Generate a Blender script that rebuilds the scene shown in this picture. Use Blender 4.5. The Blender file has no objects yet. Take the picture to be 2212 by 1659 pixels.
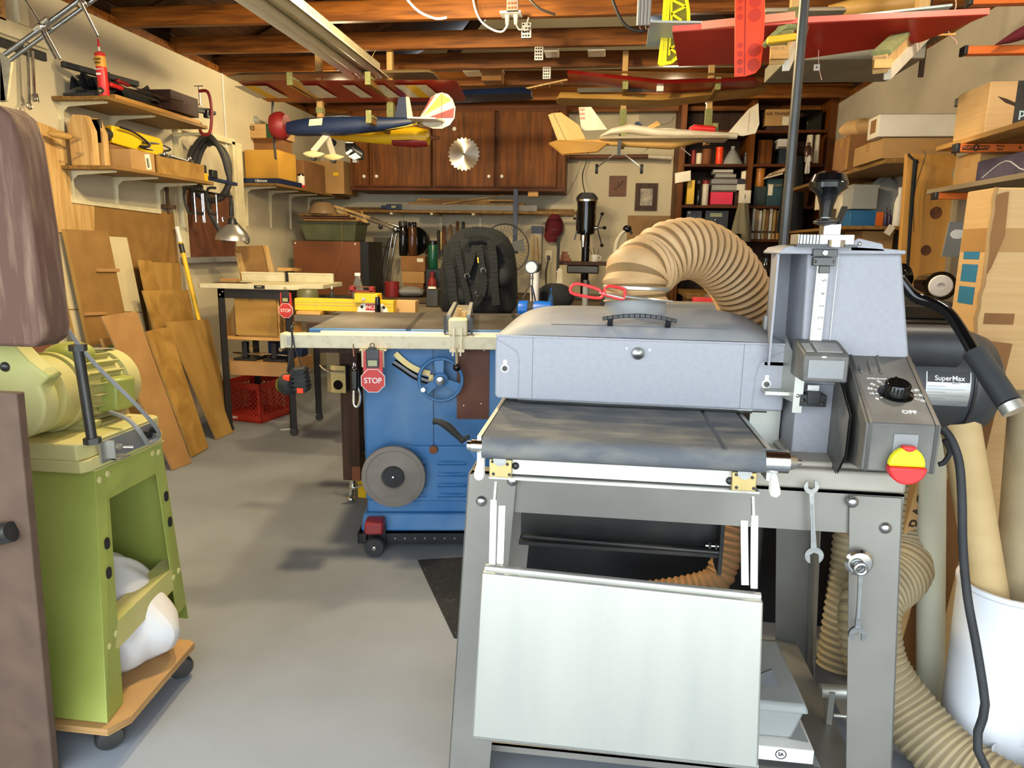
import bpy, math, random
from mathutils import Vector, Matrix
random.seed(7)
V = Vector
S = bpy.context.scene
# ---------------------------------------------------------------- camera
FPX, TH, PH, RO, EYE = 1513.4, .193706, .124693, .015844, 1.22
_f = V((-math.sin(PH)*math.cos(TH), math.cos(PH)*math.cos(TH), -math.sin(TH)))
_r = V((math.cos(PH), math.sin(PH), 0)); _u = _r.cross(_f)
CR = _r*math.cos(RO)+_u*math.sin(RO); CU = -_r*math.sin(RO)+_u*math.cos(RO)
cd = bpy.data.cameras.new('camera'); cam = bpy.data.objects.new('camera', cd); S.collection.objects.link(cam)
cd.sensor_width = 36; cd.lens = 36*FPX/2212; cd.clip_start = .02; cd.clip_end = 200
cam.matrix_world = Matrix(((CR.x, CU.x, -_f.x, 0), (CR.y, CU.y, -_f.y, 0), (CR.z, CU.z, -_f.z, EYE), (0, 0, 0, 1)))
S.camera = cam
S.view_settings.view_transform = 'Standard'; S.view_settings.look = 'None'
S.view_settings.gamma = 1; S.view_settings.use_curve_mapping = False
S.view_settings.exposure = 0.55
# ---------------------------------------------------------------- light
W = bpy.data.worlds.new('sky'); S.world = W; W.use_nodes = True
bg = W.node_tree.nodes['Background']; bg.inputs[0].default_value = (.80, .90, 1, 1); bg.inputs[1].default_value = 4.2
def fill(loc, power, col, r=.06):
    l = bpy.data.lights.new('fill_light', 'POINT'); l.energy = power; l.color = col; l.shadow_soft_size = r
    o = bpy.data.objects.new('fill_light', l); o.location = loc; S.collection.objects.link(o)
FILLS = [((-1.15, 2.5, 2.30), 95, (1, .79, .45)), ((-.75, 3.12, 2.29), 62, (1, .79, .46)), ((1.15, 1.9, 2.30), 24, (1, .86, .68)), ((-1.89, 5.06, 2.28), 28, (1, .79, .46)), ((0.47, 5.57, 2.32), 20, (1, .80, .5))]  # unseen lights: left ones follow the warm glow, the others added to brighten
for b in FILLS: fill(*b)
# ---------------------------------------------------------------- helpers
def at(px, py, X=None, Y=None, Z=None):
    """a pixel of the photograph on the plane X=, Y= or Z="""
    d = _f+CR*(px-1106)/FPX-CU*(py-829.5)/FPX
    t = Y/d.y if Y is not None else X/d.x if X is not None else (Z-EYE)/d.z
    return V((0, 0, EYE))+d*t
def lin(h):
    h = h.lstrip('#'); c = [int(h[i:i+2], 16)/255 for i in (0, 2, 4)]
    return tuple(x/12.92 if x <= .04045 else ((x+.055)/1.055)**2.4 for x in c)+(1,)
MATS = {}
def mat(name, c, c2=None, r=.55, m=0, sc=4, st=(1, 1, 1), bump=0, pos=(.35, .7), trans=0, em=0, det=4, alpha=1, dist=0, ior=1.45):
    if name in MATS: return MATS[name]
    k = bpy.data.materials.new(name); k.use_nodes = True; n = k.node_tree.nodes; L = k.node_tree.links
    b = n['Principled BSDF']; b.inputs['Roughness'].default_value = r; b.inputs['Metallic'].default_value = m
    a = lin(c); z = lin(c2) if c2 else tuple(v*.86 for v in a[:3])+(1,)
    tc = n.new('ShaderNodeTexCoord'); mp = n.new('ShaderNodeMapping'); mp.inputs['Scale'].default_value = st
    nz = n.new('ShaderNodeTexNoise'); nz.inputs['Scale'].default_value = sc; nz.inputs['Detail'].default_value = det; nz.inputs['Distortion'].default_value = dist
    cr = n.new('ShaderNodeValToRGB'); cr.color_ramp.elements[0].position = pos[0]; cr.color_ramp.elements[1].position = pos[1]
    cr.color_ramp.elements[0].color = a; cr.color_ramp.elements[1].color = z
    L.new(tc.outputs['Object'], mp.inputs[0]); L.new(mp.outputs[0], nz.inputs[0]); L.new(nz.outputs[0], cr.inputs[0]); L.new(cr.outputs[0], b.inputs['Base Color'])
    if bump:
        bp = n.new('ShaderNodeBump'); bp.inputs['Strength'].default_value = bump; bp.inputs['Distance'].default_value = .01
        L.new(nz.outputs[0], bp.inputs['Height']); L.new(bp.outputs[0], b.inputs['Normal'])
    if trans: b.inputs['Transmission Weight'].default_value = trans; b.inputs['IOR'].default_value = ior
    if alpha < 1: b.inputs['Alpha'].default_value = alpha
    if em: b.inputs['Emission Color'].default_value = a; b.inputs['Emission Strength'].default_value = em
    MATS[name] = k; return k
def wood(name, c, c2, ax='x', r=.55, sc=3, g=14, bump=.05):
    st = {'x': (1, g, g), 'y': (g, 1, g), 'z': (g, g, 1)}[ax]
    k = mat(name, c, c2, r=r, sc=sc, st=st, det=7, dist=.6, bump=bump); k.node_tree.nodes['Principled BSDF'].inputs['Specular IOR Level'].default_value = .22; return k
def fr(o, x, y):
    """matrix: origin o, local x and y directions, z = x cross y"""
    x = V(x).normalized(); y = V(y); z = x.cross(y).normalized(); y = z.cross(x); o = V(o)
    return Matrix(((x.x, y.x, z.x, o.x), (x.y, y.y, z.y, o.y), (x.z, y.z, z.z, o.z), (0, 0, 0, 1)))
FRONT = lambda o, a=0: fr(o, (math.cos(a), 0, math.sin(a)), (-math.sin(a), 0, math.cos(a)))   # faces -Y
class MB:
    def __init__(s): s.v = []; s.f = []; s.k = []; s.M = None
    def m(s, M): s.M = M; return s
    def add(s, vs, fs, k=0):
        n = len(s.v); s.v += [(s.M@V(q)) if s.M is not None else V(q) for q in vs]
        s.f += [tuple(i+n for i in g) for g in fs]; s.k += [k]*len(fs); return s
    def box(s, x0, y0, z0, x1, y1, z1, k=0, tx=1, ty=1):
        x0, x1 = sorted((x0, x1)); y0, y1 = sorted((y0, y1)); z0, z1 = sorted((z0, z1)); cx, cy = (x0+x1)/2, (y0+y1)/2
        q = lambda x, y: (cx+(x-cx)*tx, cy+(y-cy)*ty, z1)
        return s.add([(x0, y0, z0), (x1, y0, z0), (x1, y1, z0), (x0, y1, z0), q(x0, y0), q(x1, y0), q(x1, y1), q(x0, y1)],
                     [(0, 3, 2, 1), (4, 5, 6, 7), (0, 1, 5, 4), (1, 2, 6, 5), (2, 3, 7, 6), (3, 0, 4, 7)], k)
    def beam(s, p0, p1, w, t, k=0, up=(0, 0, 1)):
        """bar from p0 to p1, w across (perpendicular to up), t along up"""
        a, b = V(p0), V(p1); d = (b-a); L = d.length; d.normalize(); u = V(up); x = d.cross(u)
        if x.length < 1e-4: x = d.cross(V((1, 0, 0)))
        x.normalize(); u = x.cross(d)
        c = [x*i*w/2+u*j*t/2 for i, j in ((-1, -1), (1, -1), (1, 1), (-1, 1))]
        return s.add([a+q for q in c]+[b+q for q in c], [(0, 1, 2, 3), (7, 6, 5, 4), (1, 0, 4, 5), (2, 1, 5, 6), (3, 2, 6, 7), (0, 3, 7, 4)], k)
    def rings(s, R, k=0, cap=True, closed=False):
        n = len(R[0]); vs = [q for r in R for q in r]; fs = []; m = len(R)
        for i in range(m if closed else m-1):
            for j in range(n):
                a, b, c, d = i*n+j, i*n+(j+1) % n, ((i+1) % m)*n+(j+1) % n, ((i+1) % m)*n+j
                fs.append((a, b, c, d))
        if cap and not closed: fs += [tuple(range(n))[::-1], tuple((m-1)*n+j for j in range(n))]
        return s.add(vs, fs, k)
    def lathe(s, prof, o=(0, 0, 0), ax=(0, 0, 1), n=24, k=0, cap=True):
        o = V(o); z = V(ax).normalized(); x = z.orthogonal().normalized(); y = z.cross(x)
        return s.rings([[o+z*h+(x*math.cos(t*math.tau/n)+y*math.sin(t*math.tau/n))*max(r, 1e-4) for t in range(n)] for r, h in prof], k, cap)
    def cyl(s, p0, p1, r, r1=None, n=16, k=0):
        a, b = V(p0), V(p1); return s.lathe([(r, 0), (r if r1 is None else r1, (b-a).length)], a, b-a, n, k)
    def tube(s, P, r, n=8, k=0, sub=4, closed=False, rf=None):
        P = [V(q) for q in P]
        if sub > 1 and len(P) > 2: P = crom(P, sub, closed)
        R = []; m = len(P); x = None
        for i, p in enumerate(P):
            d = (P[(i+1) % m]-P[i-1]) if closed else P[min(i+1, m-1)]-P[max(i-1, 0)]
            d.normalize(); x = (d.orthogonal() if x is None else x-d*x.dot(d)).normalized(); y = d.cross(x)
            q = rf(i/(m-1)) if rf else r
            R.append([p+(x*math.cos(t*math.tau/n)+y*math.sin(t*math.tau/n))*q for t in range(n)])
        return s.rings(R, k, True, closed)
    def prism(s, poly, ax, a, b, k=0):
        f = {'x': lambda p, h: (h, p[0], p[1]), 'y': lambda p, h: (p[0], h, p[1]), 'z': lambda p, h: (p[0], p[1], h)}[ax]
        n = len(poly); vs = [f(p, a) for p in poly]+[f(p, b) for p in poly]
        return s.add(vs, [tuple(range(n)), tuple(range(2*n-1, n-1, -1))]+[(i, i+n, (i+1) % n+n, (i+1) % n) for i in range(n)], k)
    def ball(s, c, r, n=16, k=0, m=10):
        r = (r, r, r) if not hasattr(r, '__len__') else r; c = V(c)
        return s.rings([[c+V((r[0]*math.sin(i*math.pi/m)*math.cos(j*math.tau/n), r[1]*math.sin(i*math.pi/m)*math.sin(j*math.tau/n), -r[2]*math.cos(i*math.pi/m))) for j in range(n)] for i in range(1, m)], k)
    def grid(s, fn, nu, nv, k=0):
        return s.add([fn(i/nu, j/nv) for j in range(nv+1) for i in range(nu+1)], [(j*(nu+1)+i, j*(nu+1)+i+1, (j+1)*(nu+1)+i+1, (j+1)*(nu+1)+i) for j in range(nv) for i in range(nu)], k)
    def txt(s, t, size, M, k=0, ext=.0006, wide=1):
        c = bpy.data.curves.new('t', 'FONT'); c.body = t; c.size = size; c.extrude = ext; c.align_x = 'CENTER'; c.align_y = 'CENTER'; c.offset = size*.012
        o = bpy.data.objects.new('t', c); me = o.to_mesh(); A = s.M
        s.M = (A@M if A is not None else M)@Matrix.Diagonal((wide, 1, 1, 1))
        s.add([q.co.copy() for q in me.vertices], [tuple(f.vertices) for f in me.polygons], k); s.M = A
        o.to_mesh_clear(); bpy.data.objects.remove(o); bpy.data.curves.remove(c); return s
def crom(P, sub, closed=False):
    o = []; m = len(P)
    for i in range(m if closed else m-1):
        g = (lambda j: P[j % m]) if closed else (lambda j: P[max(0, min(m-1, j))])
        a, b, c, d = g(i-1), g(i), g(i+1), g(i+2)
        for q in range(sub):
            t = q/sub; o.append(.5*((2*b)+(c-a)*t+(2*a-5*b+4*c-d)*t*t+(-a+3*b-3*c+d)*t**3))
    if not closed: o.append(P[-1])
    return o
def B(*a, **k): return MB().box(*a, **k)
def Cy(*a, **k): return MB().cyl(*a, **k)
def T(*a, **k): return MB().tube(*a, **k)
def Pr(*a, **k): return MB().prism(*a, **k)
def La(*a, **k): return MB().lathe(*a, **k)
def link(name, mb, mats, parent, off, bev=0, label=None, sharp=38):
    me = bpy.data.meshes.new(name); me.from_pydata([tuple(off@q) for q in mb.v], [], mb.f)
    for q in (mats if isinstance(mats, (list, tuple)) else [mats]): me.materials.append(q)
    me.polygons.foreach_set('material_index', mb.k); me.validate()
    import bmesh
    b = bmesh.new(); b.from_mesh(me); bmesh.ops.recalc_face_normals(b, faces=b.faces); b.to_mesh(me); b.free()
    me.shade_smooth(); me.set_sharp_from_angle(angle=math.radians(sharp))
    o = bpy.data.objects.new(name, me); S.collection.objects.link(o); o.parent = parent
    if label: o['label'] = label
    if bev:
        q = o.modifiers.new('bevel', 'BEVEL'); q.width = bev; q.segments = 2; q.limit_method = 'ANGLE'; q.angle_limit = .7
    return o
def p(name, mb, mats, subs=(), label=None, bev=0): return dict(n=name, mb=mb, mt=mats, s=subs, l=label, b=bev)
def allv(ps):
    for q in ps:
        yield from q['mb'].v
        yield from allv(q['s'])
def setp(o, label, cat, group):
    o['label'] = label; o['category'] = cat
    if group: o['group'] = group
def thing(name, label, cat, parts, group=None, M=None):
    """an Empty at the thing's base that parents its parts; verts in the world unless M places them"""
    e = bpy.data.objects.new(name, None); S.collection.objects.link(e); e.empty_display_size = .05; setp(e, label, cat, group)
    if M is None:
        v = list(allv(parts)); xs, ys, zs = zip(*v); c = V(((min(xs)+max(xs))/2, (min(ys)+max(ys))/2, min(zs)))
        M = Matrix.Translation(c); off = Matrix.Translation(-c)
    else: off = Matrix.Identity(4)
    e.matrix_world = M
    def mk(ps, par):
        for q in ps: mk(q['s'], link(q['n'], q['mb'], q['mt'], par, off, q['b'], q['l']))
    mk(parts, e); return e
def one(name, label, cat, mb, mats, group=None, bev=0):
    xs, ys, zs = zip(*mb.v); c = V(((min(xs)+max(xs))/2, (min(ys)+max(ys))/2, min(zs)))
    o = link(name, mb, mats, None, Matrix.Translation(-c), bev); o.location = c; setp(o, label, cat, group); return o
def struct(name, mb, mats, bev=0):
    o = link(name, mb, mats, None, Matrix.Identity(4), bev); o['kind'] = 'structure'; return o
def dup(r, loc, rz=None, label=None, cat=None):
    def cp(o, par):
        c = o.copy(); S.collection.objects.link(c)
        if par: c.parent = par
        for h in list(o.children): cp(h, c)
        return c
    c = cp(r, None); c.location = loc
    if rz is not None: c.rotation_euler.z = rz
    if label: c['label'] = label
    return c
def ribtube(P, r, pitch, amp, n=28, k=0):
    P = crom([V(q) for q in P], 12); Ls = [0]
    for a, b in zip(P, P[1:]): Ls.append(Ls[-1]+(b-a).length)
    N = int(Ls[-1]/pitch)*6; Q = []; j = 0
    for i in range(N+1):
        d = Ls[-1]*i/N
        while j < len(Ls)-2 and Ls[j+1] < d: j += 1
        Q.append(P[j].lerp(P[j+1], (d-Ls[j])/max(1e-9, Ls[j+1]-Ls[j])))
    c = [0]
    def rf(t):
        u = (round(t*N) % 6)/6; return r+amp*(1, .55, 0, -.25, 0, .55)[round(t*N) % 6]
    mb = MB().tube(Q, r, n, k, sub=1, rf=rf)
    mb.k = [1 if (i//n) % 6 in (2, 3) and i < N*n else 0 for i in range(len(mb.k))]; return mb
def carton(name, label, x0, y0, z0, x1, y1, z1, m, tape=True, group=None, extra=(), cat='box', M=None):
    """closed cardboard box with flap seams and a tape strip"""
    b = B(x0, y0, z0, x1, y1, z1); w = min(.05, (y1-y0)*.25); cy = (y0+y1)/2; e = .0012
    sm = MB().box(x0+.002, cy-.0015, z1, x1-.002, cy+.0015, z1+e)
    tp = MB().box(x0+.002, cy-w/2, z1+e, x1-.002, cy+w/2, z1+2*e).box(x0-e, cy-w/2, z1-.06*min(1, (z1-z0)/.15), x0, cy+w/2, z1+e)
    ps = [p('body', b, m, bev=.002), p('flap_seam', sm, MT['card_dk'])]
    if tape: ps.append(p('tape', tp, MT['tape']))
    return thing(name, label, cat, ps+list(extra), group, M)
def bolt(mb, c, ax, r, k=0):
    return mb.lathe([(r, 0), (r, r*.25), (r*.8, r*.6), (r*.4, r*.8), (0, r*.85)], c, ax, 14, k)
XL, XR, YB, ZC = -2.78, 1.86, 6.85, 2.41
def sil(pts, Y, d, k=0, mb=None):
    """slab of thickness d whose near face lies at depth Y"""
    return (mb or MB()).prism([(q.x, q.z) for q in (at(x, y, Y=Y) for x, y in pts)], 'y', Y, Y+d, k)
def pr4(x0, y0, x1, y1, Y):
    xm, ym = (x0+x1)/2, (y0+y1)/2
    return at(x0, ym, Y=Y).x, at(xm, y1, Y=Y).z, at(x1, ym, Y=Y).x, at(xm, y0, Y=Y).z
def loc(M, px, py, y=0):
    """pixel -> local coordinates on the local plane y=const of a placed thing"""
    d = _f+CR*(px-1106)/FPX-CU*(py-829.5)/FPX; n = M.to_3x3()@V((0, 1, 0)); c = M@V((0, y, 0)); o = V((0, 0, EYE))
    return M.inverted()@(o+d*((c-o).dot(n)/d.dot(n)))
def many(name, mbs, m, **k): return [p(name, q, m, **k) for q in mbs]
def arcp(c, r, a0, a1, n, f=1): return [(c[0]+r*math.cos(math.radians(a0+(a1-a0)*i/n)), c[1]+r*f*math.sin(math.radians(a0+(a1-a0)*i/n))) for i in range(n+1)]
# ---------------------------------------------------------------- materials
MT = {
 'wall': mat('painted drywall', '#cbc1a4', '#b9ae90', r=.85, sc=1.3, det=8, pos=(.4, .75)),
 'wallR': mat('grey drywall', '#b3aa98', '#98907f', r=.85, sc=1.6, det=8, pos=(.4, .75)),
 'conc': mat('concrete floor', '#8b9096', '#707275', r=.8, sc=1.1, det=12, pos=(.38, .72), bump=.1),
 'deck': wood('roof deck boards', '#38200f', '#1e1007', 'y'), 'joist': wood('joist lumber', '#86501c', '#4e2a0c', 'x', r=.5),
 'oak': wood('dark oak cabinet', '#74400a', '#402104', 'z', r=.55, sc=2), 'oakx': wood('dark oak rail', '#5f2f0a', '#351804', 'x', r=.55),
 'shelfw': wood('brown shelf board', '#93703c', '#6c4f28', 'y'), 'pine': wood('pine', '#cdaa70', '#ad854c', 'z'), 'pinex': wood('pine lengthwise', '#d3a564', '#b07f40', 'x'),
 'piney': wood('pine along depth', '#cfa05c', '#a5763a', 'y'), 'ply': wood('plywood', '#b89150', '#947038', 'z', sc=1.2, g=5), 'plyx': wood('plywood figured', '#b58d4a', '#8f6a30', 'x', sc=1.4, g=6),
 'hard': mat('hardboard', '#96703a', '#84602e', r=.6, sc=9, det=8), 'hard2': mat('tan hardboard', '#ae8450', '#9c7342', r=.6, sc=7, det=8),
 'brown': mat('brown board', '#6b4028', '#553020', r=.6, sc=5), 'dkbrown': wood('dark stained post', '#4b3428', '#33221a', 'z'),
 'card': mat('cardboard', '#b28c58', '#9f7a48', r=.85, sc=3), 'card2': mat('light cardboard', '#cda873', '#c09a64', r=.85, sc=3, st=(1, 1, 30), pos=(.3, .8)), 'card_dk': mat('cardboard edge', '#6d4c2a', r=.9),
 'card3': mat('dark brown cardboard', '#8f6438', '#7a5430', r=.9, sc=4), 'tape': mat('packing tape', '#b58a52', r=.25, sc=5), 'btape': mat('blue tape', '#2f7fa8', '#2a7096', r=.4),  # third cardboard is a darker brown
 'white': mat('white plastic', '#e6e4dc', '#d2d0c8', r=.45), 'paper': mat('white paper', '#e2ddcd', '#cfcab8', r=.8), 'cream': mat('cream enamel', '#ded5b2', '#cbc19c', r=.4, sc=12, det=8),
 'black': mat('black plastic', '#17181a', '#222325', r=.4), 'rub': mat('black rubber', '#1d1e20', '#2c2d2e', r=.7, sc=20), 'gloss': mat('gloss black', '#08090a', '#0d0e10', r=.08),
 'fab': mat('black fabric', '#14191d', '#0d1114', r=.85, sc=18, bump=.3), 'steel': mat('brushed steel', '#b9bab8', '#96989a', r=.3, m=1, sc=6, st=(1, 1, 12)),
 'chrome': mat('chrome', '#d8d8d6', r=.12, m=1), 'zinc': mat('zinc sheet', '#c0c0b5', '#b4b5ad', r=.42, m=.75, sc=2, st=(6, 6, .7), det=6), 'dark_steel': mat('dark steel', '#3c3d3e', '#55544f', r=.4, m=.7, sc=5),
 'sgrey': mat('sander grey paint', '#96979c', '#909197', r=.5, sc=90, bump=.02), 'sgrey2': mat('sander dusty lid', '#7f848e', '#9a9991', r=.55, sc=5, det=8, bump=.02),
 'stand': mat('stand gunmetal paint', '#8f8c84', '#7f7c74', r=.34, m=.4, sc=4, det=8), 'belt': mat('conveyor belt', '#55585c', '#827f74', r=.85, sc=9, st=(1, 2.2, 2), det=12, pos=(.45, .8), bump=.1),
 'ctl': mat('control box dusty black', '#4c4b48', '#706e66', r=.5, sc=9, det=10), 'motor': mat('motor black paint', '#2e3134', '#55544f', r=.45, sc=4, det=9, pos=(.45, .9)),
 'hose': mat('tan flexible hose', '#bd9a6c', '#a68456', r=.6, sc=8), 'hosek2': mat('dusty rib line', '#84765a', r=.8), 'hosek': mat('hose rib line', '#7d6138', r=.7), 'hosed': mat('dusty hose', '#a2926f', '#8c7c5c', r=.7, sc=8),
 'red': mat('red plastic', '#d92b2b', '#c42424', r=.4), 'redd': mat('dull red', '#8e1f1f', '#741818', r=.5), 'sred': mat('stop sign red', '#cf3a35', r=.45), 'orange': mat('orange enamel', '#e8752a', '#d5651f', r=.4), 'or2': mat('red orange plastic', '#ff4a1c', '#f04010', r=.4),
 'yel': mat('yellow enamel', '#f0c21c', '#e0b010', r=.4), 'ylem': mat('lemon plastic', '#f5ec14', '#e6dc0c', r=.4), 'blue': mat('table saw blue', '#356fa6', '#6a90b2', r=.45, sc=4, det=11, pos=(.45, .85)), 'dblue': mat('navy', '#14294f', '#101f3c', r=.45), 'bblue': mat('bright blue plastic', '#0f63cf', r=.35),
 'green': mat('lime green enamel', '#99a250', '#858d3e', r=.42, sc=3, det=8), 'greend': mat('lime green dusty', '#a8a860', '#bdb17c', r=.65, sc=6, det=10), 'cast': mat('cast iron top', '#5c5752', '#84807a', r=.35, m=.6, sc=5, det=10),
 'alu': mat('aluminium', '#c9c8c0', '#b0afa8', r=.35, m=.8), 'sand': mat('worn sanding belt', '#5e4438', '#8f7862', r=.9, sc=30, st=(2, 2, .25), det=8, pos=(.45, .9), bump=.2),
 'disc': mat('abrasive disc', '#706a62', '#8a8178', r=.7, sc=6, det=8), 'foam': mat('green grey carpet pad', '#8d8f5c', '#74774a', r=.95, sc=60, bump=.4), 'wredr': mat('dark red wing film', '#9c1f1a', '#861812', r=.3),
 'balsa': mat('balsa film', '#c49a54', '#ad8440', r=.5, sc=5), 'offw': mat('aged white film', '#ddd5c0', '#c9bfa5', r=.4, sc=10, det=9), 'lblue': mat('pale blue film', '#b4c6c8', '#a3b6b8', r=.4), 'coral': mat('coral film', '#ef6c58', '#e25c4a', r=.4),
 'glass': mat('clear plastic', '#f0f2f0', r=.08, trans=.92, ior=1.2), 'frost': mat('frosted plastic', '#b9bcb8', r=.35, trans=.35, ior=1.2), 'bag': mat('white bag', '#dcdad6', '#c6c3c0', r=.5, sc=6, bump=.3), 'mar': mat('maroon cloth', '#6c1824', '#551019', r=.85, sc=12),
 'ink': mat('black ink', '#1a1817', r=.7), 'wink': mat('white ink', '#f2f2ee', r=.5), 'bink': mat('dark brown ink', '#3a2616', r=.8), 'brass': mat('brass scale', '#c8b27a', '#b29c64', r=.35, m=.5), 'lcd': mat('lcd screen', '#a9ad7c', r=.3),
 'blade': mat('saw blade steel', '#c8c6bc', '#77746c', r=.22, m=1, sc=1.5), 'rope': mat('black hose', '#26262a', '#3a3832', r=.6, sc=9), 'straw': mat('straw bristles', '#c9a43a', '#a9842a', r=.9, sc=50, st=(1, 1, .1)), 'vine': mat('rust', '#7d4a2a', r=.8),
 'grey': mat('grey plastic', '#8b8d8c', '#7a7c7b', r=.5), 'tubec': mat('kraft tube', '#c3a878', '#b59a68', r=.75, sc=3, st=(1, 1, 4)), 'tubel': mat('pale tube', '#c9c7b0', '#bbb8a0', r=.7), 'pvc': mat('white pvc bin', '#dfe2e6', '#cfd3d8', r=.45),
}
_n = MT['blade'].node_tree; _t = _n.nodes.new('ShaderNodeTangent'); _t.direction_type = 'RADIAL'; _t.axis = 'Y'
_b = _n.nodes['Principled BSDF']; _b.inputs['Anisotropic'].default_value = .9; _n.links.new(_t.outputs[0], _b.inputs['Tangent'])
# ---------------------------------------------------------------- the building
struct('floor', B(XL-.1, -.25, -.1, XR+.1, YB+.1, 0), MT['conc'])
struct('trim_driveway', B(-7, -9, -.12, 7, -.25, -.01), mat('driveway concrete', '#b8b4a8', '#a5a196', r=.9, sc=1))
wl = MB().box(XL-.1, -.2, 0, XL, YB+.1, ZC)
struct('wall_left', wl, MT['wall'])
struct('wall_right', B(XR, -.2, 0, XR+.1, YB+.1, ZC), MT['wallR'])
struct('wall_back', Pr([(XL-.1, 0), (XR+.1, 0), (XR+.1, ZC+.1), (-.46, 3.55), (XL-.1, ZC+.1)], 'y', YB, YB+.1), MT['wall'])
struct('wall_front', MB().box(XL-.1, -.3, 2.12, XR+.1, -.2, 3.5).box(XL-.1, -.3, 0, XL+.14, -.2, 2.12).box(XR-.14, -.3, 0, XR+.1, -.2, 2.12), MT['wall'])
struct('ceiling', MB().prism([(XL-.5, 2.32), (-.46, 3.62), (-.46, 3.72), (XL-.5, 2.42)], 'y', -.3, YB+.1).prism([(XR+.5, 2.32), (-.46, 3.62), (-.46, 3.72), (XR+.5, 2.42)], 'y', -.3, YB+.1), MT['deck'])
n = 1
for Y in (.5, 1.05, 1.6, 2.2, 2.8, 3.4, 3.97, 4.53, 5.04, 5.55, 6.1, 6.62):
    struct('trim_%d' % n, B(XL-.1, Y, ZC, XR+.1, Y+.042, ZC+.102), MT['joist'], .002); n += 1
for Y in (.6, 1.5, 2.4, 3.3, 4.2, 5.1, 6.0):
    struct('trim_%d' % n, MB().beam((XL-.3, Y, 2.46), (-.46, Y, 3.6), .04, .09).beam((XR+.3, Y, 2.46), (-.46, Y, 3.6), .04, .09), MT['deck']); n += 1
for s in (XL-.1, XR):      # top plates and eave boards
    struct('trim_%d' % n, B(s+.02, -.2, ZC+.046, s+.06, YB, 2.66), MT['deck']); n += 1
    struct('trim_%d' % n, B(s, -.2, ZC+.001, s+.1, YB, ZC+.045), MT['joist']); n += 1
for x, y0, y1, z1 in ((-1.9, 4.6, 5.0, 2.9), (-.2, 4.2, 4.6, 3.1), (.7, 5.1, 5.4, 3.0), (-1.1, 5.1, 5.6, 3.2), (1.1, 4.0, 4.4, 2.9)):   # roof braces
    struct('trim_%d' % n, MB().beam((x, y0, ZC+.1), (x+.35, y1, z1), .035, .07), MT['deck']); n += 1
struct('trim_%d' % n, B(XL, 5.06, 1.9, XL+.006, 5.08, ZC), MT['white']); n += 1   # drywall seam bead
struct('trim_%d' % n, B(XL, 5.155, .3, XL+.03, 5.245, 1.95), MT['cream']); n += 1  # stud strip
# boarded window in the left wall
w = bpy.data.objects.new('window_1', None); S.collection.objects.link(w); w['kind'] = 'structure'; w.location = (XL, 4.8, 1.1)
o_ = Matrix.Translation((-XL, -4.8, -1.1))
link('window_frame', MB().box(XL, 4.43, 1.1, XL+.03, 4.47, 1.95).box(XL, 5.11, 1.1, XL+.03, 5.15, 1.95).box(XL, 4.43, 1.93, XL+.03, 5.15, 1.97), MT['cream'], w, o_)
link('window_sill', B(XL, 4.4, 1.08, XL+.06, 5.16, 1.115), MT['grey'], w, o_)
link('window_board', B(XL, 4.47, 1.115, XL+.012, 5.11, 1.56), MT['brown'], w, o_)
for k_, b_ in enumerate(FILLS):
    x, y, z = b_[0]
    one('fill_socket', 'added bulb socket screwed under a ceiling joist, %s' % ('nearest the door on the left', 'over the middle', 'on the right', 'above the striped red wing', 'above the maroon wing')[k_], 'lamp', MB().cyl((x, y, z+.05), (x, y, ZC), .03), MT['white'])
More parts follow.
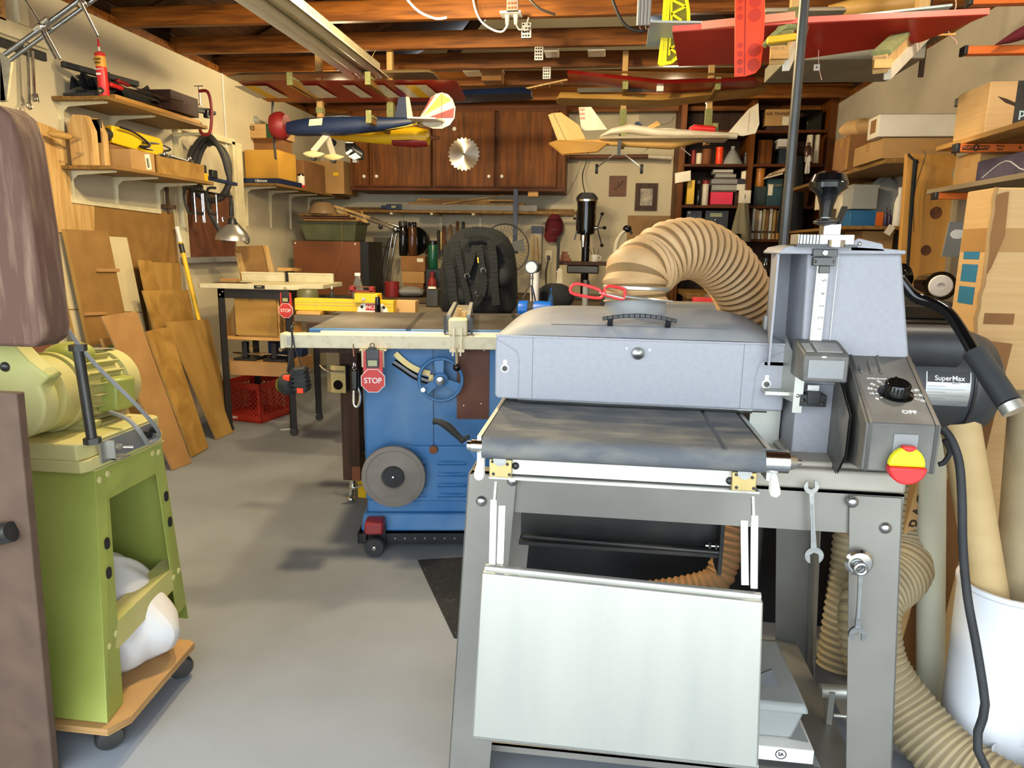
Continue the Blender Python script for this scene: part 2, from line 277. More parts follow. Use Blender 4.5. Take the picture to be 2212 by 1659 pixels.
# ================================================================ drum sander on its stand (one machine)
def sander():
    ps = []
    x0, x1 = -.207, .302
    # conveyor table
    bel = []
    for i in range(9): a = math.pi/2+math.pi*i/8; bel.append((1.24+.022*math.cos(a), .855+.022*math.sin(a)))
    for i in range(9): a = -math.pi/2+math.pi*i/8; bel.append((2.0+.022*math.cos(a), .855+.022*math.sin(a)))
    inner = []
    ps.append(p('conveyor_belt', Pr(bel, 'x', x0, x1-.006), MT['belt'], label='dusty dark grey conveyor belt',
        subs=[p('belt_seam', MB().box(.222, 1.225, .877, .228, 1.95, .8778), MT['black'])]))
    for x in (x0-.012, x1+.001): ps.append(p('side_rail', B(x, 1.24, .818, x+.008, 1.99, .874), MT['zinc']))
    rol = MB().cyl((x1-.006, 1.24, .855), (x1+.035, 1.24, .855), .021).cyl((x1+.035, 1.24, .855), (x1+.05, 1.24, .855), .016, .011).cyl((x1+.05, 1.24, .855), (x1+.058, 1.24, .855), .007, .005)
    ps.append(p('front_roller', rol, MT['chrome'])); ps.append(p('roller_stub', MB().cyl((x0-.022, 1.24, .855), (x0, 1.24, .855), .012).cyl((x0-.03, 1.24, .855), (x0-.02, 1.24, .855), .009), MT['chrome']))
    ps.append(p('front_rail', MB().box(x0+.02, 1.247, .802, x1-.02, 1.257, .83).box(x0+.012, 1.232, .795, x1-.01, 1.257, .799), MT['alu'],
        subs=[p('bolt', bolt(MB(), (x0+.06, 1.247, .818), (0, -1, 0), .007), MT['black']), p('bolt', bolt(MB(), (x1-.06, 1.247, .812), (0, -1, 0), .007), MT['black'])]))
    for xx in (x0+.012, x1-.058):
        h = MB()
        for dx, dz in ((.008, -.012), (.038, -.012), (.006, .012), (.034, .008)): h.cyl((xx+dx, 1.2345, .816+dz), (xx+dx, 1.2335, .816+dz), .003, n=8)
        ps.append(p('bearing_block', B(xx, 1.235, .798, xx+.042, 1.252, .832), MT['brass'], bev=.0015, subs=[p('bolt_hole', h, MT['black']), p('bearing', La([(.012, 0), (.012, .003), (.008, .003), (.008, .001), (0, .001)], (xx+.02, 1.2348, .832), (0, -1, 0)), MT['steel'])]))
    for sx, xx in ((-1, x0-.004), (1, x1+.014)):   # tracking levers
        ps.append(p('tracking_lever', MB().tube([(xx, 1.257, .84), (xx+sx*.002, 1.247, .818), (xx+sx*.003, 1.237, .80)], .008, rf=lambda t: .005+.006*t).ball((xx+sx*.003, 1.236, .799), .010), MT['white']))
        w = MB()
        for yy, rr in ((1.30, .018), (1.335, .013), (1.37, .011)): w.cyl((xx+sx*.008, yy, .842), (xx+sx*.014, yy, .842), rr, n=16).cyl((xx+sx*.014, yy, .842), (xx+sx*.02, yy, .842), rr*.5, n=6)
        ps.append(p('tension_knob', w, MT['alu']))
    # drum head
    hx0, hx1, hy = -.226, .388, 1.5
    head = Pr([(hx0+.006, .890), (hx0, .896), (hx0, 1.022), (hx0+.004, 1.03), (hx1-.002, 1.03), (hx1, 1.024), (hx1, .892), (hx1-.004, .887)], 'y', hy, hy+.3)
    sl = [p('seam', MB().box(hx0+.082, hy-.0006, .893, hx0+.0828, hy, 1.028).box(hx1-.089, hy-.0006, .889, hx1-.0882, hy, 1.028), MT['ctl'])]
    em = MB(); e2 = MB()
    em.tube([(hx0+.002, hy, 1.022), (hx0+.02, hy, 1.012), (hx0+.042, hy, .999), (hx0+.05, hy, .988), (hx0+.052, hy, .96), (hx0+.051, hy, .893)], .0016)
    e2.tube([(hx1-.002, hy, 1.018), (hx1-.03, hy, 1.004), (hx1-.05, hy, .994), (hx1-.058, hy, .98), (hx1-.062, hy, .95), (hx1-.064, hy, .889)], .0016)
    sl += many('embossed_edge', [em, e2], MT['sgrey'])
    for xx, zz in ((hx0+.022, .958), (hx1-.038, .945)):
        sl.append(p('slotted_bolt', MB().lathe([(.0095, 0), (.0095, .0015), (.006, .002)], (xx, hy, zz), (0, -1, 0), 20).lathe([(.006, .001), (.006, .005), (.003, .005), (.003, .003), (0, .003)], (xx, hy, zz), (0, -1, 0), 12, 1), [MT['white'], MT['dark_steel']]))
        sl.append(p('slot', B(xx-.004, hy-.0008, zz+.009, xx+.004, hy, zz+.019), MT['white']))
    kx, kz = at(1378, 763, Y=hy).x, at(1378, 763, Y=hy).z
    sl.append(p('lock_knob', La([(.013, 0), (.0135, .004), (.012, .009), (.003, .014), (0, .0145)], (kx, hy, kz), (0, -1, 0), 28), MT['steel']))
    sl.append(p('rivet', MB().cyl((kx-.024, hy, kz+.01), (kx-.024, hy-.002, kz+.01), .0025, n=10).cyl((kx+.024, hy, kz+.008), (kx+.024, hy-.002, kz+.008), .0025, n=10), MT['white']))
    ps.append(p('drum_housing', head, MT['sgrey'], subs=sl, bev=.004))
    def lid(u, v):
        a = abs(2*u-1); return (hx0+.002+(hx1-hx0-.004)*u, hy+.004+.29*v, 1.0305+.05*(1-a**7)*math.sin(math.pi*(.0005+v*.72))**.5)
    ps.append(p('dust_cover', MB().grid(lid, 40, 16), MT['sgrey2'], subs=[
        p('lid_lip', MB().box(hx0, hy-.001, 1.028, hx1, hy+.006, 1.0315), MT['sgrey']),
        p('pressed_panel', MB().grid(lambda u, v: V(lid(.19+.62*u, .1+.6*v))+V((0, 0, .0012)), 24, 8), MT['sgrey2'])], label='domed dusty lid'))
    a, b = at(1303, 688, Y=1.52), at(1460, 693, Y=1.52)
    hn = MB(); P = [a+(b-a)*t+V((0, -.012*math.sin(math.pi*t), .010*math.sin(math.pi*t))) for t in [i/14 for i in range(15)]]
    for i in range(14): hn.beam(P[i], P[i+1], .016, .008)
    for t in (.1, .9): q = a+(b-a)*t; hn.beam(q, q+V((0, .02, -.018)), .012, .01)
    ps.append(p('lid_handle', hn, MT['gloss'], bev=.001))
    ps.append(p('dust_port', La([(.08, 0), (.076, .01), (.071, .02), (.070, .05), (.066, .05)], (.078, 1.66, 1.06)), MT['grey']))
    ps.append(p('pressure_roller', MB().cyl((hx0+.05, 1.515, .889), (hx1-.06, 1.515, .886), .009).cyl((hx0+.03, 1.515, .889), (hx0+.05, 1.515, .889), .005).cyl((hx1-.06, 1.515, .886), (hx1-.03, 1.515, .886), .006), MT['steel']))
    # tower
    tw = MB(); zt, zb = 1.222, .955
    tw.add([(.405, 1.46, zb), (.62, 1.46, zb), (.64, 1.8, zb), (.405, 1.8, zb), (.40, 1.47, zt), (.575, 1.47, zt-.002), (.60, 1.78, zt-.002), (.40, 1.78, zt)], [(0, 3, 2, 1), (4, 5, 6, 7), (0, 1, 5, 4), (1, 2, 6, 5), (2, 3, 7, 6), (3, 0, 4, 7)])
    tp = MB(); C = [(.343, 1.218), (.352, 1.227), (.375, 1.232), (.405, 1.234), (.46, 1.232), (.52, 1.229), (.577, 1.224)]
    tp.prism(C+[(.577, 1.217), (.343, 1.214)], 'y', 1.455, 1.60).box(.40, 1.60, 1.214, .59, 1.79, 1.228)
    side = MB().box(.362, 1.595, .99, .41, 1.60, 1.218).prism([(.343, 1.47), (.347, 1.47), (.366, 1.60), (.362, 1.60)], 'z', .99, 1.216).box(.343, 1.50, .985, .41, 1.60, .992)
    ps.append(p('tower_cover', tw, MT['sgrey'], bev=.005, subs=[p('cover_cap', tp, MT['sgrey'], bev=.002), p('cover_shell', side, MT['sgrey']), p('seam', B(.455, 1.4595, zb+.004, .4558, 1.462, zt-.004), MT['white'])]))
    ps.append(p('column', MB().box(.405, 1.47, .70, .535, 1.72, .956), MT['sgrey'], bev=.003))
    ps.append(p('height_frame', MB().box(.335, 1.56, .80, .40, 1.66, .985).box(.34, 1.46, .93, .395, 1.56, .937).beam((.365, 1.6, 1.0), (.365, 1.6, 1.08), .02, .02).box(.35, 1.52, 1.0, .375, 1.55, 1.02), MT['zinc'], subs=[
        p('bolt', bolt(MB(), (.352, 1.56, .975), (0, -1, 0), .009), MT['chrome']), p('bolt', bolt(MB(), (.364, 1.52, 1.01), (0, -1, 0), .005), MT['chrome'])]))
    ps.append(p('angle_bracket', MB().add([(.392, 1.44, .92), (.392, 1.44, 1.0), (.38, 1.5, 1.05), (.38, 1.5, .92)], [(0, 1, 2, 3)]).box(.39, 1.438, .90, .408, 1.441, .995), MT['zinc'], subs=[p('bolt', bolt(MB(), (.398, 1.438, .935), (0, -1, 0), .004), MT['chrome'])]))
    # depth scale
    P0, P1 = at(1778, 572, Y=1.452), at(1765, 740, Y=1.44)
    sc = MB().beam((P0.x, 1.452, P0.z), (P1.x, 1.452, P1.z), .022, .003, up=(0, 1, 0))
    tk = MB()
    for i in range(34):
        t = (i+1)/36; q = V((P0.x, 1.4502, P0.z)).lerp(V((P1.x, 1.4502, P1.z)), t); w = .006 if i % 4 else .011
        tk.box(q.x-.010, q.y-.0004, q.z-.0003, q.x-.010+w, q.y, q.z+.0003)
    for i, t in enumerate((.2, .37, .53, .68, .83)): q = V((P0.x, 1.4498, P0.z)).lerp(V((P1.x, 1.4498, P1.z)), t); tk.txt(str(5-i), .012, FRONT((q.x+.005, q.y, q.z), math.pi/2))
    ps.append(p('depth_scale', sc, MT['white'], subs=[p('scale_marking', tk, MT['grey']), p('scale_clamp', MB().box(P0.x-.02, 1.448, P0.z-.002, P0.x+.022, 1.46, P0.z+.014).box(P0.x-.009, 1.443, P0.z-.016, P0.x+.011, 1.449, P0.z-.002).box(P0.x-.022, 1.448, P0.z+.016, P0.x+.024, 1.46, P0.z+.03), MT['dark_steel'], bev=.001),
        p('screw', MB().lathe([(.006, 0), (.005, .003), (0, .004)], (P0.x, 1.448, P0.z+.023), (0, -1, 0), 12).lathe([(.003, 0), (0, .003)], (P0.x-.016, 1.448, P0.z+.006), (0, -1, 0), 10).lathe([(.003, 0), (0, .003)], (P0.x+.018, 1.448, P0.z+.006), (0, -1, 0), 10), MT['chrome'])]))
    # digital readout box
    a, b = at(1738, 762, Y=1.38), at(1832, 828, Y=1.38)
    ps.append(p('digital_readout', MB().prism([(1.38, b.z), (1.38, a.z-.006), (1.385, a.z), (1.45, a.z+.016), (1.47, a.z+.016), (1.47, b.z)], 'x', a.x, b.x-.002), MT['ctl'], bev=.003, label='dusty black digital readout box', subs=[
        p('screen', B(a.x+.009, 1.378, b.z+.008, b.x-.011, 1.3805, a.z-.013), MT['grey']),
        p('keypad', MB().m(fr((a.x+.005, 1.3865, a.z+.0012), (1, 0, 0), (0, .97, .24))).box(0, 0, 0, .014, .04, .002).box(.02, 0, 0, .066, .045, .002), MT['grey']),
        p('button', MB().ball((a.x+.036, 1.379, a.z-.007), (.005, .002, .002), 10), MT['white'])]))
    a = at(1755, 865, Y=1.44)
    ps.append(p('scale_holder', MB().box(a.x-.025, 1.436, a.z-.012, a.x+.026, 1.47, a.z+.012).box(a.x-.012, 1.432, a.z-.006, a.x+.012, 1.44, a.z+.02), MT['black'], bev=.001, subs=[p('screw', MB().lathe([(.004, 0), (0, .004)], (a.x-.018, 1.436, a.z), (0, -1, 0), 10).lathe([(.004, 0), (0, .004)], (a.x+.018, 1.436, a.z-.004), (0, -1, 0), 10), MT['chrome']), p('scale_end', B(a.x-.01, 1.445, a.z+.012, a.x+.012, 1.448, a.z+.03), MT['white'])]))
    # height crank with knob
    c = V((.424, 1.56, 0)); kz = at(1766, 372, Y=1.5).z
    ps.append(p('crank_knob', La([(.011, 1.284), (.013, 1.305), (.018, 1.322), (.024, 1.330), (.034, 1.338), (.035, 1.347), (.0335, 1.3485), (.034, 1.350), (.029, 1.362), (.016, 1.369), (0, 1.371)], (.418, 1.44, 0), n=36), MT['gloss'], label='glossy black mushroom knob'))
    ps.append(p('crank_sleeve', La([(.0085, 1.282), (.0085, 1.292), (.006, 1.294)], (.418, 1.44, 0), n=6), MT['white']))
    cr = MB().lathe([(.002, 1.268), (.02, 1.272), (.022, 1.276), (.012, 1.282), (.0, 1.283)], (.418, 1.44, 0), n=28).beam((.425, 1.445, 1.275), (.452, 1.475, 1.282), .02, .006).beam((.446, 1.46, 1.268), (.462, 1.475, 1.306), .012, .005)
    ps.append(p('crank_arm', cr, MT['dark_steel'], bev=.001))
    ps.append(p('crank_post', MB().box(.42, 1.45, 1.246, .452, 1.48, 1.272).cyl((.434, 1.47, 1.228), (.434, 1.47, 1.25), .02), MT['steel'], bev=.001))
    pk = MB().box(.372, 1.44, 1.233, .475, 1.50, 1.252)
    gr = MB()
    for i in range(7): gr.box(.374+i*.006, 1.4385, 1.2335, .3755+i*.006, 1.4405, 1.2515)
    ps.append(p('pointer_block', pk, MT['alu'], bev=.001, subs=[p('groove', gr, MT['black']), p('plate', MB().box(.368, 1.432, 1.2285, .48, 1.51, 1.233), MT['dark_steel']), p('bushing', Cy((.44, 1.435, 1.229), (.44, 1.435, 1.242), .017), MT['chrome'])]))
    ps.append(p('ear_bracket', Pr([(.475, 1.222), (.475, 1.238), (.487, 1.246), (.50, 1.243), (.532, 1.236), (.538, 1.222)], 'y', 1.455, 1.46), MT['sgrey'], bev=.001, subs=[p('screw', bolt(MB(), (.49, 1.455, 1.236), (0, -1, 0), .004), MT['chrome'])]))
    # control box
    BX = [(1.245, .845), (1.245, .931), (1.262, .938), (1.47, 1.02), (1.50, 1.022), (1.50, .80)]
    L = lambda y: .463+(y-1.245)*.13
    def wed(x0, x1, poly, mb):
        n = len(poly); vs = [(L(y)+x0, y, z) for y, z in poly]+[(L(y)+x1, y, z) for y, z in poly]
        return mb.add(vs, [tuple(range(n)), tuple(range(2*n-1, n-1, -1))]+[(i, i+n, (i+1) % n+n, (i+1) % n) for i in range(n)])
    cbx = wed(0, .122, BX, MB())
    tm = fr((L(1.335)+.066, 1.335, .9665), (1, 0, 0), (.13, .22, .0865))
    st = []
    dial = MB().m(tm).lathe([(.030, 0), (.030, .002), (.0225, .004), (.022, .006), (.020, .022), (.018, .024), (0, .024)], n=32)
    for i in range(20):
        a_ = i*math.tau/20; dial.box(.0205*math.cos(a_)-.001, .0205*math.sin(a_)-.001, .006, .0205*math.cos(a_)+.001, .0205*math.sin(a_)+.001, .022)
    dial.box(-.0018, -.018, .024, .0018, .018, .026)
    st.append(p('speed_dial', dial, MT['gloss']))
    dm = MB().m(tm)
    for i, t in enumerate(('0', '10', '20', '30', '40', '', '60', '', '80', '90', '100')):
        a_ = math.radians(208-i*23.6)
        if t: dm.txt(t, .0095, Matrix.Translation((.043*math.cos(a_), .043*math.sin(a_), .0006))@Matrix.Rotation(a_-math.pi if i < 5 else a_, 4, 'Z'), ext=.0003)
        dm.beam((.031*math.cos(a_), .031*math.sin(a_), .0006), (.036*math.cos(a_), .036*math.sin(a_), .0006), .0016, .0006)
    dm.txt('OFF', .0145, Matrix.Translation((.004, -.060, .0006)), ext=.0003).txt('INTELLISAND', .006, Matrix.Translation((-.018, .05, .0006)), ext=.0003)
    st.append(p('dial_marking', dm, MT['wink']))
    vt = MB()
    for i in range(3):
        y0, y1 = 1.385+.03*i, 1.50; z = lambda y: .938+(y-1.262)*.394+.002
        vt.tube([(L(1.495)+.12, 1.495-.022*(2-i)-.0, z(1.48-.03*(2-i))+.0), (L(y0)+.035+.012*(2-i)*0+i*.018, 1.49-.028*(2-i), z(1.48-.03*(2-i))), (L(1.4)+.018+.018*i, 1.40, z(1.40)), ], .0032)
    st.append(p('raised_rib', vt, MT['ctl']))
    st.append(p('corner_strip', wed(.004, .01, [(1.2435, .845), (1.2435, .9325), (1.263, .9405), (1.47, 1.0215), (1.47, 1.02), (1.26, .935), (1.246, .93), (1.246, .845)], wed(.112, .118, [(1.2435, .845), (1.2435, .9325), (1.263, .9405), (1.47, 1.0215), (1.47, 1.02), (1.26, .935), (1.246, .93), (1.246, .845)], MB())), MT['dark_steel']))
    st.append(p('side_plate', MB().add([(.452, 1.30, .855), (.452, 1.30, .93), (.478, 1.49, 1.0), (.478, 1.49, .80), (.46, 1.36, .80)], [(0, 1, 2, 3, 4)]).add([(.456, 1.30, .855), (.456, 1.30, .93), (.482, 1.49, 1.0), (.482, 1.49, .80), (.464, 1.36, .80)], [(0, 1, 2, 3, 4)]), MT['ctl']))
    ps.append(p('control_box', cbx, MT['ctl'], subs=st, bev=.003, label='dusty black control box'))
    q = at(1960, 985, Y=1.23)
    pad = MB(); n = 24
    def pr(zz0, zz1, k, bulge):
        for_ = [(1.0, -.005), (1.0, .006), (.86, .014)]
    up = [(.0295*math.cos(t*math.pi/12), .034*math.sin(t*math.pi/12)) for t in range(13)]
    yl = MB().m(fr((q.x, 1.238, q.z-.018), (1, 0, 0), (0, 0, 1)))
    yl.prism(up, 'z', 0, .014)
    rd = MB().m(fr((q.x, 1.238, q.z-.018), (1, 0, 0), (0, 0, 1))).prism([(-x*1.05, -.9*y if True else 0) for x, y in up], 'z', 0, .02).prism([(.012*math.cos(t*math.pi/6), .036-.010*math.sin(t*math.pi/6)) for t in range(7)], 'z', 0, .0155)
    ps.append(p('stop_paddle', rd, MT['red'], bev=.003, label='red and yellow safety stop paddle', subs=[p('paddle_top', yl, MT['ylem'], bev=.003)]))
    ps.append(p('switch_plate', B(q.x-.02, 1.242, q.z, q.x+.02, 1.246, q.z+.035), MT['grey'], bev=.001))
    # motor
    mc = V((0, 1.70, .93)); R = .118
    mo = La([(.06, .56), (R*.9, .58), (R, .60), (R, .80), (R*1.02, .80), (R*1.03, .805), (R*1.0, .83), (R*.9, .86), (R*.6, .885), (.001, .89)], (0, mc.y, mc.z), (1, 0, 0), 48)
    # capacitor cover, label
    cap = MB().cyl((.63, 1.62, 1.02), (.765, 1.62, 1.02), .048, n=28)
    lb = MB(); rr = R+.0012; am = math.radians(188)
    def arc(a0, a1, xx0, xx1, mb, r=rr, k=0, n=8): return mb.grid(lambda u, v: (xx0+(xx1-xx0)*u, mc.y+r*math.cos(a0+(a1-a0)*v), mc.z+r*math.sin(a0+(a1-a0)*v)), 4, n, k)
    arc(math.radians(160), math.radians(196), .70, .79, lb); arc(math.radians(160), math.radians(171), .702, .788, lb, rr+.0004, 1)
    for i in range(6): arc(math.radians(175+i*3.2), math.radians(175.4+i*3.2), .703, .78 if i % 2 else .74, lb, rr+.0004, 2, 1)
    a_ = math.radians(167); lb.txt('SuperMax', .015, fr((.746, mc.y+(rr+.0016)*math.cos(a_), mc.z+(rr+.0016)*math.sin(a_)), (1, 0, 0), (0, math.sin(a_), -math.cos(a_))), 3)
    a_ = math.radians(171.5); lb.txt('Tools', .0075, fr((.76, mc.y+(rr+.0016)*math.cos(a_), mc.z+(rr+.0016)*math.sin(a_)), (1, 0, 0), (0, math.sin(a_), -math.cos(a_))), 3)
    ps.append(p('motor', mo, MT['motor'], label='dusty black electric motor', subs=[p('capacitor_cover', cap, MT['motor'], bev=.004), p('rating_label', lb, [MT['steel'], MT['black'], MT['grey'], MT['wink']]), p('motor_seam', T([(.80, mc.y+(R+.003)*math.cos(t*math.tau/32), mc.z+(R+.003)*math.sin(t*math.tau/32)) for t in range(32)], .003, 6, closed=True, sub=1), MT['dark_steel'])]))
    l0 = [at(1945, 605, Y=1.56), at(1975, 640, Y=1.55), at(2015, 655, Y=1.53), at(2050, 678, Y=1.50), at(2080, 720, Y=1.46), at(2112, 775, Y=1.42)]
    e0, e1, e2 = at(2106, 762, Y=1.42), at(2180, 872, Y=1.34), at(2192, 890, Y=1.33)
    ps.append(p('table_lever', T(l0, .0115, 14), MT['gloss'], subs=[p('foam_grip', Cy(e0, e1, .021, n=24), MT['motor']), p('end_cap', Cy(e1, e2, .020, n=24), MT['alu'])], label='bent black lever with foam grip'))
    # base casting
    ps.append(p('base_casting', MB().box(.315, 1.38, .76, .60, 1.75, .80).box(.39, 1.40, .797, .53, 1.72, .81), mat('beige grey base casting', '#a9a294', '#958e80', r=.5, sc=6), bev=.006))  # casting has its own beige grey
    # stand
    bm = MB().box(-.255, 1.385, .672, .60, 1.389, .757).box(-.255, 1.385, .753, .60, 1.42, .757)
    ps.append(p('rear_beam', B(-.25, 1.96, .672, .60, 1.964, .757), MT['stand']))
    ps.append(p('front_beam', bm, MT['stand'], label='broad gunmetal stand beam'))
    def leg(xt, xb, yt, yb, w, s, ys):
        m = MB(); zt_ = .752
        for z0, z1 in ((0, zt_),):
            f = lambda x, y, z: (x, y, z)
            m.add([(xb, yb, 0), (xb+w, yb, 0), (xt+w+.01, yt, zt_), (xt, yt, zt_), (xb, yb+.003*ys, 0), (xb+w, yb+.003*ys, 0), (xt+w+.01, yt+.003*ys, zt_), (xt, yt+.003*ys, zt_)], [(0, 1, 2, 3), (7, 6, 5, 4), (0, 4, 5, 1), (1, 5, 6, 2), (2, 6, 7, 3), (3, 7, 4, 0)])
            xo = (xb if s < 0 else xb+w, xt if s < 0 else xt+w+.01); d = .003*(-s)
            m.add([(xo[0], yb, 0), (xo[0], yb+.09*ys, 0), (xo[1], yt+.1*ys, zt_), (xo[1], yt, zt_), (xo[0]+d, yb, 0), (xo[0]+d, yb+.09*ys, 0), (xo[1]+d, yt+.1*ys, zt_), (xo[1]+d, yt, zt_)], [(0, 1, 2, 3), (7, 6, 5, 4), (0, 4, 5, 1), (1, 5, 6, 2), (2, 6, 7, 3), (3, 7, 4, 0)])
        return m
    def feet(x, y): return p('foot', MB().cyl((x, y, 0), (x, y, .02), .022), MT['rub'])
    ps.append(p('leg', leg(-.262, -.305, 1.378, 1.36, .092, -1, 1), MT['stand'], label='splayed sheet steel leg'))
    ps.append(p('leg', leg(.497, .56, 1.378, 1.36, .088, 1, 1), MT['stand'])); ps.append(p('leg', leg(-.262, -.305, 1.97, 1.99, .092, -1, -1), MT['stand'])); ps.append(p('leg', leg(.497, .56, 1.97, 1.99, .088, 1, -1), MT['stand']))
    bl = []
    for px, py in ((1107, 1038), (1040, 1082), (1841, 1084), (1912, 1140)):
        q = at(px, py, Y=1.376); bl.append(bolt(MB(), q, (0, -1, 0), .0115))
    ps += many('bolt', bl, MT['steel'])
    ps.append(p('lower_shelf', MB().box(-.28, 1.40, .10, .60, 1.95, .104).box(-.28, 1.40, .085, .60, 1.403, .104), MT['stand']))
    ps.append(p('rear_table', MB().box(-.20, 1.85, .42, .34, 1.853, .66).box(-.2, 1.80, .414, .34, 1.855, .424).cyl((-.19, 1.80, .44), (.335, 1.80, .43), .007).box(.335, 1.79, .37, .345, 1.87, .68), MT['dark_steel'], subs=[p('bolt', MB().cyl((.30, 1.80, .447), (.334, 1.80, .447), .004, n=8).cyl((.308, 1.80, .447), (.314, 1.80, .447), .009, n=6).cyl((.325, 1.80, .447), (.33, 1.80, .447), .009, n=6), MT['steel'])]))
    # folded down front table
    y_ = 1.13; a, b, c_, d_ = (-.190, .656), (.290, .640), (.302, .338), (-.203, .342)
    tr = MB().add([(a[0], y_, a[1]), (b[0], y_, b[1]), (c_[0], y_-.02, c_[1]), (d_[0], y_-.02, d_[1]), (a[0], y_+.02, a[1]+.002), (b[0], y_+.02, b[1]+.002), (c_[0], y_, c_[1]), (d_[0], y_, d_[1])], [(0, 1, 2, 3), (7, 6, 5, 4), (0, 4, 5, 1), (1, 5, 6, 2), (2, 6, 7, 3), (3, 7, 4, 0)])
    ps.append(p('folding_table', tr, MT['zinc'], bev=.004, label='bright zinc infeed table folded down', subs=many('rolled_edge', [Cy((a[0]+.004, y_+.016, a[1]+.003), (b[0]-.002, y_+.016, b[1]+.003), .0065), Cy((d_[0]+.004, y_-.01, d_[1]), (c_[0], y_-.01, c_[1]), .008)], MT['alu'])))
    for px0, py0, px1, py1 in ((1066, 1060, 1063, 1240), (1632, 1078, 1628, 1275)):
        w = at(px1, py1, Y=1.15); q = at(px0, 1100, Y=1.17); s = -1 if px0 < 1300 else 1
        ps.append(p('table_arm', MB().beam((q.x, 1.20, .80), (q.x, 1.18, .765), .004, .012, up=(0, 1, 0)).beam((q.x+.001*s, 1.178, .775), (w.x, 1.15, .655), .011, .006, up=(0, 1, 0)).beam((q.x-.013*s, 1.19, .76), (w.x-.013*s, 1.16, .655), .012, .006, up=(0, 1, 0)), MT['alu']))
    ps.append(p('side_brace', MB().beam((.40, 1.5, .28), (.56, 1.40, .0), .035, .006, up=(0, 1, 0)), MT['dark_steel']))
    thing('drum_sander', 'grey drum sander with conveyor belt on a gunmetal steel stand', 'drum sander', ps)
sander()
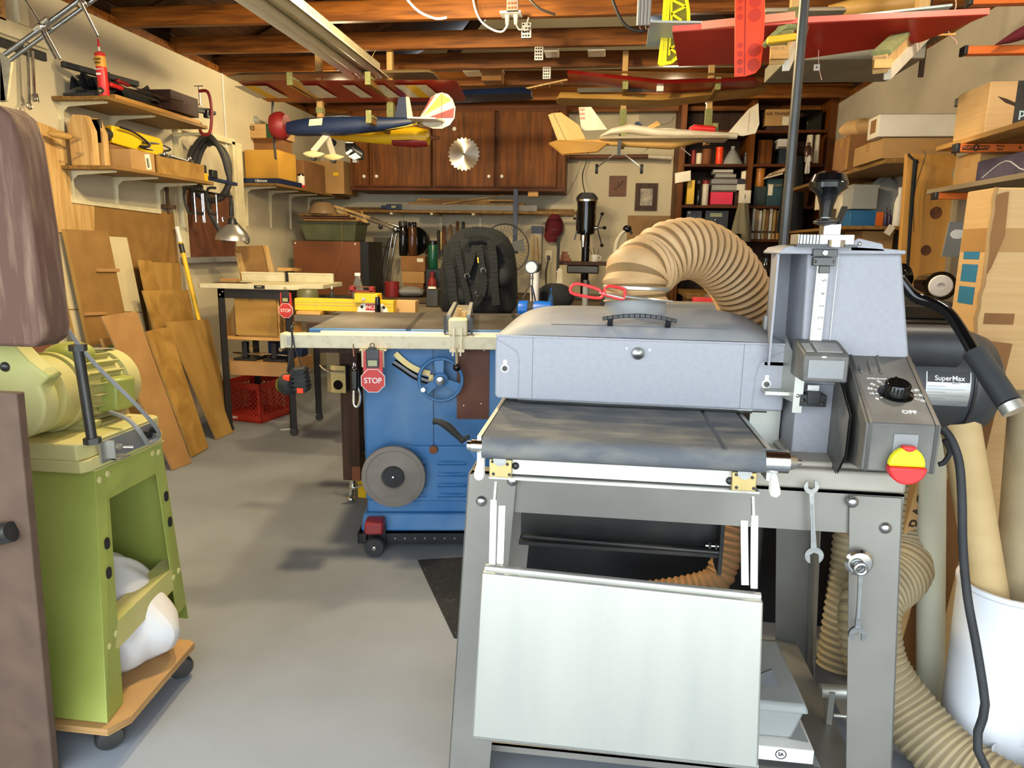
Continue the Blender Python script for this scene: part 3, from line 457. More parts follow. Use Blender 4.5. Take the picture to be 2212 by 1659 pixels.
# ================================================================ foreground left
def green_stand():
    zt, zb = .68, .098
    T_ = [(-1.50, 1.46), (-1.18, 1.46), (-1.18, 1.715), (-1.50, 1.715)]
    bn = at(232, 1562, Z=zb); bf = at(407, 1335, Z=zb)
    B_ = [(-1.56, bn.y), (bn.x, bn.y), (bf.x, bf.y), (-1.56, bf.y)]
    def P(i, z): t = (z-zb)/(zt-zb); a, b = V(B_[i]), V(T_[i]); q = a.lerp(b, t); return V((q.x, q.y, z))
    def panel(i, j, u0, u1, z0, z1, mb, d=.003):
        a, b, c, e = P(i, z0).lerp(P(j, z0), u0), P(i, z0).lerp(P(j, z0), u1), P(i, z1).lerp(P(j, z1), u1), P(i, z1).lerp(P(j, z1), u0)
        n = (b-a).cross(e-a).normalized()*d
        return mb.add([a, b, c, e, a-n, b-n, c-n, e-n], [(0, 1, 2, 3), (7, 6, 5, 4), (0, 4, 5, 1), (1, 5, 6, 2), (2, 6, 7, 3), (3, 7, 4, 0)])
    ps = [p('front_panel', panel(0, 1, 0, 1, zb, zt, MB()), MT['green']), p('rear_panel', panel(2, 3, 0, 1, zb, zt, MB()), MT['green'])]
    ps.append(p('left_panel', panel(3, 0, 0, 1, zb, zt, MB()), MT['green']))
    h1, h2 = MB(), MB()
    ps.append(p('corner_flange', panel(1, 2, 0, .16, zb, zt, MB()), MT['green']))
    ps.append(p('corner_flange', panel(1, 2, .86, 1, zb+.05, zt, MB()), MT['green']))
    ps.append(p('top_rail', panel(1, 2, 0, 1, .60, zt+.001, MB(), .004), MT['green']))
    ps.append(p('lower_rail', panel(1, 2, .02, .98, .235, .30, MB(), .002).add([P(1, .30), P(2, .30), P(2, .30)+V((-.05, 0, .004)), P(1, .30)+V((-.05, 0, .004))], [(0, 1, 2, 3)]), MT['greend']))
    for u in (.08, .93):
        for z in ((.52, .44) if u > .5 else (.50, .43)):
            q = P(1, z).lerp(P(2, z), u); n = V((1, -.06, .05))
            ps.append(p('oval_slot', MB().m(fr(q+V((.0035, 0, 0)), (0, 1, 0), (0, 0, 1))).prism(arcp((0, .008), .009, 0, 180, 8)+arcp((0, -.004), .009, 180, 360, 8), 'z', 0, .0012), MT['ink']))
    for u, z in ((.05, .655), (.16, .66), (.83, .66), (.93, .655), (.05, .262), (.13, .275), (.88, .27), (.96, .275)):
        q = P(1, z).lerp(P(2, z), u); ps.append(p('carriage_bolt', MB().ball(q, (.004, .009, .009), 12), MT['greend']))
    ps.append(p('deck', MB().box(-1.50, 1.455, .68, -1.175, 1.72, .684), MT['greend']))
    thing('machine_stand', 'splayed lime green sheet metal stand under the belt grinder', 'machine stand', ps)
    dc = [at(250, 1572, Z=.09), at(420, 1392, Z=.09)]
    x1 = dc[0].x+.015; y0 = dc[0].y-.005; y1 = dc[1].y
    dol = [p('plywood_deck', Pr([(-1.62, y0-.01), (dc[0].x-.01, y0-.01), (x1, y0+.04), (dc[1].x, y1), (dc[1].x-.02, y1+.01), (-1.62, y1)], 'z', .078, .096), mat('plywood edge', '#b8905a', '#8f6838', r=.7, sc=4, st=(1, 1, 60), bump=.3))]
    for cx, cy_ in ((at(237, 1592, Z=.03).x, at(237, 1592, Z=.03).y), (at(391, 1442, Z=.03).x, at(391, 1442, Z=.03).y), (-1.56, y1-.05), (-1.56, y0+.06)):
        dol.append(p('caster', MB().lathe([(.012, -.016), (.028, -.014), (.033, -.006), (.033, .006), (.028, .014), (.012, .016)], (cx, cy_, .033), (.7, -.7, 0), 24), MT['dark_steel'], subs=[p('caster_fork', MB().box(cx-.02, cy_-.02, .07, cx+.02, cy_+.02, .078).beam((cx, cy_, .075), (cx-.014, cy_-.014, .035), .02, .005), MT['dark_steel'])]))
    thing('plywood_dolly', 'raw plywood dolly on four casters under the lime green stand', 'dolly', dol)
    # bag slumped inside
    def bagf(u, v):
        a = u*math.tau; r = 1+.10*math.sin(3*a+1)+.05*math.sin(7*a+2*v)+.035*math.sin(11*a+5*v)
        z = v*.26; k = math.sqrt(max(0, 1-(max(0, v-.25)/.75)**2.6)); k = k if v > .1 else .82+1.8*v
        return (-1.32+.14*r*k*math.cos(a)+.05*max(0, math.cos(a))*math.exp(-((z-.08)/.07)**2), 1.60+.16*r*k*math.sin(a), .097+z+.03*math.sin(a)*v)
    one('cloth_bag', 'white dust bag slumped on the dolly inside the green stand', 'bag', MB().grid(bagf, 64, 30), MT['bag'])
green_stand()
def grinder():
    ps = []; Yb = 1.455
    z0 = .684
    fp = [(-1.56, 1.42), (-1.185, 1.42), (-1.175, 1.44), (-1.172, 1.71), (-1.19, 1.725), (-1.56, 1.725)]
    ps.append(p('base', MB().prism([(x, y) for x, y in fp], 'z', z0, z0+.03).prism([(x+.008*(1 if x < -1.3 else -1), y) for x, y in fp], 'z', z0+.03, z0+.07), MT['greend'], bev=.004, label='cast lime green base, dusty on top'))
    ps.append(p('switch_plate', B(-1.176, 1.47, z0+.012, -1.168, 1.68, z0+.064), MT['alu'], subs=[
        p('toggle_switch', MB().cyl((-1.168, 1.53, z0+.036), (-1.155, 1.53, z0+.036), .008).cyl((-1.155, 1.53, z0+.036), (-1.135, 1.54, z0+.034), .0035).box(-1.168, 1.50, z0+.012, -1.155, 1.504, z0+.06).box(-1.168, 1.50, z0+.012, -1.145, 1.54, z0+.015), MT['alu']),
        p('cord_grip', MB().cyl((-1.168, 1.63, z0+.04), (-1.15, 1.63, z0+.04), .010, n=6).cyl((-1.168, 1.66, z0+.045), (-1.15, 1.66, z0+.045), .009, n=6), MT['black'])]))
    # motor: axis runs back and to the right
    a = at(60, 855, Y=1.46); b = at(240, 822, Y=1.78); ax = (b-a).normalized(); L = (b-a).length
    R = .088
    ps.append(p('motor_body', La([(R*.98, 0), (R*1.05, .004), (R*1.05, .06), (R*1.12, .062), (R*1.12, .078), (R*1.0, .082), (R*.95, .10), (R*.95, L*.80), (R*1.05, L*.81), (R*1.05, L*.97), (R*.9, L), (0, L*1.01)], a, ax, 44), MT['greend'], label='dusty lime green motor'))
    up = V((0, 0, 1)); sd = ax.cross(up).normalized()
    fins = MB()
    for i in range(9):
        th = math.radians(-75+i*17); d = sd*math.cos(th)+up*math.sin(th)
        fins.beam(a+ax*.11+d*(R*.95), a+ax*L*.78+d*(R*.95), .003, .03, up=d)
    ps.append(p('cooling_fin', fins, MT['greend']))
    c = a+ax*(L*.45)+up*(R*1.0)+sd*.01
    ps.append(p('capacitor_housing', MB().ball(c, (.05, .07, .032), 20), MT['green']))
    c = a+ax*(L*.62)+sd*(R*.98)+V((0, 0, -.01)); m_ = fr(c, ax, up)
    ps.append(p('terminal_box', MB().m(m_).box(-.05, -.055, -.02, .055, .04, .03, tx=.8, ty=.85), MT['green'], bev=.006))
    ps.append(p('motor_foot', MB().beam(a+ax*.08-up*(R*1.05)+sd*.05, a+ax*L*.8-up*(R*1.05)+sd*.05, .08, .012).beam(a+ax*.1-up*.07, a+ax*.1-up*.07+sd*.09-up*.03, .03, .05), MT['greend']))
    ps.append(p('name_plate', MB().m(fr(a+ax*L*.88+up*(R*1.056), sd, ax)).box(-.03, -.03, 0, .03, .03, .001), MT['alu']))
    # disc cover and arm, both in front
    Yc = 1.36
    cx, cz = at(20, 880, Y=Yc).x, at(20, 868, Y=Yc).z
    arm = [at(x, y, Y=Yc) for x, y in ((0, 590), (8, 680), (22, 740), (60, 780), (105, 815))]
    poly = [(q.x, q.z) for q in arm]+[(cx+.087*math.cos(math.radians(t)), cz+.087*math.sin(math.radians(t))) for t in range(25, -100, -12)]+[(-1.50, cz-.09), (-1.50, arm[0].z)]
    ps.append(p('belt_guard', Pr(poly, 'y', Yc, Yc+.045), MT['greend'], bev=.006, subs=[p('bolt', bolt(MB(), at(12, 792, Y=Yc), (0, -1, 0), .011), MT['dark_steel'])]))
    # sanding belt loop (tall, only its right half stands in the frame)
    bx1, bz0, bz1 = at(74, 500, Y=1.27).x, at(40, 750, Y=1.27).z, at(20, 222, Y=1.27).z
    lp = [(-1.42, bz0), (bx1-.035, bz0), (bx1-.012, bz0+.012), (bx1-.002, bz0+.04), (bx1-.006, (bz0+bz1)/2), (bx1-.016, bz1-.06), (bx1-.028, bz1-.02), (bx1-.05, bz1-.003), (-1.42, bz1)]
    ps.append(p('sanding_belt', Pr(lp, 'y', 1.27, 1.345), MT['sand'], bev=.008, label='worn purple brown sanding belt'))
    # long bolt
    b0, b1 = at(200, 958, Z=z0+.07), None
    b1 = V((b0.x-.012, b0.y, at(183, 758, Y=b0.y).z))
    ps.append(p('long_bolt', MB().cyl(b0, b1, .0115, n=20).cyl(b0+V((0, 0, .0)), b0+V((0, 0, .014)), .019, n=6).cyl(b1, b1+V((0, 0, .014)), .019, n=6), MT['dark_steel'], label='upright rusty steel bolt'))
    # cords
    k = [at(0, 372, Y=1.35), at(60, 540, Y=1.38), at(140, 700, Y=1.42), at(200, 780, Y=1.46), at(290, 870, Y=1.52), at(338, 925, Y=1.60), at(342, 945, X=-1.15), at(318, 958, X=-1.155)]
    ps.append(p('power_cord', T(k, .0048, 8), MT['grey']))
    k = [at(238, 890, Y=1.6), at(275, 905, Y=1.58), at(300, 930, X=-1.14), at(318, 958, X=-1.15)]
    ps.append(p('motor_cord', T(k, .0055, 8), MT['grey']))
    thing('belt_grinder', 'lime green belt grinder with dusty motor on the green stand', 'grinder', ps)
grinder()
q0, q1 = at(35, 850, Y=1.12), at(106, 1600, Y=1.27)
bb = MB().add([(-1.9, 1.12, q0.z), (q0.x, 1.12, q0.z), (q1.x, 1.27, 0), (-1.9, 1.27, 0), (-1.9, 1.14, q0.z), (q0.x, 1.14, q0.z), (q1.x, 1.29, 0), (-1.9, 1.29, 0)], [(0, 1, 2, 3), (7, 6, 5, 4), (0, 4, 5, 1), (1, 5, 6, 2), (2, 6, 7, 3), (3, 7, 4, 0)])
k_ = at(5, 1150, Y=1.14)
thing('brown_board', 'tall dark brown board leaning at the lower left foreground edge', 'board', [p('panel', bb, mat('taupe board', '#5f4a3a', '#503d30', r=.75, sc=14, det=9), bev=.003),
    p('clamp_screw', MB().cyl((-1.3, 1.15, .62), (k_.x+.01, 1.15, k_.z), .018, n=16).cyl((-1.3, 1.15, .60), (k_.x+.013, 1.15, k_.z-.01), .012, n=16), MT['dark_steel'])])
# rubber mat on the floor
one('rubber_mat', 'black speckled rubber mat on the floor behind the sander leg', 'mat', Pr([(-.674, 2.50), (-.421, 1.985), (.15, 2.02), (.15, 2.58), (-.45, 2.57)], 'z', 0, .008), mat('speckled rubber', '#17181a', '#6a6a66', r=.85, sc=160, det=2, pos=(.62, .78)))
q = at(616, 928, Z=0)
one('paper_scrap', 'small white scrap lying on the floor by the orange crate', 'scrap', MB().m(fr((q.x, q.y, .002), (1, .5, 0), (-.5, 1, 0))).box(-.03, -.008, -.0018, .03, .008, .002), MT['paper'])
# ================================================================ table saw
SM = Matrix.Translation((-.915, 2.60, 0))@Matrix.Rotation(math.radians(9.5), 4, 'Z')
SI = SM.inverted()
def saw():
    l = lambda px, py, y=0: loc(SM, px, py, y)
    ps = []; W_ = .56
    ps.append(p('cabinet', MB().box(0, 0, .20, W_, .5, .855), MT['blue'], bev=.012, subs=[
        p('seam', MB().box(l(935, 800).x, -.001, .30, l(935, 800).x+.003, .001, .83), MT['dblue']),
        p('base_flange', MB().box(-.02, -.02, .075, W_+.02, .52, .15, tx=.97, ty=.97).box(.005, -.004, .15, W_-.005, .504, .205), MT['blue'], bev=.01)]))
    x0, x1 = .12, W_-.01; dz0, dz1 = .20, .435
    lv = []
    for i, py in enumerate((998, 1022, 1045, 1067)):
        for px0, px1 in ((870, 922), (945, 1008)):
            a, b = l(px0, py), l(px1, py); z = a.z
            lv.append(p('louver', MB().grid(lambda u, v: (a.x+(b.x-a.x)*u, -.014-.012*math.sin(math.pi*u)**.5*math.sin(math.pi*v), z-.009+.018*v), 12, 6), MT['blue']))
    ps.append(p('motor_door', MB().box(x0, -.012, dz0, x1, 0, dz1), MT['blue'], bev=.006, subs=lv+[p('door_knob', La([(.012, 0), (.017, .006), (.016, .016), (0, .02)], l(937, 968)+V((0, -.012, 0)), (0, -1, 0)), MT['vine'], label='rusty round knob')]))
    a, b = l(987, 748), l(1056, 905)
    rv = MB()
    for px, py in ((1046, 757), (1002, 876), (1040, 872)): q = l(px, py); rv.lathe([(.004, 0), (.003, .002), (0, .003)], q+V((0, -.004, 0)), (0, -1, 0), 10)
    ps.append(p('access_panel', B(a.x, -.004, b.z, b.x, 0, a.z), MT['brown'], subs=[p('rivet', rv, MT['chrome'])]))
    # arc slot with scale
    P = [l(850, 782), l(870, 795), l(895, 812), l(920, 822), l(945, 828)]
    ps.append(p('tilt_slot', T([q+V((0, 0, 0)) for q in P], .014, 8), MT['gloss']))
    P = [l(855, 762), l(872, 778), l(892, 792), l(915, 802), l(930, 805)]
    sc = MB(); P = crom(P, 4)
    for i in range(len(P)-1): sc.beam(P[i]+V((0, -.016, 0)), P[i+1]+V((0, -.016, 0)), .004, .022, up=(P[i+1]-P[i]).cross(V((0, 1, 0))))
    ps.append(p('tilt_scale', sc, MT['brass'], subs=[p('pointer', MB().box(l(930, 815).x-.006, -.02, l(930, 815).z-.012, l(930, 815).x+.012, -.002, l(930, 815).z+.014), MT['brass'])]))
    c = l(952, 820, -.06); R = .082
    wh = MB().m(fr((c.x, -.06, c.z), (1, 0, 0), (0, 0, 1)))
    wh.rings([[V(((R+.007*math.cos(t*math.tau/10))*math.cos(s*math.tau/48), (R+.007*math.cos(t*math.tau/10))*math.sin(s*math.tau/48), .009*math.sin(t*math.tau/10))) for t in range(10)] for s in range(48)], closed=True)
    wh.lathe([(.03, -.02), (.028, .012), (.02, .018), (0, .02)], n=28)
    for a_ in (95, 215, 335):
        q = V((math.cos(math.radians(a_)), math.sin(math.radians(a_)), 0)); t_ = V((-q.y, q.x, 0))
        wh.add([q*.02-t_*.012+V((0, 0, .006)), q*R-t_*.020, q*R+t_*.020, q*.02+t_*.012+V((0, 0, .006)), q*.02-t_*.012+V((0, 0, -.004)), q*R-t_*.02+V((0, 0, -.006)), q*R+t_*.02+V((0, 0, -.006)), q*.02+t_*.012+V((0, 0, -.004))], [(0, 1, 2, 3), (7, 6, 5, 4), (0, 4, 5, 1), (1, 5, 6, 2), (2, 6, 7, 3), (3, 7, 4, 0)])
    ps.append(p('handwheel', wh, MT['blue'], subs=[p('hub_knob', La([(.014, 0), (.018, .006), (.016, .016), (0, .021)], (c.x, -.078, c.z), (0, -1, 0)), MT['steel']), p('crank_handle', MB().cyl((c.x-.066, -.06, c.z-.036), (c.x-.066, -.085, c.z-.036), .008, .009), MT['chrome']), p('shaft', Cy((c.x, 0, c.z), (c.x, -.05, c.z), .014), MT['dark_steel'])]))
    c = l(850, 1030, -.07)
    ps.append(p('sanding_disc', MB().lathe([(.124, -.012), (.126, -.002), (.124, .004), (.108, .007), (.104, .003), (.06, .004), (.048, .010), (.045, .006), (.044, .0)], (c.x, -.07, c.z), (0, -1, 0), 56), MT['disc'], label='worn grey abrasive disc', subs=[p('disc_hub', La([(.043, .002), (.042, .006), (.02, .007), (.006, .007), (.006, .004), (0, .004)], (c.x, -.07, c.z), (0, -1, 0), 32), MT['rub']), p('arbor', Cy((c.x, 0, c.z), (c.x, -.06, c.z), .03), MT['dark_steel']), p('hub_screw', MB().cyl((c.x, -.075, c.z), (c.x, -.088, c.z+.004), .003), MT['chrome'])]))
    # table
    tz = .90
    ps.append(p('tabletop', MB().box(-.20, -.01, tz-.03, 1.15, .68, tz), MT['blue'], bev=.006, subs=[
        p('machined_surface', B(-.19, 0, tz, 1.14, .67, tz+.0015), MT['cast']), p('miter_slot', B(.17, -.011, tz+.0008, .19, .68, tz+.0022), MT['dark_steel']), p('miter_slot', B(.60, -.011, tz+.0008, .62, .68, tz+.0022), MT['dark_steel']),
        p('guide_edge', B(-.15, -.03, tz-.025, 1.1, -.012, tz-.006), MT['alu'])]))
    a = l(607, 725, -.09); x0 = a.x
    ps.append(p('fence_rail', MB().box(x0, -.09, tz-.065, 1.25, -.03, tz-.013), mat('speckled cream rail', '#dcd4b6', '#c3b995', r=.5, sc=40, det=5, pos=(.5, .8)), bev=.004, subs=[p('rail_end_cap', B(x0-.004, -.092, tz-.067, x0+.012, -.028, tz-.011), MT['cream'], bev=.002), p('rail_label', B(x0+.02, -.0912, tz-.055, x0+.05, -.09, tz-.022), MT['alu'])]))
    # fence
    fx = l(990, 700, -.05).x
    ps.append(p('rip_fence', MB().box(fx-.028, -.02, tz+.003, fx+.028, .56, tz+.05), mat('fence face', '#6f6a60', '#8d877a', r=.5, sc=8), bev=.003, subs=[
        p('fence_face', B(fx-.045, -.04, tz+.002, fx-.030, .58, tz+.062), MT['grey']), p('fence_face', B(fx+.030, -.04, tz+.002, fx+.045, .58, tz+.062), MT['grey']),
        p('fence_head', MB().box(fx-.035, -.10, tz-.012, fx+.035, -.02, tz+.05), MT['cream'], bev=.006), p('side_clip', B(fx-.055, -.06, tz-.008, fx-.046, -.03, tz+.055), MT['gloss']), p('side_clip', B(fx+.046, -.06, tz-.008, fx+.055, -.03, tz+.055), MT['gloss']),
        p('lever_fork', MB().beam((fx-.014, -.11, tz+.02), (fx-.018, -.12, tz-.085), .006, .006, up=(0, 1, 0)).beam((fx+.014, -.11, tz+.02), (fx+.010, -.12, tz-.085), .006, .006, up=(0, 1, 0)).box(fx-.03, -.125, tz-.07, fx+.025, -.11, tz-.06), MT['cream']),
        p('lever', MB().cyl((fx-.004, -.12, tz-.06), (fx-.002, -.14, tz-.118), .006, n=10), MT['chrome']), p('lever_ball', MB().ball((fx-.002, -.142, tz-.124), .0155, 20), MT['gloss'])]
        + many('wood_block', [B(fx-.010+.022*i, .02-.03*i, tz+.05, fx+.010+.022*i, .05-.03*i, tz+.078) for i in range(3)][:1]+[B(fx+.012, -.02, tz+.05, fx+.028, .01, tz+.07)], MT['pine'])))
    # mobile base
    hs = MB()
    for i in range(12): hs.cyl((.08+.04*i, -.0405, .055), (.08+.04*i, -.0415, .055), .004, n=8)
    pc = l(812, 1140, -.05)
    ps.append(p('mobile_base', MB().box(-.03, -.04, .035, W_+.1, -.035, .075).box(-.03, -.04, .033, -.025, .55, .075).box(-.03, -.04, .033, W_+.1, .55, .037), MT['black'], subs=[p('rail_holes', hs, MT['grey']),
        p('caster_bracket', MB().box(pc.x-.055, -.07, .05, pc.x-.035, -.03, .085).box(pc.x-.035, -.055, .03, pc.x+.04, -.04, .12), MT['black'], bev=.003)]))
    ps.append(p('caster', La([(.012, -.016), (.036, -.014), (.04, -.006), (.04, .006), (.036, .014), (.012, .016)], (pc.x, -.09, .041), (0, -1, 0), 28), MT['rub'], subs=[p('axle_bolt', La([(.01, 0), (.008, .004), (0, .006)], (pc.x, -.106, .041), (0, -1, 0), 16), MT['chrome'])]))
    ps.append(p('foot_pedal', MB().box(pc.x-.036, -.115, .10, pc.x+.036, -.03, .15, ty=.9), MT['redd'], bev=.008, label='faded red foot pedal'))
    ps.append(p('front_support', MB().box(-.17, .03, .80, .0, .08, .87), MT['dkbrown']))
    thing('table_saw', 'blue cabinet table saw with cream fence rail behind the drum sander', 'table saw', ps, M=SM)
    def W(v): return SM@V(v)
    # stop switch plate
    def stop(name, label, px, py, Mx, y, s):
        c = loc(Mx, px, py, y); o = V((c.x, y, c.z)); R_ = .0345*s
        oc = [(R_*1.03*math.cos(math.radians(22.5+45*i)), R_*1.03*math.sin(math.radians(22.5+45*i))) for i in range(8)]
        M2 = Mx@fr(o, (1, 0, 0), (0, 0, 1)); m = lambda: MB()
        u = s
        return thing(name, label, 'switch', [
            p('paddle', m().prism(oc, 'z', 0, .006), MT['sred'], subs=[p('white_border', m().prism([(x*1.06, y) if 0 else (x*1.05, y*1.05) for x, y in oc], 'z', -.001, .0052), MT['wink']), p('lettering', m().txt('STOP', .0225*u, Matrix.Translation((0, 0, .0065)), ext=.0004, wide=.95), MT['wink'])], bev=.001),
            p('switch_arm', m().add([(-.034*u, .012*u, 0), (-.028*u, .02*u, 0), (-.026*u, .085*u, 0), (.026*u, .085*u, 0), (.028*u, .02*u, 0), (.034*u, .012*u, 0), (-.034*u, .012*u, -.012), (-.028*u, .02*u, -.012), (-.026*u, .085*u, -.012), (.026*u, .085*u, -.012), (.028*u, .02*u, -.012), (.034*u, .012*u, -.012)], [(0, 1, 2, 3, 4, 5), (11, 10, 9, 8, 7, 6)]+[(i, i+6, (i+1) % 6+6, (i+1) % 6) for i in range(6)]), MT['sred']),
            p('gauge_body', m().box(-.019*u, .045*u, -.004, .019*u, .092*u, .004).box(-.012*u, .092*u, -.004, .012*u, .098*u, .003), MT['dark_steel'], bev=.002, subs=[p('screen_bezel', m().box(-.018*u, .038*u, .003, .018*u, .064*u, .006), MT['black']), p('screen', m().box(-.013*u, .043*u, .0055, .013*u, .06*u, .0066), MT['lcd']), p('hanging_eye', m().tube([(.006*math.cos(t*math.tau/12)*u, .103*u+.006*math.sin(t*math.tau/12)*u, 0) for t in range(12)], .002, 6, closed=True, sub=1), MT['dark_steel'])]),
        ], M=M2)
    stop('stop_switch', 'red octagonal stop paddle with gauge hanging on the saw rail', 806, 822, SM, -.14, 1.28)
    q = loc(SM, 805, 765, -.115)
    thing('switch_bracket', 'cream steel plate hanging from the saw rail behind the stop paddle', 'bracket', [p('plate', B(q.x-.042, -.114, q.z-.05, q.x+.042, -.11, .834), MT['cream'], subs=[p('bolt', bolt(MB(), (q.x, -.114, .825), (0, -1, 0), .006), MT['chrome'])]), p('top_flange', B(q.x-.05, -.114, .830, q.x+.05, -.04, .834), MT['cream'])], M=SM)
    return stop
stopf = saw()
def tapes():
    for i, (px, py, lab) in enumerate(((622, 830, 'round black rubber tape measure with lime edge hanging left from the saw rail'), (650, 822, 'ribbed black tape measure with orange button hanging right from the saw rail'))):
        c = loc(SM, px, py, -.13); x = c.x
        R_ = .03 if i else .034
        if i == 0: body = MB().lathe([(.018, -.028), (.034, -.022), (.04, -.01), (.04, .01), (.034, .022), (.018, .028)], (x, -.13, c.z), (1, -.5, .1), 28)
        else: body = MB().m(fr((x, -.13, c.z), (1, 0, .12), (-.12, 0, 1))).box(-.024, -.042, -.03, .026, .05, .03, tx=.9)
        rb = MB()
        for k in range(5): rb.m(fr((x, -.13, c.z), (1, 0, .12), (-.12, 0, 1))).box(-.0262+.0*k, -.03+.016*k, -.032, .0275, -.022+.016*k, .032)
        subs = [p('rib_grip', rb, MT['rub'])] if i else [p('lime_face', La([(.03, 0), (.028, .004), (0, .004)], (x-.026, -.117, c.z-.004), (-1, .5, -.1), 24), mat('lime plastic', '#8d9a2a', r=.4))]
        subs.append(p('release_button', MB().m(fr((x+.003, -.155, c.z-.03 if i else c.z+.03), (1, 0, 0), (0, 0, 1))).box(-.012, -.012, -.008, .012, .008, .008), MT['or2'], bev=.002))
        s0 = loc(SM, 628+4*i, 708, -.1)
        rp = T([(s0.x, -.03, s0.z+.008), (s0.x, -.095, s0.z), (s0.x+.002, -.10, s0.z-.06), (x-.004+.01*i, -.125, c.z+.045)], .0022, 6)
        thing('tape_measure', lab, 'tape measure', [p('case', body, MT['rub'], bev=.006, subs=subs), p('lanyard', rp, MT['black'])], group='tape measures on the saw rail', M=SM)
tapes()
# post with socket and spring clamp, left of the cabinet
a0, a1 = at(733, 790, Y=3.05), at(735, 1060, Y=3.05)
xw = at(775, 900, Y=3.05).x
pc_ = at(741, 815, Y=3.04)
thing('wooden_post', 'dark stained wooden post standing left of the blue saw', 'post', [p('post', B(a0.x, 3.05, .12, xw, 3.12, .86), MT['dkbrown'], bev=.003),
    p('patch', MB().box(xw-.04, 3.048, .12, xw, 3.05, .19), MT['vine']),
    p('wing_bolt', MB().beam((a0.x-.01, 3.04, .06), (a0.x+.09, 3.05, .10), .02, .008).cyl((a0.x+.03, 3.07, .04), (a0.x+.04, 3.08, .12), .014).ball((a0.x+.03, 3.07, .018), .018), MT['chrome']),
    p('cross_beam', B(a0.x-.13, 3.0, .80, xw+.1, 3.05, .87), MT['dkbrown'])])
thing('socket_box', 'brown steel socket box screwed to the dark post', 'outlet', [p('box', B(pc_.x-.035, 2.99, pc_.z-.06, pc_.x+.03, 3.048, pc_.z+.06), MT['dark_steel'], bev=.003, subs=[p('cover', B(pc_.x-.037, 2.986, pc_.z-.062, pc_.x+.032, 2.99, pc_.z+.062), MT['brass'])]), p('socket', MB().cyl((pc_.x-.003, 2.986, pc_.z-.025), (pc_.x-.003, 2.982, pc_.z-.025), .022, n=24), MT['gloss']), p('pipe', T([(pc_.x-.09, 3.0, pc_.z+.06), (pc_.x-.05, 2.98, pc_.z+.04), (pc_.x+.03, 2.98, pc_.z+.035)], .006, 8), MT['chrome'])])
c = loc(SM, 766, 820, -.10)
P_ = lambda px, py: loc(SM, px, py, -.10)
ch = MB()
for i in range(4): ch.tube([V((P_(765, 770).x+.006*math.cos(t*math.tau/8)*(1 if i % 2 else .4), -.1+.006*math.cos(t*math.tau/8)*(.4 if i % 2 else 1), .775-i*.013+.009*math.sin(t*math.tau/8))) for t in range(8)], .0018, 5, closed=True, sub=1)
thing('spring_snap', 'chrome hook and black folding clamp hanging under the saw rail', 'clamp', [p('hook', T([P_(763, 745)+V((0, .03, 0)), P_(763, 745), P_(764, 760), P_(765, 770)], .003, 6), MT['chrome']), p('chain', ch, MT['chrome']),
    p('handle', MB().box(c.x-.012, -.115, c.z-.04, c.x+.014, -.09, c.z+.04), MT['gloss'], bev=.006), p('loop', T([(c.x+.0, -.1, c.z-.01), (c.x+.018, -.1, c.z-.05), (c.x+.016, -.1, c.z-.09), (c.x+.004, -.1, c.z-.105), (c.x-.006, -.1, c.z-.09), (c.x-.004, -.1, c.z-.04)], .005, 8), MT['chrome'])], M=SM)
c0, c1 = at(938, 912, Y=2.5), at(1003, 945, Y=2.53)
P = [at(x, y, Y=2.5) for x, y in ((936, 910), (950, 912), (968, 922), (985, 938), (1000, 952))]
thing('pull_saw', 'black handled blue bladed hand tool hooked on the saw cabinet front', 'hand tool', [p('grip', T(P, .012, 12, rf=lambda t: .013-.002*math.sin(t*9)), MT['rub'], bev=0), p('guard', sil([(992, 948), (1012, 940), (1014, 948), (996, 960)], 2.5, .015), MT['rub'], bev=.003), p('blade', sil([(1000, 955), (1012, 948), (1045, 1000), (1040, 1025), (1025, 990)], 2.505, .004), MT['blue'])])
x0, z0, x1, z1 = pr4(772, 968, 806, 1050, 3.15)
thing('tool_case', 'black and yellow power tool carton beside the dark post', 'carton', [p('body', B(x0, 3.15, 0, x1+.02, 3.35, z1+.03), MT['black'], bev=.003), p('yellow_panel', B(x0, 3.148, 0, x1+.02, 3.15, z1), MT['yel']), p('lettering', MB().box(x0, 3.147, z1-.06, x1+.02, 3.1482, z1).txt('WA', .05, FRONT(((x0+x1)/2, 3.1465, z1-.03)), 1), [MT['black'], MT['yel']])])
x0, z0, x1, z1 = pr4(775, 880, 806, 968, 3.2)
def lump(c, r, seed=1, nu=28, nv=16, a=.12):
    c = V(c); return MB().grid(lambda u, v: c+V((r[0]*math.sin(math.pi*v)*math.cos(math.tau*u)*(1+a*math.sin(5*math.tau*u+seed)+a*.6*math.sin(9*math.tau*u+6*v+seed)), r[1]*math.sin(math.pi*v)*math.sin(math.tau*u)*(1+a*math.sin(4*math.tau*u+seed)), -r[2]*math.cos(math.pi*v)*(1+a*.5*math.sin(3*math.tau*u+2*seed)))), nu, nv)
one('plastic_bag', 'crumpled grey plastic bag on the yellow tool carton', 'bag', lump(((x0+x1)/2+.08, 3.25, z0+.07), (.11, .08, .09), 2), MT['frost'])
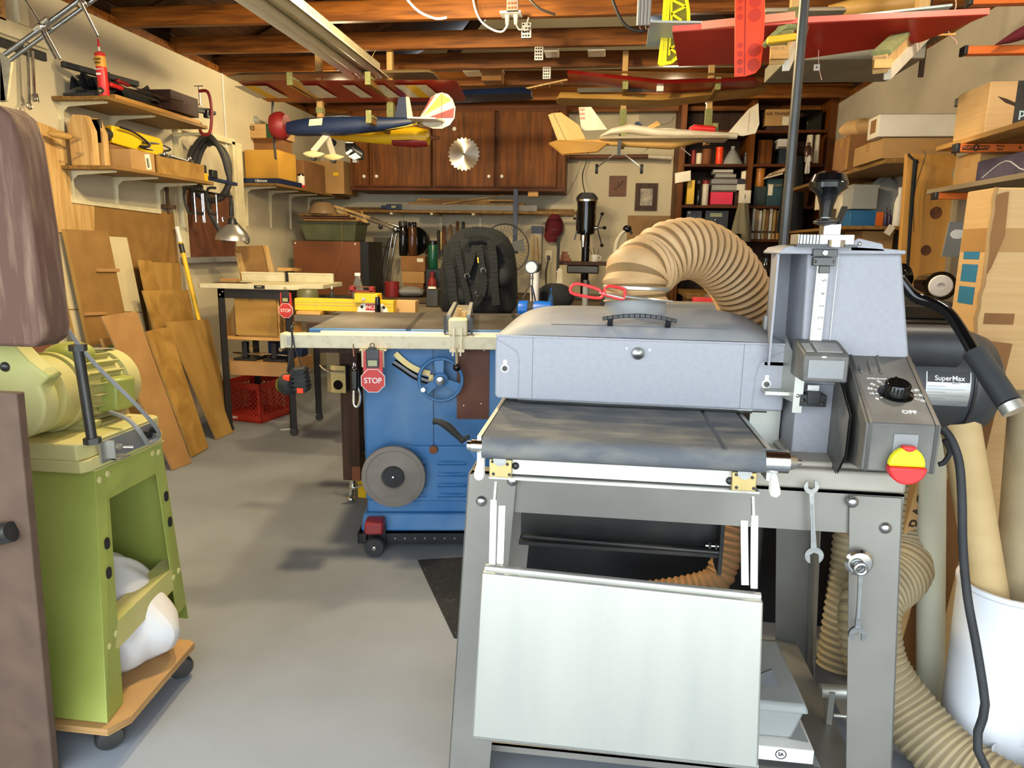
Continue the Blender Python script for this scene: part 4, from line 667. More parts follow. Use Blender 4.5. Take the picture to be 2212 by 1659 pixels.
# ================================================================ left wall: shelves
def bracket(Y, z, L_, H_, label, group):
    x = XL
    poly = [(x, z), (x+L_, z), (x+L_, z-.008), (x+.05, z-.022), (x+.022, z-.045), (x+.012, z-H_), (x, z-H_)]
    return thing('shelf_bracket', label, 'bracket', [p('arm', Pr(poly, 'y', Y-.002, Y+.002), MT['cream']), p('flange', MB().box(x, Y-.012, z-H_, x+.003, Y+.012, z).box(x, Y-.012, z-.003, x+L_-.01, Y+.012, z), MT['cream'])], group=group)
def shelf(name, label, Y0, Y1, z, d, t=.019):
    return one(name, label, 'shelf', B(XL+.001, Y0, z-t, XL+d, Y1, z), MT['shelfw'], bev=.002)
ZU, ZL, ZF = 1.925, 1.592, 1.665
shelf('wall_shelf', 'upper brown board shelf on the left wall holding the red glue tube', 3.40, 4.30, ZU, .31)
for i, px in enumerate((129, 238, 372)):
    Y = at(px, 240, X=XL).y; bracket(Y+.02*0, ZU-.0195, .27, .2, 'white bracket under the upper left shelf, %s' % ('nearest the grinder belt', 'in the middle', 'below the red C clamp')[i], 'brackets under the upper left shelf')
shelf('wall_shelf', 'lower brown board shelf on the left wall holding the wooden clamp', 3.40, 4.33, ZL, .31)
for i, px in enumerate((152, 248, 338)):
    Y = at(px, 400, X=XL).y; bracket(Y, ZL-.0195, .27, .2, 'white bracket under the lower left shelf, %s' % ('nearest the hanging ply', 'in the middle', 'beside the clamp rack')[i], 'brackets under the lower left shelf')
shelf('wall_shelf', 'far corner shelf on the left wall loaded with tan boxes', 5.25, 6.8, ZF, .30)
for i, Y in enumerate((5.32, 5.72, 6.1, 6.5)):
    bracket(Y, ZF-.0195, .26, .30, 'long white bracket under the far corner shelf, %s' % ('nearest the hanging lamp', 'second from the lamp', 'third from the lamp', 'closest to the back wall')[i], 'brackets under the far corner shelf')
X0 = XL+.30
def S_(px, py, Z): return at(px, py, Z=Z)
# --- on the upper shelf
c = at(232, 206, Z=ZU); x, y = c.x-.03, c.y+.02
thing('glue_tube', 'red construction adhesive tube standing upright on the upper left shelf', 'tube', [
    p('cartridge', La([(.0235, 0), (.0245, .002), (.0245, .195), (.023, .20), (.012, .205), (.006, .21)], (x, y, ZU), (-.03, 0, 1), 24), MT['red'], subs=[
        p('label_band', La([(.0248, .135), (.0248, .185)], (x, y, ZU), (-.03, 0, 1), 24, cap=False), mat('orange label', '#d9a03a', r=.5)),
        p('lettering', MB().txt('LIQUID', .0125, FRONT((x-.005, y-.0255, ZU+.168))).txt('NAILS', .0125, FRONT((x-.005, y-.0255, ZU+.152)), ext=.0006), MT['ink']),
        p('lettering', MB().txt('PROJECTS', .009, FRONT((x-.0035, y-.0253, ZU+.122))).box(x-.016, y-.0256, ZU+.095, x+.010, y-.0252, ZU+.105), MT['wink'])]),
    p('nozzle', La([(.006, .208), (.0045, .232)], (x, y, ZU), (-.03, 0, 1), 12), MT['white']), p('nozzle_cap', La([(.006, .230), (.004, .262), (.002, .268)], (x, y, ZU), (-.03, 0, 1), 12), MT['red'])])
c0, c1 = at(125, 196, X=-2.58), at(235, 190, X=-2.50)
thing('angle_tool', 'flat black tool with round chrome pivot lying at the near end of the upper shelf', 'tool', [
    p('body', MB().box(-2.60, 3.41, ZU+.001, -2.50, 3.47, ZU+.03, ty=.6).box(-2.72, 3.405, ZU+.001, -2.55, 3.45, ZU+.016), MT['rub'], bev=.004), p('pivot', La([(.017, 0), (.017, .006), (.012, .007), (0, .007)], (-2.505, 3.402, ZU+.022), (0, -1, 0), 20), MT['dark_steel'], subs=[p('pivot_cap', La([(.009, .006), (.007, .009), (0, .01)], (-2.505, 3.402, ZU+.022), (0, -1, 0), 16), MT['chrome'])])])
def screwdriver(name, label, a, b, hm, grp, hl=.09, hr=.013):
    a, b = V(a), V(b); d = (b-a).normalized()
    return thing(name, label, 'hand tool', [p('handle', La([(hr*.6, 0), (hr, .006), (hr*.8, hl*.5), (hr, hl*.8), (hr*.5, hl)], a, d, 12), hm), p('shank', Cy(a+d*hl, b, .0032, n=8), MT['chrome'])], group=grp)
screwdriver('screwdriver', 'red handled screwdriver on the tool heap of the upper left shelf, lower one', (-2.53, 3.50, ZU+.075), (-2.49, 3.85, ZU+.06), MT['red'], 'tools heaped on the upper left shelf')
screwdriver('screwdriver', 'red handled screwdriver on the tool heap of the upper left shelf, topmost one', (-2.56, 3.60, ZU+.115), (-2.50, 3.98, ZU+.085), MT['redd'], 'tools heaped on the upper left shelf')
screwdriver('rod_tool', 'long thin steel rod with black grip across the upper shelf heap', (-2.66, 3.44, ZU+.10), (-2.47, 4.05, ZU+.095), MT['black'], 'tools heaped on the upper left shelf', .07, .009)
screwdriver('rod_tool', 'short steel rod with dark grip on the front of the shelf heap', (-2.56, 3.5, ZU+.026), (-2.48, 3.85, ZU+.035), MT['dark_steel'], 'tools heaped on the upper left shelf', .05, .009)
one('plank', 'rough plank lying lengthwise along the front of the upper left shelf', 'plank', B(-2.57, 3.48, ZU+.001, -2.485, 4.24, ZU+.022), MT['piney'], bev=.002)
one('plank', 'longer plank lying on the plank on the upper shelf under the clamp', 'plank', B(-2.66, 3.62, ZU+.023, -2.575, 4.42, ZU+.04), MT['shelfw'], bev=.002)
one('tool_roll', 'open black tool bag heaped on the upper left shelf', 'tool bag', MB().grid(lambda u, v: V((-2.72+.16*u+.02*math.sin(9*v), 3.46+.5*v, ZU+.04+.10*math.sin(math.pi*u)**.6*(.5+.5*math.sin(2.2+5*v+u)**2)+.03*math.sin(17*u+11*v))), 18, 26).box(-2.72, 3.5, ZU+.0, -2.58, 3.94, ZU+.05), MT['fab'])
one('black_bar', 'square black plastic bar sticking out above the shelf heap', 'bar', MB().beam((-2.72, 3.42, ZU+.155), (-2.52, 3.72, ZU+.12), .03, .028), MT['rub'], bev=.003)
one('dark_box', 'dark brown open box on the far half of the upper left shelf', 'box', MB().box(-2.74, 3.98, ZU+.041, -2.50, 4.26, ZU+.05).box(-2.74, 3.98, ZU+.05, -2.735, 4.26, ZU+.15).box(-2.505, 3.98, ZU+.05, -2.50, 4.26, ZU+.15).box(-2.735, 3.98, ZU+.05, -2.505, 3.985, ZU+.15).box(-2.735, 4.255, ZU+.05, -2.505, 4.26, ZU+.15), mat('dark box', '#3a1d14', '#2a130d', r=.7), bev=.001)
def cclamp(name, label, P, Yc, m, r=.011, grp=None):
    P = [at(x, y, Y=Yc) for x, y in P]
    s0 = P[0]; e = P[-1]
    return thing(name, label, 'clamp', [p('frame', T(P, r, 8), m), p('screw', MB().cyl(s0+V((-.0, 0, .03)), V((s0.x, s0.y, s0.z-.075)), .005, n=10).cyl((s0.x, s0.y, s0.z-.085), (s0.x, s0.y, s0.z-.074), .013, n=12), MT['chrome']), p('tee_bar', Cy(s0+V((-.03, 0, .03)), s0+V((.03, 0, .03)), .003, n=6), MT['chrome'])], group=grp)
cclamp('c_clamp', 'red C clamp gripping the far end of the upper left shelf', [(430, 197), (448, 198), (456, 225), (457, 262), (452, 288), (438, 290), (432, 280)], 4.36, MT['redd'], .010)
one('bar_clamp', 'black plastic bar clamp lying on the upper shelf by the red C clamp', 'clamp', MB().beam((-2.62, 4.28, ZU+.10), (-2.48, 4.42, ZU+.095), .035, .02).beam((-2.70, 4.2, ZU+.11), (-2.5, 4.40, ZU+.11), .012, .02).box(-2.53, 4.36, ZU+.06, -2.50, 4.39, ZU+.11).box(-2.66, 4.22, ZU+.052, -2.62, 4.30, ZU+.10), MT['black'], bev=.003)
# --- on the lower shelf
hx = -2.62
hs = lambda y0, y1: Pr([(hx-.10, ZL), (hx+.03, ZL), (hx+.03, ZL+.17), (hx+.0, ZL+.245), (hx-.07, ZL+.25), (hx-.10, ZL+.20)], 'y', y0, y1)
thing('hand_screw_clamp', 'wooden hand screw clamp standing at the near end of the lower left shelf', 'clamp', [p('jaw', hs(3.42, 3.46), MT['pine'], bev=.003), p('jaw', hs(3.50, 3.54), MT['pine'], bev=.003),
    p('screw', MB().cyl((hx-.035, 3.36, ZL+.13), (hx-.035, 3.56, ZL+.13), .006, n=12), MT['chrome']), p('screw', Cy((hx-.03, 3.37, ZL+.055), (hx-.03, 3.56, ZL+.055), .006, n=12), MT['chrome']),
    p('handle', La([(.006, 0), (.015, .015), (.018, .05), (.014, .09), (.005, .105)], (hx-.035, 3.36, ZL+.13), (-.6, -.8, .06), 16), MT['ply'])])
cb = carton('carton', 'small brown carton with white shipping labels on the lower left shelf', -2.66, 3.56, ZL, X0-.005, 3.76, ZL+.10, MT['card'], extra=[
    p('shipping_label', MB().box(-2.64, 3.60, ZL+.1015, -2.50, 3.74, ZL+.1035), MT['paper'], subs=[p('barcode', MB().box(-2.60, 3.62, ZL+.1035, -2.598, 3.72, ZL+.104).box(-2.59, 3.62, ZL+.1035, -2.585, 3.72, ZL+.104).box(-2.58, 3.62, ZL+.1035, -2.577, 3.72, ZL+.104).box(-2.54, 3.62, ZL+.1035, -2.52, 3.66, ZL+.104), MT['ink'])]),
    p('shipping_label', MB().m(fr((X0-.0048, 3.70, ZL+.05), (0, 1, .15), (0, -.15, 1))).box(-.022, -.04, 0, .022, .04, .001).box(-.012, -.03, .001, -.002, .02, .0014, 1).box(.002, -.03, .001, .006, .02, .0014, 1), [MT['paper'], MT['ink']])])
thing('wooden_crate', 'long honey coloured plywood box on the lower left shelf', 'box', [p('side', B(X0-.02, 3.79, ZL, X0-.008, 4.26, ZL+.095), MT['plyx'], bev=.001), p('end', B(-2.72, 3.79, ZL, X0-.02, 3.80, ZL+.095), mat('mahogany', '#6b3a1c', '#552c14', r=.5)), p('end', B(-2.72, 4.25, ZL, X0-.02, 4.26, ZL+.095), MT['plyx']), p('back', B(-2.72, 3.80, ZL, -2.71, 4.25, ZL+.095), MT['plyx']), p('base', B(-2.71, 3.80, ZL, X0-.02, 4.25, ZL+.008), MT['plyx'])])
one('power_supply', 'chrome and grey caliper set resting in the plywood box', 'hand tool', MB().box(-2.60, 3.86, ZL+.07, -2.52, 4.20, ZL+.115).ball((-2.51, 3.9, ZL+.115), (.012, .02, .02)).ball((-2.51, 4.14, ZL+.115), (.012, .02, .02)).cyl((-2.5, 3.93, ZL+.11), (-2.5, 4.1, ZL+.10), .008), MT['steel'], bev=.004)
thing('jigsaw_carton', 'yellow power tool sleeve with black cable on the lower left shelf', 'power tool', [
    p('body', MB().m(fr((-2.60, 3.75, ZL+.17), (.25, 1, -.06), (0, .06, 1))).prism([(-.16, -.045), (.14, -.06), (.17, -.03), (.17, .01), (.15, .04), (-.16, .045)], 'z', -.04, .04), MT['yel'], bev=.006),
    p('nose', MB().box(-2.70, 3.50, ZL+.12, -2.60, 3.515, ZL+.24).cyl((-2.65, 3.515, ZL+.18), (-2.63, 3.60, ZL+.175), .035, n=16), MT['dark_steel'], bev=.003),
    p('cable', T([(-2.56, 3.60, ZL+.215), (-2.545, 3.70, ZL+.20), (-2.53, 3.80, ZL+.15), (-2.54, 3.72, ZL+.135), (-2.54, 3.88, ZL+.13), (-2.52, 3.97, ZL+.15), (-2.53, 3.90, ZL+.17), (-2.54, 3.75, ZL+.16)], .006, 8), MT['black']),
    p('foot', MB().box(-2.66, 3.56, ZL+.10, -2.60, 3.9, ZL+.125), MT['card3'])])
thing('quick_clamp', 'blue and yellow quick clamp at the far end of the lower shelf', 'clamp', [p('head', MB().box(-2.56, 4.28, ZL+.001, -2.50, 4.32, ZL+.05), MT['yel'], bev=.003), p('bar', MB().beam((-2.53, 4.30, ZL+.03), (-2.48, 4.62, ZL+.01), .03, .02), MT['dblue']), p('jaw', MB().box(-2.57, 4.28, ZL+.05, -2.50, 4.31, ZL+.10).box(-2.52, 4.36, ZL+.03, -2.49, 4.42, ZL+.08), MT['black'], bev=.004)])
for i, (px, x) in enumerate(((400, -2.56), (415, -2.53), (430, -2.57), (442, -2.50))):
    Y = 4.25+.05*i; z = 1.50
    P = [(x, Y, z+.06), (x-.05, Y, z+.06), (x-.07, Y, z), (x-.05, Y, z-.10), (x, Y, z-.10)]
    thing('small_c_clamp', 'small dark C clamp with bright screw hanging under the lower shelf, %s' % ('nearest the wall seam', 'second one', 'third one', 'outermost')[i], 'clamp', [p('frame', T(P, .009, 6, sub=2), MT['dark_steel']), p('screw', Cy((x, Y, z-.16), (x, Y, z+.02), .005, n=8), MT['chrome']), p('tee_bar', Cy((x-.02, Y, z-.155), (x+.02, Y, z-.155), .003, n=6), MT['chrome'])], group='C clamps hanging at the end of the lower shelf')
q = at(365, 430, X=XL+.03)
one('wall_clamp', 'rusty bar clamp hanging on the wall beside the bracket', 'clamp', MB().box(XL+.01, q.y-.008, q.z-.09, XL+.03, q.y+.008, q.z+.12).box(XL+.01, q.y-.06, q.z-.06, XL+.04, q.y+.06, q.z-.035), mat('rusty brown iron', '#5a4430', '#46331f', r=.7), bev=.002)
# wrenches hanging by the ceiling on a ring
wy = 3.2
def wrench_box(mb, a, b, r=.006):
    a, b = V(a), V(b); d = (b-a).normalized(); s = d.cross(V((1, 0, 0))).normalized()
    mb.beam(a, b, .014, .006, up=(1, 0, 0))
    n = 20
    for c in (b+d*.014,): mb.rings([[c+(s*math.cos(t)+d*math.sin(t))*(.014+.004*math.cos(k))+V((1, 0, 0))*.005*math.sin(k) for k in [i*math.tau/8 for i in range(8)]] for t in [j*math.tau/n for j in range(n)]], closed=True)
    return mb
q0, q1 = at(60, 108, X=XL+.06), at(64, 232, X=XL+.06); q2, q3 = at(70, 110, X=XL+.075), at(74, 205, X=XL+.075)
ringp = MB().tube([q0+V((.0, .02*math.cos(t*math.tau/16), .02*math.sin(t*math.tau/16)+.015)) for t in range(16)], .002, 6, closed=True, sub=1)
hang = thing('wrench_set', 'long steel combination wrenches hanging from a ring on the left wall', 'wrench', [p('wrench', wrench_box(MB(), q0, q1+V((0, 0, .02))), MT['steel']), p('wrench', wrench_box(MB(), q2, q3).prism([(q3.y-.022, q3.z-.0), (q3.y-.012, q3.z-.035), (q3.y-.004, q3.z-.012), (q3.y+.012, q3.z-.012), (q3.y+.022, q3.z-.03), (q3.y+.018, q3.z+.01)], 'x', XL+.072, XL+.08), MT['steel']), p('ring', ringp, MT['chrome'])])
q0, q1 = at(8, 100, X=XL+.03), at(106, 128, X=XL+.03)
thing('magnet_rail', 'cream wooden rail with black magnetic strip high on the left wall', 'rail', [p('board', MB().box(XL, 2.5, q0.z+.06, XL+.02, q1.y+.02, q0.z+.13).box(XL, q1.y-.16, q0.z+.13, XL+.03, q1.y-.10, ZC-.01), MT['cream'], bev=.002), p('magnet_strip', B(XL+.001, q0.y-.3, q1.z-.01, XL+.02, q1.y, q1.z+.03), MT['rub'], bev=.002)])
thing('wall_picture', 'dark framed poster at the top left corner of the wall', 'picture', [p('frame', B(XL, 2.5, 2.20, XL+.02, 3.15, ZC-.02), MT['pinex']), p('print', B(XL+.02, 2.53, 2.22, XL+.022, 3.12, ZC-.03), MT['rub'])])
# chrome cross stand (two rods crossed with legs) in front of the wall
cr = []
A, B_, C = at(10, 118, Y=2.2), at(93, 57, Y=2.2), at(200, -20, Y=2.2)
cr.append(p('main_rod', MB().cyl(A, C, .0075, n=12), MT['steel']))
cr.append(p('second_rod', MB().cyl(A+V((0, .02, -.012)), C+V((0, .02, -.012)), .0065, n=12), MT['steel']))
for a, b, lab in (((55, 0), (92, 58), 0), ((93, 60), (130, 128), 0), ((88, 66), (120, 126), 0), ((172, 0), (211, 78), 0)):
    cr.append(p('thin_rod', Cy(at(*a, Y=2.19), at(*b, Y=2.19), .0045, n=10), MT['steel']))
cr.append(p('clamp_head', MB().ball(B_, .016, 12).cyl(B_+V((-.03, 0, -.01)), B_+V((.03, -.01, .02)), .009, n=10), MT['chrome']))
cr.append(p('clamp_head', MB().ball(at(178, 8, Y=2.2), .014, 12), MT['chrome']))
cr.append(p('joist_strap', Cy(at(200, -20, Y=2.2), V((at(200, -20, Y=2.2).x, 2.2, ZC)), .005), MT['steel']))
thing('crossed_rods', 'crossed bright steel rods hanging from the ceiling at the upper left', 'stand', cr)
# far left clipboard like grey card
one('sandpaper_card', 'grey carded tool pack hanging at the far left edge', 'package', sil([(0, 112), (18, 124), (24, 135), (14, 218), (0, 220)], 2.4, .01).box(at(-60, 112, Y=2.4).x, 2.4, at(0, 218, Y=2.4).z, at(0, 112, Y=2.4).x, 2.41, at(0, 112, Y=2.4).z), mat('grey card', '#a89c80', '#857a62', r=.8, sc=30), bev=.001)
# --- boards on and against the wall
def wallpoly(name, label, pts, m, d0=.004, t=.012, cat='board'):
    P = [at(x, y, X=XL+d0+t) for x, y in pts]
    return one(name, label, cat, Pr([(q.y, q.z) for q in P], 'x', XL+d0, XL+d0+t), m, bev=.001)
wallpoly('plywood_sheet', 'large pale plywood sheet with clipped corner hung flat on the left wall', [(-40, 245), (62, 255), (150, 290), (152, 365), (154, 434), (204, 440), (204, 500), (103, 503), (62, 448), (-40, 300)], MT['pine'])
one('white_strip', 'white painted batten under the lower left shelf brackets', 'batten', MB().prism([(q.y, q.z) for q in (at(x, y, X=XL+.016) for x, y in ((154, 430), (346, 452), (346, 462), (154, 438)))], 'x', XL+.0165, XL+.024), MT['cream'])
wallpoly('hardboard_sheet', 'big orange brown hardboard sheet standing flat on the left wall', [(204, 440), (375, 459), (386, 568), (384, 740), (204, 745)], MT['hard'], t=.010)
def lean(name, label, top, bot, m, t=.012, xt=.05, xb=None, cat='board', extra=()):
    A = [at(x, y, X=XL+xt) for x, y in top]; Bm = [at(x, y, Z=0) if xb is None else at(x, y, X=XL+xb) for x, y in bot]
    v = [Bm[0], Bm[1], A[1], A[0]]; n = (v[1]-v[0]).cross(v[3]-v[0]).normalized()
    if n.x < 0: n = -n
    mb = MB().add(v+[q+n*t for q in v], [(3, 2, 1, 0), (4, 5, 6, 7), (0, 1, 5, 4), (1, 2, 6, 5), (2, 3, 7, 6), (3, 0, 4, 7)])
    F_ = lambda u, w, h=0: v[0].lerp(v[1], u).lerp(v[3].lerp(v[2], u), w)+n*(t+h)
    if not extra: return one(name, label, cat, mb, m, bev=.0008)
    return thing(name, label, cat, [p('panel', mb, m, bev=.0008)]+[p(nm, fn(F_, n), mm) for nm, fn, mm in extra])
def strip(F_, n, u0, u1, w, h, d=.012):
    a, b = F_(u0, w, d/2), F_(u1, w, d/2); return MB().beam(a, b, d, h, up=(F_(u0, w+.05)-F_(u0, w)))
lean('plywood_offcut', 'pale plywood offcut leaning behind the yellow broom pole', [(300, 565), (385, 569)], [(330, 760), (400, 755)], MT['ply'], xt=.03, xb=.06)
lean('grooved_panel', 'white grooved panel leaning on the left wall behind the brown board', [(103, 503), (270, 513)], [(211, 960), (363, 960)], mat('white board', '#d8cba4', '#c9bb92', r=.6, sc=3), xt=.03, xb=.07, extra=[
    ('groove', lambda F_, n: strip(F_, n, 0, 1, .33, .006, .001), MT['hard']), ('groove', lambda F_, n: strip(F_, n, 0, 1, .66, .006, .001), MT['hard']), ('bare_edge', lambda F_, n: MB().beam(F_(0, 0, -.004), F_(0, 1, -.004), .004, .016, up=n), MT['ply'])])
lean('cabinet_door', 'brown hardboard door with two battens leaning on the left wall', [(133, 495), (227, 500)], [(187, 747), (277, 740)], MT['hard'], t=.018, xt=.07, xb=.10, extra=[
    ('batten', lambda F_, n: strip(F_, n, .50, 1.04, .66, .018), MT['hard2']), ('batten', lambda F_, n: strip(F_, n, .02, .5, .28, .016), MT['hard2']), ('ply_edge', lambda F_, n: MB().beam(F_(0, 0, -.009), F_(0, 1, -.009), .004, .018, up=n), MT['ply'])])
lean('plywood_strip', 'narrow stained plywood strip leaning in the middle of the board stack', [(296, 562), (322, 563)], [(340, 770), (385, 765)], MT['plyx'], xt=.08, xb=.13)
lean('plywood_offcut', 'wide plywood offcut leaning low behind the broom pole', [(305, 628), (403, 626)], [(338, 735), (424, 728)], MT['plyx'], xt=.14, xb=.17)
lean('plywood_sheet', 'tall pale plywood panel at the foot of the yellow broom', [(355, 697), (447, 690)], [(465, 950), (503, 933)], MT['ply'], xt=.20)
lean('knotty_board', 'knotty fir board leaning just right of the front brown plank', [(312, 717), (360, 707)], [(412, 988), (445, 968)], MT['plyx'], xt=.24, t=.018)
lean('orange_board', 'narrow orange board with green tape behind the front brown plank', [(214, 733), (232, 730)], [(318, 1010), (345, 995)], MT['ply'], xt=.16, t=.018, extra=[('green_tape', lambda F_, n: strip(F_, n, .3, .9, .93, .02, .001), mat('green tape', '#4f7a22', r=.6))])
lean('hardboard_plank', 'smooth tan hardboard plank leaning in front of the board stack', [(215, 684), (291, 673)], [(370, 1016), (411, 1000)], MT['hard2'], xt=.30, t=.012)
lean('dark_board', 'dark brown board with black stripe leaning behind the grinder motor', [(20, 705), (112, 710)], [(60, 830), (150, 830)], MT['brown'], xt=.25, xb=.35, t=.015, extra=[('black_stripe', lambda F_, n: MB().beam(F_(.88, .5, .001), F_(.88, .95, .001), .03, .001, up=n), MT['ink'])])
# broom
b0, b1 = at(486, 930, Z=.0), at(382, 490, X=XL+.05)
d = (b1-b0).normalized(); P = lambda t: b0+d*t; L_ = (b1-b0).length
thing('broom', 'yellow handled straw broom leaning beside the plywood stack', 'broom', [p('pole', Cy(P(.24), P(L_-.10), .0135, n=14), MT['yel'], subs=[p('scuffed_sleeve', Cy(P(.20), P(.245), .0138, n=14), MT['steel']), p('pole_tip', MB().cyl(P(L_-.10), P(L_-.07), .015, n=12).cyl(P(L_-.07), P(L_), .012, .014, n=12), MT['white']), p('black_collar', Cy(P(L_-.17), P(L_-.11), .0155, n=12), MT['black'])]),
    p('broom_head', MB().rings([[P(t)+(d.orthogonal().normalized()*math.cos(a)*rx+d.cross(d.orthogonal()).normalized()*math.sin(a)*ry) for a in [i*math.tau/16 for i in range(16)]] for t, rx, ry in ((.20, .018, .018), (.15, .03, .022), (.08, .045, .03), (.03, .06, .035))]), MT['straw'], subs=[p('binding', Cy(P(.125), P(.145), .034, n=14), MT['yel'])])])
# coiled hose on the wall
hc = at(461, 368, Y=4.62)
for_ = []
for k in range(3):
    P_ = []
    for i in range(20):
        a = i*math.tau/20; rx, rz = .118+.012*k*(1 if i > 4 else .3), .185+.012*k
        P_.append(V((hc.x+rx*math.cos(a)*(1-.12*math.sin(a))+.006*math.sin(3*a+k), hc.y-.03*k, hc.z+rz*math.sin(a)+.008*math.cos(2*a+2*k))))
    for_.append(p('coil', T(P_, .017, 10, closed=True, sub=3), MT['rope']))
for_.append(p('tail', T([hc+V((.10, -.02, -.12)), hc+V((.13, -.03, -.2)), hc+V((.125, -.03, -.30))], .015, 8), MT['rope']))
for_.append(p('end_tube', T([hc+V((-.02, -.05, -.18)), hc+V((-.01, -.06, -.28)), hc+V((.06, -.05, -.42)), hc+V((.08, -.05, -.47))], .018, 8), MT['rope']))
for_.append(p('wall_hook', T([(XL, hc.y, hc.z+.16), (hc.x-.02, hc.y, hc.z+.155), (hc.x+.01, hc.y, hc.z+.185)], .006, 8), MT['chrome']))
thing('coiled_hose', 'black shop hose coiled on a hook in front of the boarded window', 'hose', for_)
# bell lamp
lc = at(502, 500, Y=4.4)
thing('work_lamp', 'aluminium bell work lamp hanging in front of the boarded window', 'lamp', [
    p('reflector', La([(.104, -.055), (.107, -.058), (.104, -.035), (.085, -.005), (.05, .03), (.028, .045), (.026, .044), (.048, .027), (.083, -.008), (.1, -.038)], lc, (.05, 0, 1), 40), MT['alu']),
    p('socket', La([(.03, .045), (.026, .07), (.02, .085), (.0, .09)], lc, (.05, 0, 1), 16), MT['black']),
    p('cord', T([lc+V((0, 0, .085)), lc+V((.0, 0, .16)), lc+V((-.01, .04, .22))], .006, 8), MT['black']),
    p('drop_cord', T([lc+V((.01, 0, .08)), lc+V((.06, 0, .03)), lc+V((.11, 0, -.03)), lc+V((.105, 0, -.075)), lc+V((.07, 0, -.06)), lc+V((.06, -.02, -.02))], .0035, 6), MT['black']),
    p('clamp_hook', T([lc+V((-.015, -.01, .08)), lc+V((-.05, -.02, .09)), lc+V((-.045, -.02, .06)), lc+V((-.03, -.01, .07))], .004, 6), MT['chrome']),
    p('hanger_bar', MB().cyl(lc+V((-.01, .04, .22)), (XL, lc.y+.04, lc.z+.28), .008), MT['black'])])
# boxes on the far corner shelf
def Sx(px, py): return at(px, py, Z=ZF)
carton('carton', 'plain tan carton at the near end of the far corner shelf', XL+.02, 5.30, ZF+.04, XL+.29, 5.62, ZF+.25, mat('yellow tan card', '#c8983a', '#b5852d', r=.7, sc=3), tape=False)
thing('book', 'dark blue box marked Ultimate lying under the tan carton', 'box', [p('cover', B(XL+.01, 5.27, ZF, XL+.30, 5.70, ZF+.038), MT['dblue'], bev=.001), p('lettering', MB().txt('Ultimate', .028, FRONT((XL+.16, 5.2695, ZF+.019))), MT['wink'])])
q = at(613, 400, X=XL+.27)
thing('drink_can', 'white and red drink can on the far corner shelf edge', 'can', [p('body', La([(.024, 0), (.031, .006), (.031, .105), (.025, .118), (.024, .116), (0, .115)], (XL+.265, 5.76, ZF), n=24), MT['chrome'], subs=[p('printed_wrap', La([(.0314, .008), (.0314, .1)], (XL+.265, 5.76, ZF), n=24, cap=False), MT['paper']), p('red_band', La([(.0318, .008), (.0318, .028)], (XL+.265, 5.76, ZF), n=24, cap=False), MT['red'])])])
one('dark_carton', 'long dark brown carton behind the can on the corner shelf', 'box', B(XL+.02, 5.84, ZF, XL+.26, 6.3, ZF+.24), MT['card3'], bev=.003)
carton('carton', 'golden carton with small yellow sticker at the end of the corner shelf', XL+.02, 6.34, ZF+.002, XL+.42, 6.7, ZF+.29, MT['card'], tape=False, extra=[p('sticker', B(XL+.32, 6.338, ZF+.16, XL+.37, 6.3395, ZF+.19), MT['yel'])])
# DataCopy carton stacked above, upside down
x0, z0, x1, z1 = pr4(491, 268, 575, 298, 5.45)
thing('paper_carton', 'green and cream copy paper carton standing upside down on the corner shelf stack', 'box', [p('body', B(x0, 5.45, z0, x1+.12, 5.7, z1), MT['card2'], bev=.002), p('green_panel', MB().box(x0-.001, 5.449, z0+.035, x0+.09, 5.45, z1).box(x1, 5.449, z0-.001, x1+.121, 5.45, z1+.001), mat('dark green print', '#1d4a2c', r=.6)),
    p('lettering', MB().txt('Data', .045, FRONT((x0+.185, 5.4485, z0+.075), math.pi)).txt('ADVANCED', .017, FRONT((x0+.12, 5.4485, z0+.018), math.pi)), MT['bink']), p('white_lettering', MB().txt('Copy', .045, FRONT((x0+.075, 5.448, z0+.075), math.pi)), MT['wink']), p('riser', B(x0+.03, 5.5, ZF+.25, x1+.1, 5.68, z0), MT['card3'])])
one('plastic_wrap', 'crumpled clear plastic wrap on top of the copy paper carton', 'bag', lump((x0+.13, 5.56, z1+.045), (.085, .07, .045), 3, a=.1), MT['frost'])
one('orange_pouch', 'small orange pouch beside the plastic wrap', 'pouch', B(x0+.03, 5.46, z1+.001, x0+.14, 5.54, z1+.03), mat('burnt orange', '#b4552a', r=.6), bev=.006)
one('red_pot', 'small dull red pot at the right end of the paper carton', 'pot', La([(.03, 0), (.04, .07), (.042, .075), (.036, .072), (.028, .01), (0, .008)], (x1+.05, 5.55, z1+.001), n=20), MT['redd'])
# ================================================================ router table group
RZ = .965
fl = at(420, 612, Z=RZ); fr_ = at(640, 617, Z=RZ)
rx0, rx1, ry0 = max(fl.x, XL+.02), fr_.x, fl.y+.02
SZ = at(550, 728, Y=ry0+.05).z; LZ = at(550, 782, Y=ry0+.05).z
ps = [p('tabletop', MB().prism([(rx0+.02, ry0), (rx1-.03, ry0), (rx1+.1, ry0+.16), (rx1+.1, ry0+.5), (rx0+.02, ry0+.5), (rx0, ry0+.48), (rx0, ry0+.02)], 'z', RZ-.03, RZ), MT['cream'], bev=.004, label='cream laminate tabletop'),
    p('badge', MB().box(rx0+.38, ry0-.002, RZ-.026, rx0+.45, ry0, RZ-.004).txt('INCRA', .010, FRONT((rx0+.415, ry0-.0025, RZ-.013)), 1), [MT['ink'], MT['cream']]),
    p('apron', MB().box(rx0+.12, ry0+.03, RZ-.09, rx1-.06, ry0+.035, RZ-.03).box(rx1-.065, ry0+.03, RZ-.09, rx1-.06, ry0+.45, RZ-.03), MT['black'])]
